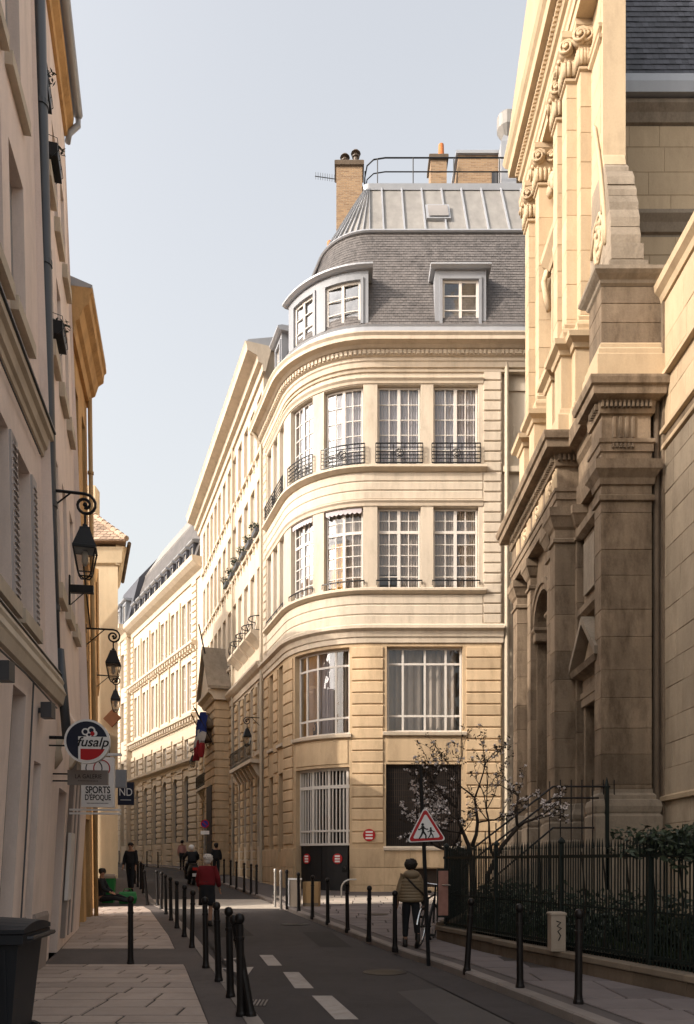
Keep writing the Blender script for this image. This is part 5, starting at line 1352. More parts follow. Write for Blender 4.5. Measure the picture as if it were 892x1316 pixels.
for z in (11.0, 9.0, 7.0): mb = MB(); mb.lathe([(.075, -.03), (.075, .03)], P3.P(P3.L - .2, .1, z), 10); mb.build('pipe_collar', M['pipe_ochre'], d3)
mb = MB(); mb.tube([P3.P(.2, .05, 9.4), P3.P(1.2, .06, 8.4), P3.P(2.4, .06, 7.2)], .018, 5); mb.build('cable', M['iron'], n3)

P4 = straight((-6.82, 21.1), (-11.4, 35.6), left=False)
n4 = thing('lane_house', 'ochre house seen edge on beyond the lane, carrying the third lantern', 'building', (-9, 28, .4))
o4 = [(1 + 2.2 * k, 1.8 + 2.2 * k, z, z + 1.9) for k in range(6) for z in (1.4, 5)]
mb = MB(); wall(mb, P4, 0, P4.L, .1, 9.5, o4, .2); mb.build('wall', M['ochre'], n4)
for a, b, z0, z1 in o4:
    mb = MB(); mb.quad(P4.P(a, -.19, z0), P4.P(b, -.19, z0), P4.P(b, -.19, z1), P4.P(a, -.19, z1)); mb.build('window', M['glass_dark'], n4, tidy=False)
mb = MB(); mb.loft([[P4.P(q, -.3, 0), P4.P(q, -dq, 0), P4.P(q, -dq, 9.6), P4.P(q, -.3, 9.6)] for q, dq in ((.02, 1.2), (P4.L, 4))]); mb.build('rear_wall', M['ochre'], n4)
mb = MB(); mb.loft([[P4.P(2.5, -3.4, z), P4.P(P4.L, -3.4, z), P4.P(P4.L, -6, z), P4.P(4.5, -6, z)] for z in (.1, 16.2)]); mb.build('unseen_shade_block', M['ochre'], n4)  # unseen tall block, added to shade the lower front of the corner building
mb = MB(); mb.quad(P4.P(0, 0, .1), P4.P(0, -1.2, .1), P4.P(0, -1.2, 9.5), P4.P(0, 0, 9.5)); mb.build('end_wall', M['ochre'], n4, tidy=False)
pmould(n4, P4, 0, P4.L, [(-.1, 9.2), (.03, 9.2), (.06, 9.4), (.08, 9.55), (-1.2, 10.0), (-1.2, 9.2)], 'eaves', 'ochre')

n5 = thing('cream_house', 'cream rendered house with blank gable wall and clay tile roof rising behind the lanterns', 'building', (-11.5, 37, .8))
P5 = straight((-10.75, 36.5), (-12.4, 41.2), left=False)
mb = MB(); mb.quad((-15, 36.5, .4), (-10.75, 36.5, .4), (-10.75, 36.5, 16.4), (-15, 36.5, 16.4)); wall(mb, P5, 0, P5.L, .4, 16.4, [(1 + 2 * k, 1.9 + 2 * k, z, z + 2) for k in range(2) for z in (2, 6, 10, 13.5)], .2); mb.build('wall', M['cream'], n5, tidy=False)
mb = MB(); mb.loft([[(-10.98, 36.75, z), (-15, 36.75, z), (-16, 41.2, z), (-12.7, 41.2, z)] for z in (.4, 16.4)]); mb.build('rear_wall', M['cream'], n5)
mb = MB(); mb.loft([[(-15.2, 36.5, 15.5), (-15.2, 36.38, 15.6), (-15.2, 36.25, 16.3), (-15.2, 36.5, 16.4)], [(-10.6, 36.5, 15.5), (-10.55, 36.38, 15.6), (-10.45, 36.25, 16.3), (-10.4, 36.5, 16.4)]]); mb.build('eaves_moulding', M['cream'], n5)
pmould(n5, P5, -.1, P5.L, [(-.1, 15.5), (.08, 15.5), (.15, 15.9), (.35, 16.2), (.4, 16.4), (-.1, 16.45)], 'eaves_moulding', 'cream')
mb = MB(); mb.tube([P5.P(-.3, .5, 16.5), P5.P(P5.L, .5, 16.5)], .09, 8); mb.build('gutter', M['wallstone'], n5)
mb = MB(); T = 16.5
mb.loft([[(-15.5, 36.0, T), (-10.2, 36.0, T), (-12.0, 41.3, T), (-16.5, 41.3, T)], [(-14.3, 38.6, 19.0), (-12.9, 38.6, 19.0), (-13.6, 41.3, 19.0), (-15.0, 41.3, 19.0)]]); rf5 = mb.build('roof', M['tile'], n5)
tl = MB()
for k in range(12):
    t = k / 12; y, z = 36.0 + 2.6 * t, T + 2.5 * t; x0, x1 = -15.5 + 1.2 * t, -10.2 - 2.7 * t; n = max(2, int((x1 - x0) / .3))
    for j in range(n):
        a, b = x0 + (x1 - x0) * j / n, x0 + (x1 - x0) * (j + 1) / n
        tl.quad((a, y, z + .05), (b - .03, y, z + .05), (b - .03, y + .28, z + .29), (a, y + .28, z + .29))
tag(tl.build('roof_tiles', M['tile'], n5, tidy=False), kind='stuff')
mb = MB()
for k in range(9):
    a, b = k / 9, (k + 1.15) / 9; mb.tube([(-10.2 - 2.7 * a, 36.0 + 2.6 * a, T + 2.5 * a + .08), (-10.2 - 2.7 * b, 36.0 + 2.6 * b, T + 2.5 * b + .02)], .13, 7)
mb.build('hip_tiles', M['tile'], n5)
mb = MB(); mb.box(-13.2, -12.3, 38, 38.7, 18, 20.0); mb.build('chimney', M['cream'], n5)
mb = MB(); mb.loft([[(-12.5, 41.3, z), (-25.5, 66, z), (-30, 64, z), (-17, 41.3, z)] for z in (.4, 13.0)]); mb.build('unseen_shade_block', M['cream'], n5)  # unseen row of further houses, added to shade the far building's lower floors
# hanging square plaque, fittings low on the gable wall
mb = MB(); mb.loft([[(-10.98, y, 7.9), (-10.55, y, 8.35), (-10.95, y, 8.75), (-11.38, y, 8.3)] for y in (36.3, 36.4)]); mb.build('plaque', M['plaque'], n5)
mb = MB(); mb.box(-11.4, -11.1, 36.3, 36.45, 6.5, 7.6); mb.build('fitting', M['wallstone'], n5)
for t in (n1, n2, n3, n4, n5): anchor(t)

# ------------------------------------------------------------------ church garden: low wall, fence, planting
L1 = math.hypot(FEN[1][0] - FEN[2][0], FEN[1][1] - FEN[2][1])
PFN = straight((1.68, 14.6), (5.55, 3.4), left=False)   # s from the street corner towards the camera; d outwards is negative X side
def _fen(a):
    tx, ty = (5.55 - 1.68), (3.4 - 14.6); L = math.hypot(tx, ty); tx /= L; ty /= L
    return (1.68 + tx * a, 14.6 + ty * a, ty, -tx)
PFN = Path(_fen)
lwl = thing('garden_wall', 'low stained stone wall with pale coping carrying the green garden fence', 'wall', (2.7, 11.6, .1))
k = 0
a = 0.0
while a < 11.6:
    b = min(a + rnd.uniform(.8, 1.25), 11.8); z0 = G(_fen(a)[1])
    mb = MB(); course(mb, PFN, a + .004, b - .004, -.3, 0 + rnd.uniform(-.006, .006), 0, z0 + .27, .012); mb.build('wall_stone', M['wallstone'], lwl)
    mb = MB(); course(mb, PFN, a + .004, b - .004, -.32, .035 + rnd.uniform(-.004, .004), z0 + .272, z0 + .36, .014); mb.build('coping_stone', M['coping'], lwl)
    a = b
PF2 = Path(lambda a: (1.68 + .26 * a, 14.6 + .966 * a, -.966, .26))
a = 0
while a < 4.2:
    b = a + 1.05
    mb = MB(); course(mb, PF2, a + .004, b - .004, -.3, 0, 0, .47, .012); mb.build('wall_stone', M['wallstone'], lwl)
    a = b
anchor(lwl)
gb = MB(); gb.poly([(1.75, 14.5, .42), (5.8, 3.4, .42), (7.0, 3.4, .42), (7.0, 17.2, .42), (2.4, 17.2, .42)]); tag(gb.build('garden_bed', M['soil'], tidy=False), kind='structure')
fc = thing('garden_fence', 'dark green iron fence of close upright bars on the low stone wall', 'fence', (2.7, 11.6, .5))
bar_mesh = None
def fence_run(p, n, pitch, off, zt, par):
    global bar_mesh
    for k in range(n):
        a = .1 + k * pitch; x, y, nx, ny = p.fn(a); post = k % 31 == 0
        if bar_mesh is None:
            q = MB(); q.tube([(0, 0, 0), (0, 0, .9), (0, 0, 1.44)], .0105, 5); q.lathe([(.014, 1.44), (.01, 1.48), (.001, 1.56)], (0, 0, 0), 6); b_ = q.build('fence_bar', M['fence'], par); bar_mesh = b_.data
        else: b_ = link('fence_bar', bar_mesh, par)
        b_.location = (x - nx * .15, y - ny * .15, .36)
        b_.rotation_euler = (0, R(rnd.uniform(-.3, .3)), 0)
        if post:
            q = MB(); q.box(-.03, .03, -.03, .03, 0, 1.5); q.rect(-.03, .03, -.03, .03, [(0, 1.5), (.012, 1.52), (.012, 1.55), (-.025, 1.6)])
            b_ = q.build('fence_post', M['fence'], par); b_.location = (x - nx * .16, y - ny * .16, .36)
    for z, t in ((.46, .02), (1.68, .022), (1.0, .012)):
        q = MB(); fbox(q, p, 0, .1 + n * pitch, -.15 - t * .6, -.15 + t * .6, z - t, z + t); q.build('fence_rail', M['fence'], par)
fence_run(PFN, 192, .059, 0, 1.75, fc); fence_run(PF2, 62, .063, 0, 1.75, fc)
anchor(fc)
# notice board on the corner of the fence, cabinet in the fence line
nb = thing('notice_board', 'narrow faded reddish notice board fixed to the corner of the green fence', 'notice board', (1.78, 14.35, .5))
mb = MB(); mb.box(-.12, .1, -.03, .03, .08, .98); mb.build('board', M['fence'], nb)
mb = MB(); mb.box(-.10, .08, -.042, -.031, .12, .94); mb.build('poster', M['poster'], nb)
cbx = thing('utility_cabinet', 'small beige utility cabinet with black graffiti standing on the low wall', 'cabinet', (2.93, 10.86, .362), R(0))
mb = MB(); mb.rect(-.1, .1, -.08, .12, [(0, 0), (0, .5), (.012, .505), (.012, .53), (-.01, .545)]); mb.build('casing', M['cabinet'], cbx)
mb = MB(); mb.tube([(-.03, -.085, .42), (.03, -.085, .40), (-.02, -.085, .35), (.04, -.085, .32), (-.01, -.085, .28), (.03, -.085, .22), (.0, -.085, .15)], .008, 4); mb.build('graffiti', M['black'], cbx)
mb = MB(); mb.box(-.085, .085, -.087, -.08, .03, .1); mb.build('vent', M['cabinet'], cbx)
# lawn and ivy
gs = MB()
for _ in range(9000):
    y = rnd.uniform(5, 16.5); x0 = fx(y) + .4 if y < 14 else 2.4; x = rnd.uniform(x0, 6.8); h = rnd.uniform(.05, .16); a = rnd.uniform(0, 3.1); c, s_ = math.cos(a) * .012, math.sin(a) * .012
    gs.poly([(x - c, y - s_, .42), (x + c, y + s_, .42), (x + rnd.uniform(-.04, .04), y + rnd.uniform(-.04, .04), .42 + h)])
tag(gs.build('grass', M['grass'], tidy=False), kind='stuff')
iv = thing('ivy_hedge', 'dark glossy ivy spilling over the top of the green fence at the right edge', 'hedge', (3.9, 9.4, .45))
mb = MB()
for k in range(46):
    y = rnd.uniform(7.3, 9.9); x = fx(y) + rnd.uniform(.05, .8); z = 1.84 + rnd.uniform(-.16, .16)
    leaf_cloud(mb, (x + .1, y, z), (.32, .3, .13), 95, .045)
for k in range(7):
    y = rnd.uniform(7.6, 9.6); leaf_cloud(mb, (fx(y) + .05, y, 1.62 + rnd.uniform(-.12, .1)), (.1, .2, .12), 30, .04)
tag(mb.build('foliage', M['leaf'], iv, tidy=False), kind='stuff')
mb = MB()
for k in range(8): y = 8 + .45 * k; x = fx(y) + .5; mb.tube([(x, y, .42), (x + .05, y + .03, 1.1), (x - .02, y, 1.75)], .012, 5)
tag(mb.build('stems', M['bark'], iv), kind='stuff')
for k in range(10):
    y = 8 + k * .4
anchor(iv)
sh = thing('garden_shrubs', 'dark shrubs growing behind the green fence below the church stair', 'shrub', (4, 13, .42))
mb = MB()
for k in range(80):
    y = rnd.uniform(8, 16.2); x = fx(min(y, 14.6)) + rnd.uniform(.7, 2.0); leaf_cloud(mb, (x, y, .42 + rnd.uniform(.05, .55)), (.5, .5, .35), 80, .055)
tag(mb.build('foliage', M['leaf'], sh, tidy=False), kind='stuff')
mb = MB()
for k in range(10): y = 11.2 + .5 * k; x = fx(min(y, 14.6)) + 1.5; mb.tube([(x, y, .4), (x + .1, y, .9)], .02, 4)
tag(mb.build('stems', M['bark'], sh), kind='stuff')
anchor(sh)

# magnolia
mg = thing('magnolia_tree', 'small bare branched magnolia tree with pale blossoms behind the corner of the fence', 'tree', (2.55, 15.9, .42))
br = MB(); tips = []
def grow(p, d, L, r, depth):
    p = Vector(p); d = Vector(d).normalized(); pts = [p]; rr = [r]; n = 4
    for k in range(n):
        d = (d + Vector((rnd.gauss(0, .15), rnd.gauss(0, .15), rnd.gauss(.05, .12)))).normalized()
        p = p + d * L / n; pts.append(p); rr.append(r * (1 - .42 * (k + 1) / n))
        if depth > 0 and k >= 1 and rnd.random() < .75:
            s_ = Vector((rnd.gauss(0, 1), rnd.gauss(0, .8), rnd.gauss(.15, .5))).normalized()
            grow(p, (d * .55 + s_ * .8), L * rnd.uniform(.5, .72), rr[-1] * .6, depth - 1)
        if depth <= 1: tips.append((p.copy(), d.copy()))
    br.tube(pts, r, 5, radii=rr)
    if depth > 0:
        for _ in range(2):
            s_ = Vector((rnd.gauss(0, 1), rnd.gauss(0, .8), rnd.gauss(.2, .4))).normalized()
            grow(p, (d + s_ * .6), L * rnd.uniform(.6, .8), rr[-1] * .8, depth - 1)
    else: tips.append((p.copy(), d.copy()))
br.tube([(0, 0, -.1), (.02, 0, .6), (.0, 0, 1.1)], .06, 8, radii=[.075, .06, .055])
br.tube([(0.15, 0, -.1), (.3, .02, .8), (.55, .05, 1.3), (.85, .05, 1.65)], .04, 7, radii=[.05, .045, .04, .035])
grow((0, 0, 1.05), (-.7, -.15, .55), .9, .042, 3)
grow((0, 0, 1.05), (-.05, -.1, 1), 1.0, .045, 3)
grow((0, 0, 1.3), (.35, .1, .9), .9, .04, 3)
grow((.85, .05, 1.65), (.7, 0, .35), .6, .03, 2)
grow((.85, .05, 1.65), (-.1, 0, 1), .6, .03, 2)
grow((.4, .03, 1.1), (-.5, -.2, .8), .9, .028, 2)
mg.scale = (1.12, 1.12, 1.15)
br.build('trunk', M['bark'], mg, smooth=True)
fl = MB()
for p, d in tips:
    u = (p.x + 1.6) / 2.4
    prob = .42 if p.x < -.5 and p.z < 2.4 else (.32 if p.x > .9 else .1)
    if rnd.random() < prob:
        for _ in range(rnd.randint(5, 8)):
            a = Vector((rnd.gauss(0, 1), rnd.gauss(0, 1), rnd.gauss(.4, .7))).normalized(); b = a.cross(Vector((rnd.gauss(0, 1), rnd.gauss(0, 1), rnd.gauss(0, 1)))).normalized(); L = rnd.uniform(.035, .06)
            fl.quad(p, p + a * L * .6 - b * L * .35, p + a * L, p + a * L * .6 + b * L * .35)
tag(fl.build('blossoms', M['petal'], mg, tidy=False), kind='stuff')
lf_ = MB()
for p, d in tips:
    if rnd.random() < .5: leaf_cloud(lf_, p, (.06, .06, .06), 3, .03)
tag(lf_.build('buds', M['bark'], mg, tidy=False), kind='stuff')

# ------------------------------------------------------------------ wall lanterns
def lantern():
    t = thing('wall_lantern', '', 'street lamp')
    mb = MB()
    pts = [(0, 0, 0), (.5, 0, 0)] + [(.62 - .015 * 0 + (.165 - .012 * k * .45) * math.sin(k * .42), 0, -.165 + (.165 - .012 * k * .45) * math.cos(k * .42)) for k in range(24)]
    mb.tube(pts, .022, 6); mb.tube([(.02, 0, -.38), (.42, 0, -.01)], .013, 5)
    mb.box(-.02, .01, -.04, .04, -.1, .1); mb.box(-.02, .01, -.03, .03, -.44, -.34)
    mb.ball((.62, 0, -.16), .035, n=8, m=5)
    mb.build('bracket', M['iron'], t, smooth=False)
    mb = MB(); mb.tube([(.62, 0, -.3), (.62, 0, -.47)], .018, 6); mb.lathe([(.02, -.44), (.05, -.46), (.05, -.49), (.1, -.51), (.11, -.55), (.225, -.79), (.235, -.80), (.235, -.83), (.2, -.84)], (.62, 0, 0), 4, tilt=Matrix.Rotation(R(45), 3, 'Z'))
    mb.v = [v for v in mb.v]; mb.build('roof', M['iron'], t)
    mb = MB(); a, b, z0, z1 = .155, .095, -.83, -1.17
    c = [(1, 1), (1, -1), (-1, -1), (-1, 1)]
    for sx, sy in c: mb.tube([(.62 + sx * a, sy * a, z0), (.62 + sx * b, sy * b, z1)], .012, 5)
    for q, z in ((a, z0), (b, z1)):
        for (sx, sy), (ux, uy) in zip(c, c[1:] + c[:1]): mb.tube([(.62 + sx * q, sy * q, z), (.62 + ux * q, uy * q, z)], .011, 5)
    for sx, sy in c: mb.tube([(.62 + sx * b, sy * b, z1), (.62 + sx * .06, sy * .06, z1 - .06), (.62, 0, z1 - .08)], .011, 5)
    mb.build('cage', M['iron'], t)
    mb = MB()
    for (sx, sy), (ux, uy) in zip(c, c[1:] + c[:1]): mb.quad((.62 + sx * a * .97, sy * a * .97, z0), (.62 + ux * a * .97, uy * a * .97, z0), (.62 + ux * b * .97, uy * b * .97, z1), (.62 + sx * b * .97, sy * b * .97, z1))
    mb.build('glass', M['glass_lamp'], t, tidy=False)
    mb = MB(); mb.lathe([(.03, -.85), (.045, -.9), (.05, -1.0), (.02, -1.06)], (.62, 0, 0), 8); mb.build('bulb', M['white'], t, smooth=True)
    return t
l0 = lantern()
def set_lamp(t, loc, rz, label): t.location = loc; t.rotation_euler = (0, 0, rz); t['label'] = label; t['group'] = 'iron wall lanterns along the street'
xw, yw, zw = P2.P(.12, .0, 7.0)
lamps = [((xw, yw, zw), R(14 - 0), 'largest black iron wall lantern, hanging from a scroll bracket beside the grey downpipe'),
         (P3.P(2.1, .0, 7.12), R(11), 'middle of the three black wall lanterns on the left, in front of the cream gable'),
         (P4.P(6.0, .0, 8.05), R(17), 'smallest and lowest looking of the three black wall lanterns on the left'),
         (PC.P(8.0, .02, 7.75), R(180 + 20), 'black wall lantern on the right hand street front near the flags'),
         (PC.P(23.6, .02, 8.6), R(180 + 20), 'far black wall lantern beside the last windows of the street wing')]
for k, (loc, rz, lb) in enumerate(lamps):
    t = l0 if k == 0 else copy_tree(l0)
    set_lamp(t, loc, rz, lb)

# ------------------------------------------------------------------ shop signs
def text(s, size, m, par, loc, rot, ext=.004, shear=0, align='CENTER', name='lettering', sx=1, bold=0):
    cu = D.curves.new(name, 'FONT'); cu.body = s; cu.size = size; cu.extrude = ext; cu.shear = shear; cu.align_x = align; cu.align_y = 'CENTER'; cu.offset = bold
    o = D.objects.new(name, cu); COL.objects.link(o)
    dg = bpy.context.evaluated_depsgraph_get(); dg.update()
    me = D.meshes.new_from_object(o.evaluated_get(dg)); D.objects.remove(o)
    me.materials.clear(); me.materials.append(m)
    r = link(name, me, par, loc, rot); r.scale = (sx, 1, 1)
    return r
UPR = (R(90), 0, 0)
def clip(pts, nx, nz, c):
    out = []
    for (x0, z0), (x1, z1) in zip(pts, pts[1:] + pts[:1]):
        a, b = nx * x0 + nz * z0 - c, nx * x1 + nz * z1 - c
        if a <= 0: out.append((x0, z0))
        if a * b < 0: t = a / (a - b); out.append((x0 + (x1 - x0) * t, z0 + (z1 - z0) * t))
    return out
def plate(par, name, pts, y0, y1, m):
    mb = MB(); mb.loft([[(x, y0, z) for x, z in pts], [(x, y1, z) for x, z in pts]]); return mb.build(name, m, par)
circ = lambda r, n=40, cx=0, cz=0: [(cx + r * math.cos(2 * math.pi * k / n), cz + r * math.sin(2 * math.pi * k / n)) for k in range(n)]
rs = thing('round_shop_sign', 'round shop sign in navy white and red with black script lettering above the pavement', 'sign', (-3.6, 10.8, 3.27), R(8))
plate(rs, 'rim', circ(.305), -.05, .05, M['white'])
plate(rs, 'navy_field', circ(.275), -.054, .054, M['navy'])
wp = clip(clip(circ(.277), -1, 0, .115), 0, 1, .065)
plate(rs, 'white_field', wp, -.058, .058, M['white'])
rp_ = clip(clip(circ(.262), -1, 0, .085), 0, 1, -.105)
plate(rs, 'red_field', rp_, -.061, .061, M['red'])
text('fusalp', .185, M['black'], rs, (.075, -.062, -.015), UPR, .003, .28, bold=.002)
for cx, cz, r, m in ((-.02, .13, .05, 'white'), (.06, .15, .055, 'white'), (.025, .1, .045, 'white'), (.1, .11, .04, 'white'), (-.02, .13, .03, 'navy'), (.06, .15, .032, 'navy'), (.075, .105, .03, 'red'), (.03, .09, .02, 'navy')):
    plate(rs, 'emblem', circ(r, 14, cx, cz), -.059 - .001 * (m != 'white') - .0005 * cx, -.05, M[m])
mb = MB(); mb.tube([(-.62, 0, .05), (-.3, 0, .05)], .025, 6); mb.tube([(-.62, 0, -.06), (-.28, 0, -.06)], .012, 6); mb.box(-.65, -.6, -.05, .05, -.12, .12); mb.build('bracket', M['iron'], rs)
lg = thing('name_board_sign', 'taupe rectangular sign board with thin dark capitals below the round sign', 'sign', (-3.7, 11.15, 2.81), R(6))
mb = MB(); mb.box(-.29, .27, -.03, .03, -.105, .105); mb.build('board', M['grey_sign'], lg)
text('LA GALERIE', .085, M['black'], lg, (.0, -.031, .012), UPR, .001, 0, sx=.85)
mb = MB()
for k in range(14): mb.box(-.14 + k * .02, -.128 + k * .02, -.0322, -.03, -.055, -.045)
mb.build('small_print', M['black'], lg)
mb = MB(); mb.box(-.5, -.29, -.012, .012, .04, .06); mb.box(-.5, -.29, -.012, .012, -.06, -.04); mb.build('bracket', M['iron'], lg)
sp = thing('white_box_sign', 'white rectangular shop sign with overlapping rings and bold black capitals', 'sign', (-3.99, 12.5, 2.88), R(6))
mb = MB(); mb.box(-.26, .25, -.06, .06, -.4, .4); mb.build('panel', M['white'], sp)
text("SPORTS", .155, M['black'], sp, (.0, -.062, -.13), UPR, .002, 0, sx=.72, bold=.003)
text("D'ÉPOQUE", .125, M['black'], sp, (.0, -.062, -.25), UPR, .002, 0, sx=.68, bold=.002)
mb = MB()
for k in range(17): mb.box(-.17 + k * .02, -.157 + k * .02, -.0625, -.06, -.345, -.333)
mb.build('small_print', M['black'], sp)
for cx, m in ((-.06, 'black'), (.06, 'red')):
    mb = MB(); mb.tube([(cx + .125 * math.cos(2 * math.pi * k / 28), -.062 - (.001 if m == 'red' else 0), .22 + .13 * math.sin(2 * math.pi * k / 28)) for k in range(29)], .009, 5); mb.build('ring', M[m], sp)
mb = MB()
for z in (-.44, -.5): mb.box(-.45, .35, -.03, .03, z - .015, z + .015)
mb.box(-.45, .36, -.04, .04, .43, .47); mb.build('rail', M['white'], sp)
g2 = thing('grey_box_sign', 'plain grey box sign just right of the white shop sign', 'sign', (-3.98, 13.6, 3.06), R(6))
mb = MB(); mb.box(-.3, .12, -.06, .06, -.16, .15); mb.build('panel', M['lead'], g2)
mb = MB(); mb.box(-.6, -.3, -.02, .02, -.02, .02); mb.build('bracket', M['iron'], g2)
nd = thing('navy_square_sign', 'small dark navy square sign with white monogram letters', 'sign', (-4.26, 15.0, 2.92), R(8))
mb = MB(); mb.box(-.15, .15, -.04, .04, -.22, .22); mb.build('panel', M['navy'], nd)
text('ND', .21, M['white'], nd, (0, -.042, .02), UPR, .001, 0, sx=.8)
mb = MB(); mb.box(-.1, .1, -.043, -.04, -.13, -.12); mb.build('rule', M['white'], nd)
mb = MB(); mb.box(-.8, -.15, -.012, .012, .16, .185); mb.build('bracket', M['iron'], nd)
bs = thing('sign_bracket', 'short dark empty sign beam with diagonal stay below the largest lantern', 'bracket', (-5.0, 14.4, 6.65), R(8))
mb = MB(); mb.box(-.12, .3, -.05, .05, -.07, .07); mb.build('beam', M['iron'], bs)
mb = MB(); mb.tube([(-.12, 0, -.3), (.12, 0, -.07)], .01, 5); mb.box(-.14, -.11, -.04, .04, -.35, .25); mb.build('stay', M['iron'], bs)

# ------------------------------------------------------------------ bollards
bm_ = None
def bollard(loc, label, grp, m='bollard', h=1.0, tilt=None):
    global bm_
    t = thing('bollard', label, 'bollard', loc, rnd.uniform(0, 3), grp)
    if bm_ is None:
        mb = MB(); mb.lathe([(.055, -.05), (.055, .03), (.047, .05), (.042, .1), (.038, .72), (.038, .74), (.045, .745), (.045, .775), (.038, .78), (.038, .9)], (0, 0, 0), 12); a = mb.build('shaft', M['bollard'], t, smooth=False)
        mb = MB(); mb.lathe([(.03, .9), (.034, .912), (.045, .925), (.05, .95), (.045, .98), (.03, 1.0), (.002, 1.008)], (0, 0, 0), 12); b = mb.build('knob', M['bollard'], t, smooth=True)
        bm_ = (a.data, b.data)
    else:
        link('shaft', bm_[0], t); link('knob', bm_[1], t)
    if tilt: t.rotation_euler = tilt
    t.scale = (1, 1, h)
    return t
ORD = ['nearest', 'second', 'third', 'fourth', 'fifth', 'sixth', 'seventh', 'eighth', 'ninth', 'tenth', 'eleventh']
def gz(y): return G(y) + PAVE
lefts = [(-1.03, 7.58), (-1.29, 8.62), (-1.61, 9.77), (-2.0, 11.03), (-2.69, 13.49), (-3.13, 14.97), (-3.58, 16.38), (-4.05, 17.91), (-4.5, 19.35), (-4.94, 20.69), (-5.3, 21.77)]
for k, (x, y) in enumerate(lefts):
    bollard((x, y, gz(y)), f'{ORD[k]} upright bollard from the front in the row along the left kerb', 'bollards along the left kerb', tilt=(R(rnd.uniform(-2.5, 2.5)), R(rnd.uniform(-1.8, 1.8)), 0))
bollard((-.93, 7.55, gz(7.5)), 'bent bollard leaning sharply left across the nearest bollard of the left kerb', 'bollards along the left kerb', tilt=(R(-4), R(-10.5), 0))
bollard((-3.16, 11.36, gz(11.3)), 'lone bollard standing in the middle of the left pavement', 'bollards along the left kerb')
for k, (x, y) in enumerate([(-5.64, 22.02), (-6.97, 26.61), (-7.58, 28.6), (-8.05, 29.94), (-8.7, 31.93)]):
    bollard((x, y, gz(y)), ['leaning bollard at the sunlit lane mouth right of the walking man', 'first thin bollard close beside the walking man past the lane', 'second bollard past the lane beside the walking man', 'third bollard past the lane beside the walking man', 'last bollard past the lane half hidden by the walking man'][k], 'bollards past the lane on the left', tilt=(0, R(-6), 0) if k == 0 else None)
for k, (x, y) in enumerate([(2.45, 8.24), (2.06, 9.26), (1.65, 10.71), (.82, 13.31), (.41, 14.63), (.01, 16.02), (-.43, 17.42), (-.83, 18.64), (-1.25, 20.17)]):
    bollard((x, y, gz(y)), ['nearest bollard on the right pavement, in front of the fence', 'second bollard on the right, standing below the beige cabinet', 'slightly leaning bollard right of the triangular sign pole', 'bollard just left of the woman in the quilted jacket', 'second bollard left of the woman in the quilted jacket', 'third bollard left of the woman in the quilted jacket', 'bollard in front of the right end of the black door', 'bollard in front of the cardboard panels, right one', 'bollard in front of the cardboard panels, left one'][k], 'bollards along the right kerb', tilt=(0, R(3.5), 0) if k == 2 else (R(rnd.uniform(-1.2, 1.2)), R(rnd.uniform(-.8, .8)), 0))
for k, (x, y) in enumerate([(-2.02, 21.87), (-1.79, 21.05), (-1.64, 21.17)]):
    t = thing('steel_post', ['left', 'middle', 'right'][k] + ' of three bare steel posts at the sunlit corner beside the cardboard panels', 'post', (x, y, gz(y)), 0, 'steel posts at the corner')
    mb = MB(); mb.lathe([(.035, -.05), (.035, .95)], (0, 0, 0), 10); mb.build('tube', M['steel'] if k < 2 else M['bollard'], t)
    mb = MB(); mb.lathe([(.045, .93), (.045, .99), (.03, 1.03), (.002, 1.04)], (0, 0, 0), 10); mb.build('cap', M['steel'] if k < 2 else M['bollard'], t)
for k, (x, y) in enumerate([(-3.03, 26.07), (-3.3, 26.76), (-3.67, 27.77), (-4.19, 29.48), (-4.62, 30.9), (-5.13, 32.47)]):
    bollard((x, y, gz(y)), f'{ORD[k]} bollard along the kerb of the street wing beyond the corner', 'bollards along the street wing')
for k, (x, y) in enumerate([(-12.2, 50.2), (-13.5, 52.5), (-14.8, 54.8), (-16.1, 57.1), (-17.4, 59.4)]):
    bollard((x, y, gz(y)), f'{ORD[k]} far bollard in front of the arched far building', 'bollards before the far building')

# ------------------------------------------------------------------ road signs
ts = thing('warning_sign', 'red bordered triangular warning sign with two walking children on a leaning pole', 'road sign', (1.22, 11.63, gz(11.6)), 0)
mb = MB(); mb.tube([(0, 0, -.05), (-.07, 0, 1.75), (-.13, 0, 2.95)], .03, 8); mb.build('pole', M['iron'], ts)
def tri(r, n=5, rr=.035):
    pts = []
    for k in range(3):
        a = R(90 + 120 * k); c = ((r - 2 * rr) * math.cos(a), (r - 2 * rr) * math.sin(a))
        for j in range(n): q = a + R(-60 + 120 * j / (n - 1)); pts.append((c[0] + rr * math.cos(q), c[1] + rr * math.sin(q)))
    return pts
sg = thing('tmp', '', '')
D.objects.remove(sg)
sgn = plate(ts, 'sign_plate', tri(.35), -.012, .012, M['white']); sgn.location = (-.045, -.05, 1.98); sgn.rotation_euler = (0, R(-3), R(8))
plate(sgn, 'red_border', tri(.325), -.0145, -.012, M['red'])
plate(sgn, 'white_field', tri(.245, 5, .02), -.0165, -.0145, M['white'])
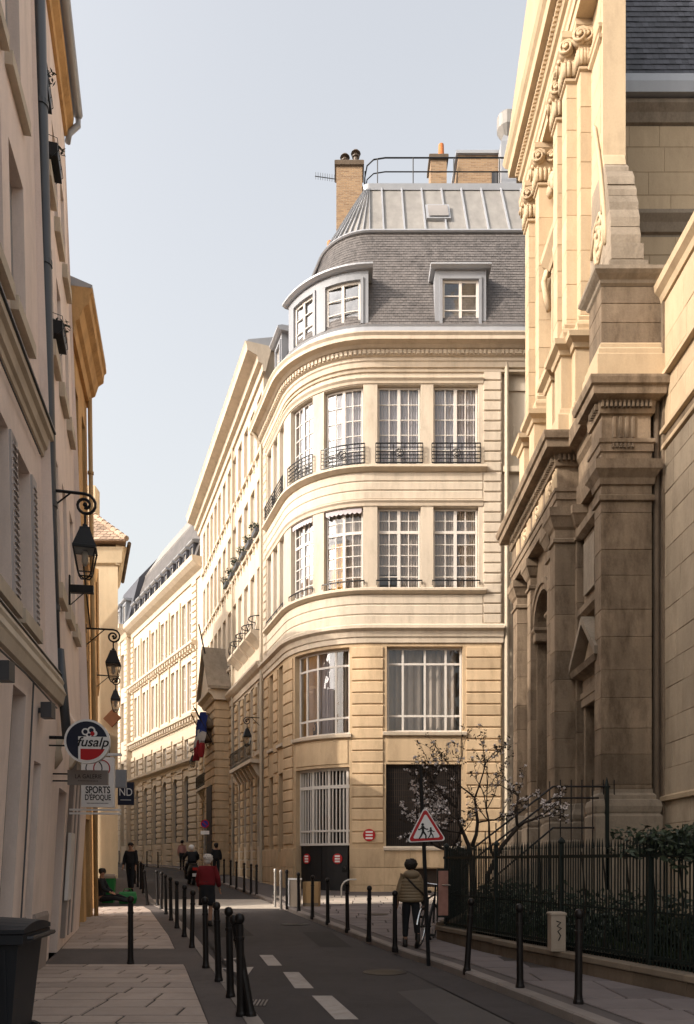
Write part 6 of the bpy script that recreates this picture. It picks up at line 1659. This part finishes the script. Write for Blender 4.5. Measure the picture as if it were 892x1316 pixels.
def kid(cx, cz, h):
    L = []
    def limb(a, b, w):
        dx, dz = b[0] - a[0], b[1] - a[1]; l = math.hypot(dx, dz); nx, nz = -dz / l * w, dx / l * w
        plate(sgn, 'figure', [(cx + h * x, cz + h * z) for x, z in ((a[0] + nx, a[1] + nz), (b[0] + nx * .7, b[1] + nz * .7), (b[0] - nx * .7, b[1] - nz * .7), (a[0] - nx, a[1] - nz))], -.0185 - rnd.random() * .0006, -.016, M['black'])
    plate(sgn, 'figure', circ(.09 * h, 10, cx, cz + .42 * h), -.0185, -.016, M['black'])
    limb((0, .33), (0, -.05), .1); limb((0, 0), (.17, -.25), .07); limb((.17, -.25), (.16, -.5), .055); limb((0, 0), (-.12, -.25), .07); limb((-.12, -.25), (-.27, -.45), .055)
    limb((0, .28), (-.22, .1), .05); limb((-.22, .1), (-.3, .16), .045); limb((0, .28), (.2, .12), .05); limb((.2, .12), (.34, .12), .045)
kid(-.05, -.02, .24); kid(.07, -.05, .17)
np_ = thing('no_parking_sign', 'small round blue and red no parking sign on a thin pole by the street wing', 'road sign', (-6.75, 37, gz(37)), 0)
mb = MB(); mb.tube([(0, 0, 0), (0, 0, 2.75)], .03, 6); mb.build('pole', M['pipe'], np_)
for r, y, m in ((.2, -.03, 'red'), (.155, -.035, 'blue')): plate(np_, 'disc', circ(r, 20, 0, 2.55), y - .004, y + .01, M[m])
plate(np_, 'slash', [(-.125, 2.65), (-.1, 2.675), (.125, 2.45), (.1, 2.425)], -.043, -.036, M['red'])
mb = MB(); mb.box(-.2, .2, -.035, -.015, 2.05, 2.22); mb.build('sub_plate', M['white'], np_)

# ------------------------------------------------------------------ bins, boxes, hoop
wb = thing('wheelie_bin', 'large dark blue grey wheeled bin with closed lid at the lower left corner', 'bin', (-2.9, 6.05, PAVE), R(6))
mb = MB(); mb.loft([[(x, y, z) for x, y in ((-.30 * s_ - .06, -.3 * s_), (.42 * s_, -.3 * s_), (.42 * s_, .33 * s_), (-.30 * s_ - .06, .33 * s_))] for z, s_ in ((.12, .82), (.9, 1.0))]); mb.build('body', M['bin'], wb)
mb = MB(); mb.rect(-.36, .42, -.3, .33, [(.0, .88), (.05, .89), (.05, .96), (.02, .965)]); mb.build('rim', M['bin'], wb)
mb = MB(); N = 8
mb.loft([[(x, y, 1.0 + .075 * (1 - ((y + .0) / .36) ** 2) * (1 - .4 * ((x - .02) / .45) ** 2)) for y in [-.36 + .72 * j / N for j in range(N + 1)]] + [(x, .36, .968), (x, -.36, .968)] for x in [-.42 + .9 * i / 6 for i in range(7)]]); mb.build('lid', M['bin'], wb)
for k in range(5):
    mb = MB(); x = -.28 + k * .15; mb.loft([[(x - .012, -.3 * s_ - .012, z), (x + .012, -.3 * s_ - .012, z), (x + .012, -.3 * s_ + .01, z), (x - .012, -.3 * s_ + .01, z)] for z, s_ in ((.2, .84), (.84, .99))]); mb.build('rib', M['bin'], wb)
mb = MB(); mb.box(-.05, .2, -.33, -.31, .66, .76); mb.build('sticker', M['grey_sign'], wb)
mb = MB(); mb.tube([(.49, -.3, .93), (.52, -.3, .93), (.52, .3, .93), (.49, .3, .93)], .018, 6); mb.build('handle', M['bin'], wb)
for x in (-.28, .34): mb = MB(); mb.lathe([(.1, -.03), (.1, .03)], (x, .3, .1), 14, tilt=Matrix.Rotation(R(90), 3, 'X')); mb.build('wheel', M['rubber'], wb)
gbn = thing('green_bin', 'bright green plastic bin with pale lid behind the seated man', 'bin', (-6.98, 22.75, gz(22.7)), R(10))
mb = MB(); mb.loft([[(-s_, -s_, z), (s_, -s_, z), (s_, s_, z), (-s_, s_, z)] for z, s_ in ((0, .16), (.72, .2))]); mb.build('body', M['green'], gbn)
mb = MB(); mb.rect(-.2, .2, -.2, .2, [(.02, .72), (.02, .78), (-.03, .84)]); mb.build('lid', M['cabinet'], gbn)
gbg = thing('green_bag', 'green shopping bag lying behind the seated man legs', 'bag', (-6.35, 22.5, gz(22.5)), R(15))
mb = MB(); mb.loft([[(-a, -b, z), (a, -b, z), (a * 1.05, b, z), (-a, b, z)] for z, a, b in ((0, .22, .12), (.15, .26, .15), (.3, .24, .1), (.34, .22, .04))]); mb.build('sack', M['green'], gbg)
mb = MB(); mb.tube([(-.12, 0, .33), (-.08, 0, .42), (.08, 0, .42), (.12, 0, .33)], .012, 5); mb.build('strap', M['green'], gbg)
pn = thing('leaning_board', 'narrow white framed board propped up left of the cardboard box', 'panel', (-1.42, 21.45, gz(21.4)), R(-12))
mb = MB(); mb.box(-.2, .16, -.02, .02, 0, .76); mb.build('panel', M['cabinet'], pn)
mb = MB(); mb.box(-.22, -.17, -.04, .03, 0, .78); mb.box(-.22, .18, -.035, .025, .74, .79); mb.build('frame', M['white'], pn)
bx = thing('cardboard_box', 'tall brown cardboard box standing by the corner bollards', 'box', (-.98, 21.6, gz(21.6)), R(-8))
mb = MB(); mb.box(-.22, .22, -.17, .17, 0, .68); mb.build('carton', M['card'], bx)
mb = MB(); mb.loft([[(-.22, -.17, .68), (.22, -.17, .68), (.22, -.3, .6), (-.22, -.3, .6)], [(-.22, -.17, .685), (.22, -.17, .685), (.22, -.3, .605), (-.22, -.3, .605)]]) if 0 else mb.box(-.22, .22, -.171, -.168, .02, .1); mb.build('tape', M['coping'], bx)
hp = thing('bike_hoop', 'small bent pale metal bicycle hoop before the black door', 'bike rack', (.0, 24.6, gz(24.6)), 0)
mb = MB(); mb.tube([(-.18, 0, 0)] + [(-.18 + .32 * (1 - math.cos(t)) , 0, .3 + .28 * math.sin(t)) for t in [R(90) * k / 6 for k in range(7)]] + [(.3, 0, .58)], .025, 7); mb.build('hoop', M['steel'], hp)
mb = MB(); mb.box(-.24, -.12, -.06, .06, 0, .012); mb.build('base_plate', M['steel'], hp)
# bicycle
bk = thing('bicycle', 'dark bicycle leaning beside the woman behind the leaning sign pole', 'bicycle', (1.42, 14.05, gz(14.05)), R(72))
def wheel(cx):
    mb = MB(); mb.tube([(cx + .33 * math.cos(2 * math.pi * k / 26), 0, .34 + .33 * math.sin(2 * math.pi * k / 26)) for k in range(27)], .018, 6); wl_ = mb.build('wheel', M['rubber'], bk)
    mb = MB(); mb.tube([(cx + .3 * math.cos(2 * math.pi * k / 26), 0, .34 + .3 * math.sin(2 * math.pi * k / 26)) for k in range(27)], .009, 5)
    for k in range(14): a = 2 * math.pi * k / 14; mb.tube([(cx, (.02 if k % 2 else -.02), .34), (cx + .3 * math.cos(a), 0, .34 + .3 * math.sin(a))], .0025, 3)
    mb.build('rim', M['chrome'], wl_)
wheel(-.52); wheel(.52)
mb = MB()
for a, b in (((-.52, 0, .34), (-.05, 0, .32)), ((-.05, 0, .32), (-.2, 0, .85)), ((-.2, 0, .82), (.38, 0, .88)), ((-.05, 0, .32), (.38, 0, .8)), ((.38, 0, .92), (.52, 0, .34)), ((-.52, 0, .34), (-.19, 0, .78)), ((.38, 0, .92), (.36, 0, 1.05))): mb.tube([a, b], .018, 6)
mb.build('frame', M['black_door'], bk)
mb = MB(); mb.tube([(.3, -.28, 1.08), (.36, -.1, 1.06), (.36, .1, 1.06), (.3, .28, 1.08)], .014, 6); mb.build('handlebar', M['chrome'], bk)
mb = MB(); mb.loft([[(-.34, -.08, .93), (-.34, .08, .93), (-.34, .08, .97), (-.34, -.08, .97)], [(-.1, -.02, .94), (-.1, .02, .94), (-.1, .02, .97), (-.1, -.02, .97)]]); mb.build('saddle', M['leather'], bk)
mb = MB(); mb.tube([(-.05, -.08, .32), (-.05, .08, .32)], .012, 6); mb.box(-.1, .02, -.16, -.07, .15, .19); mb.box(-.1, .02, .07, .16, .45, .49); mb.build('pedals', M['rubber'], bk)
mb = MB(); mb.tube([(-.52 + .38 * math.cos(t), 0, .34 + .38 * math.sin(t)) for t in [R(20) + R(150) * k / 12 for k in range(13)]], .016, 5); mb.build('mudguard', M['chrome'], bk)
bk.rotation_euler = (R(6), 0, R(72))

# ------------------------------------------------------------------ people
def skin_mesh(name, verts, edges, radii, m, par, sub=2, root=0):
    me = D.meshes.new(name); me.from_pydata(verts, edges, []); o = D.objects.new(name, me); COL.objects.link(o)
    b = bmesh.new(); b.from_mesh(me); ly = b.verts.layers.skin.verify(); b.verts.ensure_lookup_table()
    for i, v in enumerate(b.verts):
        r = radii[i]; v[ly].radius = r if isinstance(r, tuple) else (r, r); v[ly].use_root = (i == root)
    b.to_mesh(me); b.free()
    md = o.modifiers.new("s", 'SKIN'); md.use_smooth_shade = True
    sb = o.modifiers.new("d", 'SUBSURF'); sb.levels = sub; sb.render_levels = sub
    dg = bpy.context.evaluated_depsgraph_get(); dg.update()
    r = D.meshes.new_from_object(o.evaluated_get(dg)); D.objects.remove(o)
    r.materials.clear(); r.materials.append(m)
    for p in r.polygons: p.use_smooth = True
    return link(name, r, par)

class Sk:
    def __init__(s): s.v = []; s.e = []; s.r = []
    def add(s, p, r, prev=None):
        s.v.append(tuple(p)); s.r.append(r); i = len(s.v) - 1
        if prev is not None: s.e.append((prev, i))
        return i
    def chain(s, prev, items):
        for p, r in items: prev = s.add(p, r, prev)
        return prev

def hand(sk, wrist, tip, prev, side, curl=.5):
    """palm, four unequal bent fingers and a thumb leaving the side of the palm"""
    w_, t_ = Vector(wrist), Vector(tip); d = (t_ - w_).normalized()
    f = Vector((0, -1, 0)); u = d.cross(f)
    if u.length < .2: u = d.cross(Vector((0, 0, 1)))
    u.normalize(); n = u.cross(d).normalized()
    p = sk.add(w_ + d * .05, (.03, .018), prev)
    for k, L in enumerate((.062, .075, .07, .055)):
        o = n * (.028 - .019 * k); b = w_ + d * .095 + o
        c = u * (-side * curl)
        sk.chain(p, [(b, .0095), (b + (d + c * .3).normalized() * L * .55, .0088), (b + (d + c * .3).normalized() * L * .55 + (d + c * 1.1).normalized() * L * .5, .007)])
    b = w_ + d * .035 + n * .035
    sk.chain(p, [(b + n * .012 + d * .02, .0105), (b + n * .022 + d * .055 + u * -side * .01, .008)])

def person(label, loc, rz, J, cloth, H=1.0):
    """J: joints in metres, figure facing -Y; cloth: list of garments"""
    t = thing('person', label, 'person', loc, rz)
    sk = Sk(); h = J
    pv = sk.add(h['pelvis'], (.12, .1)); sp_ = sk.add(h['spine'], (.12, .095), pv); c = sk.add(h['chest'], (.14, .1), sp_)
    nk = sk.add(h['neck'], .052, c); hd0 = sk.add(h['head0'], (.06, .07), nk); hd1 = sk.add(h['head1'], (.074, .09), hd0); sk.add(h['head2'], (.055, .065), hd1)
    fwd = Vector(h.get('face', (0, -1, 0))).normalized(); H1 = Vector(h['head1'])
    up_ = (Vector(h['head2']) - Vector(h['head0'])).normalized(); side_ = fwd.cross(up_).normalized()
    for s_, q in ((1, 'L'), (-1, 'R')):
        sh_ = sk.add(h['sh' + q], .058, c); el = sk.add(h['el' + q], .042, sh_); wr = sk.add(h['wr' + q], .026, el)
        a, b = Vector(h['el' + q]), Vector(h['wr' + q]); hand(sk, b, b + (b - a), wr, s_)
        hp_ = sk.add(h['hip' + q], .085, pv); kn = sk.add(h['kn' + q], .055, hp_); an = sk.add(h['an' + q], .036, kn)
    body = skin_mesh('body', sk.v, sk.e, sk.r, M['skin'], t)
    # features of the head
    mb = MB()
    mb.ball(tuple(H1 + fwd * .095 - up_ * .012), .015, .018, .022, 8, 5)
    for s_ in (1, -1): mb.ball(tuple(H1 + side_ * s_ * .078 - up_ * .005), .012, .022, .032, 8, 5)
    mb.build('nose_and_ears', M['skin'], body, smooth=True)
    mb = MB()
    for s_ in (1, -1): mb.ball(tuple(H1 + fwd * .088 + side_ * s_ * .032 + up_ * .018), .011, .008, .007, 7, 4)
    mb.build('eyes', M['black'], body, smooth=True)
    mb = MB(); mb.ball(tuple(H1 + fwd * .088 - up_ * .052), .022, .006, .006, 7, 4); mb.build('mouth', M['cloth_red'], body, smooth=True)
    for g_ in cloth: g_(t, h)
    return t

def hair(m, s=1.0, length=.0, shape=(1, 1, 1)):
    def f(t, h):
        H1 = Vector(h['head1']); fwd = Vector(h.get('face', (0, -1, 0))).normalized(); mb = MB()
        c = H1 - fwd * .022 + Vector((0, 0, .03))
        mb.ball(tuple(c), .1 * s * shape[0], .108 * s * shape[1], .098 * s * shape[2], 12, 8)
        for _ in range(26):
            q = Vector((rnd.gauss(0, 1), rnd.gauss(0, 1), rnd.gauss(.3, .8))).normalized(); p = c + Vector((q.x * .085 * s, q.y * .09 * s, q.z * .08 * s))
            if (p - H1).dot(fwd) < .03: mb.ball(tuple(p), .03 * s, n=6, m=4)
        if length: mb.ball(tuple(c - fwd * .03 - Vector((0, 0, length))), .085 * s, .07 * s, .09, 10, 6)
        mb.build('hair', m, t, smooth=True)
    return f
def trousers(m, k=1.0, low=.12):
    def f(t, h):
        sk = Sk(); pv = sk.add(h['pelvis'], (.14 * k, .115 * k)); sk.add(h['spine'], (.135 * k, .105 * k), pv)
        for q in 'LR':
            a, b, c = (Vector(h[x + q]) for x in ('hip', 'kn', 'an'))
            i = sk.chain(pv, [(a, .096 * k), (a.lerp(b, .5), .085 * k), (b, .068 * k), (b.lerp(c, .5), .06 * k), (b.lerp(c, 1 - low), .056 * k)])
        skin_mesh('trousers', sk.v, sk.e, sk.r, m, t)
    return f
def jacket(m, k=1.0, quilt=0, hem=None, sleeve=.92, name='jacket', hood=False):
    def f(t, h):
        sk = Sk(); pv, sp_, c = Vector(h['pelvis']), Vector(h['spine']), Vector(h['chest'])
        top = c.lerp(Vector(h['neck']), .45)
        i = sk.add(c, (.175 * k, .125 * k)); a = sk.chain(i, [(c.lerp(sp_, .5), (.172 * k, .125 * k)), (sp_, (.165 * k, .125 * k)), (sp_.lerp(pv, .5), (.172 * k, .132 * k)), (sp_.lerp(pv, hem or 1.0), (.178 * k, .138 * k))])
        sk.add(top, (.08 * k, .075 * k), i)
        for q in 'LR':
            s_, e, w_ = (Vector(h[x + q]) for x in ('sh', 'el', 'wr'))
            sk.chain(i, [(s_, .075 * k), (s_.lerp(e, .5), .068 * k), (e, .06 * k), (e.lerp(w_, .5), .053 * k), (e.lerp(w_, sleeve), .046 * k)])
        j = skin_mesh(name, sk.v, sk.e, sk.r, m, t)
        if quilt:                                       # padded rolls of the quilting
            n = 7
            for r_ in range(n):
                u = r_ / (n - 1); p = top.lerp(sp_.lerp(pv, (hem or 1.0)), .16 + .84 * u); w0 = .165 + .02 * u
                mb = MB(); rg = []
                for a_ in [2 * math.pi * q / 22 for q in range(22)]:
                    rg.append((a_, w0 * k))
                mb.loft([[(p.x + (w0 * k + dr) * math.cos(a_), p.y + (w0 * .78 * k + dr) * math.sin(a_), p.z + dz) for a_, _ in rg] for dr, dz in ((-.03, -.046), (.0, -.034), (.018, 0), (.0, .034), (-.03, .046))])
                mb.build('quilted_roll', m, j, smooth=True)
        if hood:
            mb = MB(); n_ = Vector(h['neck']); mb.ball((n_.x, n_.y + .07, n_.z - .02), .15, .1, .085, 12, 8); mb.ball((n_.x, n_.y + .02, n_.z - .03), .14, .12, .06, 12, 6); mb.build('hood', m, j, smooth=True)
    return f
def skirt(m, z1, w0=.17, w1=.2):
    def f(t, h):
        p = Vector(h['pelvis']); mb = MB()
        rg = []
        for k in range(6):
            u = k / 5; z = p.z + .12 + (z1 - p.z - .12) * u; w = w0 + (w1 - w0) * u
            rg.append([(p.x + (w + .008 * math.sin(a * 6) * u) * math.cos(a), p.y + (w * .8 + .008 * math.sin(a * 6) * u) * math.sin(a), z) for a in [2 * math.pi * q / 24 for q in range(24)]])
        mb.loft(rg); mb.build('skirt', m, t, smooth=True)
    return f
def shoes(m, boot=0):
    def f(t, h):
        for q in 'LR':
            a = Vector(h['an' + q]); d = Vector(h.get('toe' + q, (0, -1, -.15))).normalized(); mb = MB()
            mb.tube([a + Vector((0, 0, .05 + boot)) if d.z < .5 else a - d * 0 + Vector((0, .04, .0)), a + Vector((0, 0, -.02)), a - d * .04 + Vector((0, 0, -.05)), a + d * .07 + Vector((0, 0, -.055)), a + d * .14 + Vector((0, 0, -.06)), a + d * .18 + Vector((0, 0, -.06))], .04, 8, radii=[.045, .046, .04, .042, .04, .025])
            mb.build('shoe', m, t, smooth=True)
    return f
def strap(m):
    def f(t, h):
        c, p = Vector(h['chest']), Vector(h['pelvis']); mb = MB()
        mb.tube([c + Vector((.13, .0, .12)), c + Vector((.06, .155, .02)), c + Vector((-.05, .175, -.1)), c + Vector((-.17, .13, -.2)), c + Vector((-.24, .02, -.26))], .017, 6); mb.build('bag_strap', m, t)
        mb = MB(); mb.ball((c.x - .23, c.y - .02, c.z - .33), .06, .11, .1, 10, 6); mb.build('bag', m, t, smooth=True)
    return f
def pose(H=1.65, lean=0, stepL=0.0, stepR=0.0, armL=(0, 0), armR=(0, 0), width=1.0, liftR=0, liftL=0):
    k = H / 1.7; g_ = lambda x, y, z: (x * k * width, y * k, z * k)
    J = dict(pelvis=g_(0, 0, .95), spine=g_(0, -lean * .3, 1.12), chest=g_(0, -lean * .7, 1.31), neck=g_(0, -lean * 1.1, 1.46), head0=g_(0, -lean * 1.3 - .01, 1.53), head1=g_(0, -lean * 1.5 - .015, 1.605), head2=g_(0, -lean * 1.5 - .005, 1.66))
    for q, s_, st, ar, lf in (('L', 1, stepL, armL, liftL), ('R', -1, stepR, armR, liftR)):
        J['sh' + q] = g_(.15 * s_, -lean * .85, 1.375)
        J['el' + q] = g_((.215 + ar[1] * .5) * s_, -lean * .7 - ar[0] * .5 + .02, 1.13)
        J['wr' + q] = g_((.225 + ar[1]) * s_, -lean * .6 - ar[0] - .03, .90 + abs(ar[0]) * .12)
        J['hip' + q] = g_(.085 * s_, 0, .9)
        J['kn' + q] = g_(.09 * s_, -st * .55 - .02, .5 + lf * .3)
        J['an' + q] = g_(.09 * s_, -st, .09 + lf)
        if lf: J['toe' + q] = (0, -.75, -.6)
    return J

PI = math.pi
person('woman seen from behind in an olive brown quilted jacket on the right pavement', (1.11, 13.49, gz(13.49)), PI + R(6),
       pose(1.5, .03, .14, -.2, (.02, .02), (.05, .03), 1.02, .1), [trousers(M['cloth_dark'], .95, .22), jacket(M['down'], 1.12, 1, 1.0, hood=True), strap(M['leather']), hair(M['hair_dark'], 1.08, 0, (1.08, 1, .95)), shoes(M['leather'], .04)])
person('white haired woman in a dark red cardigan and dark skirt walking in the road', (-3.18, 17.68, G(17.68)), PI - R(6),
       pose(1.6, .05, .24, -.1, (.14, .0), (.12, .0), 1.12), [skirt(M['cloth_dark'], .47, .17, .19), jacket(M['cloth_red'], 1.22, 0, 1.1, name='cardigan'), hair(M['hair_white'], 1.08, .06), shoes(M['leather'])])
person('man in dark clothes walking towards the viewer on the left pavement past the lane', (-7.5, 26.99, gz(27)), R(-8),
       pose(1.72, 0, .12, -.14, (.03, -.03), (.1, -.02), 1.05), [trousers(M['cloth_dark'], 1.05), jacket(M['cloth_dark'], 1.12, 0, 1.1), hair(M['hair_dark'], .92), shoes(M['leather'])])
person('man in a pink shirt and dark trousers on the far pavement', (-9.67, 45.62, gz(45.6)), PI,
       pose(1.72, 0, .05, -.05), [trousers(M['cloth_dark']), jacket(M['cloth_pink'], 1.08, 0, 1.0, name='shirt'), hair(M['hair_dark']), shoes(M['leather'])])
person('dark dressed person on the right hand pavement just beyond the red cardigan woman', (-5.96, 35.48, gz(35.5)), PI + R(20),
       pose(1.62, .02, .1, -.1), [trousers(M['cloth_dark']), jacket(M['cloth_dark'], 1.15, 0, 1.3, name='coat'), hair(M['hair_dark'], 1.05, .05), shoes(M['leather'])])
# seated man with his legs stretched out along the wall foot
SJ = dict(pelvis=(0, 0, .2), spine=(.0, .02, .42), chest=(.02, .02, .62), neck=(.04, .0, .78), head0=(.05, -.02, .85), head1=(.06, -.035, .92), head2=(.06, -.03, .975), face=(.5, -.8, -.1),
          shL=(.06, -.16, .7), elL=(.16, -.24, .46), wrL=(.34, -.16, .36), shR=(.0, .17, .7), elR=(.1, .25, .46), wrR=(.3, .16, .34),
          hipL=(.03, -.1, .17), knL=(.46, -.12, .2), anL=(.9, -.12, .11), hipR=(.03, .1, .17), knR=(.45, .12, .26), anR=(.84, .1, .11), toeL=(.25, -.25, .95), toeR=(.25, .1, .95))
person('man in dark clothes sitting on the pavement with legs stretched out beside the green bin', (-6.98, 22.05, gz(22.05)), R(-4), SJ,
       [trousers(M['cloth_dark'], 1.0, .05), jacket(M['cloth_dark'], 1.05, 0, .9), hair(M['hair_dark'], 1.0), shoes(M['leather'])])
# scooter and rider
sc_ = thing('motor_scooter', 'dark motor scooter with red tail lamp ridden away along the road', 'scooter', (-6.61, 33.05, G(33)), PI + R(20))
def swheel(y):
    mb = MB(); mb.lathe([(.12, -.06), (.22, -.06), (.25, -.03), (.25, .03), (.22, .06), (.12, .06)], (0, y, .25), 18, tilt=Matrix.Rotation(R(90), 3, 'Y')); o = mb.build('wheel', M['rubber'], sc_)
    mb = MB(); mb.lathe([(.12, -.065), (.12, .065)], (0, y, .25), 14, tilt=Matrix.Rotation(R(90), 3, 'Y')); mb.build('rim', M['chrome'], o)
swheel(-.65); swheel(.6)
mb = MB(); mb.loft([[(-a, y, z0), (a, y, z0), (a * 1.1, y, (z0 + z1) / 2), (a * .8, y, z1), (-a * .8, y, z1), (-a * 1.1, y, (z0 + z1) / 2)] for y, a, z0, z1 in ((.95, .1, .55, .75), (.7, .2, .4, .85), (.2, .2, .3, .8), (.0, .14, .25, .45), (-.3, .18, .22, .32), (-.45, .22, .25, .9), (-.55, .12, .5, 1.0))]); mb.build('body', M['black_door'], sc_, smooth=True)
mb = MB(); mb.loft([[(-a, y, z), (a, y, z), (a, y, z + .1), (-a, y, z + .1)] for y, a, z in ((.85, .1, .8), (.5, .17, .82), (.0, .12, .76))]); mb.build('seat', M['leather'], sc_)
mb = MB(); mb.box(-.1, .1, .93, .98, .62, .74); mb.build('tail_lamp', M['lamp_red'], sc_)
mb = MB(); mb.box(-.1, .1, .9, .915, .36, .5); mb.build('number_plate', M['white'], sc_)
mb = MB(); mb.tube([(-.33, -.4, 1.02), (0, -.5, 1.05), (.33, -.4, 1.02)], .018, 6); mb.tube([(0, -.5, 1.05), (0, -.65, .3)], .025, 6); mb.build('handlebar', M['iron'], sc_)
for s_ in (1, -1): mb = MB(); mb.tube([(.25 * s_, -.45, 1.04), (.34 * s_, -.45, 1.22)], .008, 5); mb.ball((.36 * s_, -.45, 1.26), .06, .015, .05, 8, 5); mb.build('mirror', M['iron'], sc_)
RJ = dict(pelvis=(0, .25, .92), spine=(0, .2, 1.1), chest=(0, .13, 1.28), neck=(0, .08, 1.42), head0=(0, .06, 1.48), head1=(0, .05, 1.55), head2=(0, .06, 1.6),
          shL=(.18, .1, 1.35), elL=(.3, -.1, 1.15), wrL=(.3, -.33, 1.06), shR=(-.18, .1, 1.35), elR=(-.3, -.1, 1.15), wrR=(-.3, -.33, 1.06),
          hipL=(.1, .2, .88), knL=(.2, -.22, .75), anL=(.17, -.15, .36), hipR=(-.1, .2, .88), knR=(-.2, -.22, .75), anR=(-.17, -.15, .36))
def helmet(t, h):
    H1 = Vector(h['head1']); mb = MB(); mb.ball((H1.x, H1.y, H1.z + .02), .135, .15, .14, 14, 9); mb.build('helmet', M['white'], t, smooth=True)
person('scooter rider seen from behind in dark jacket and white helmet', (-6.61, 33.05, G(33)), PI + R(20), RJ, [trousers(M['cloth_dark']), jacket(M['cloth_dark'], 1.2, 0, 1.0), helmet, shoes(M['leather'])])
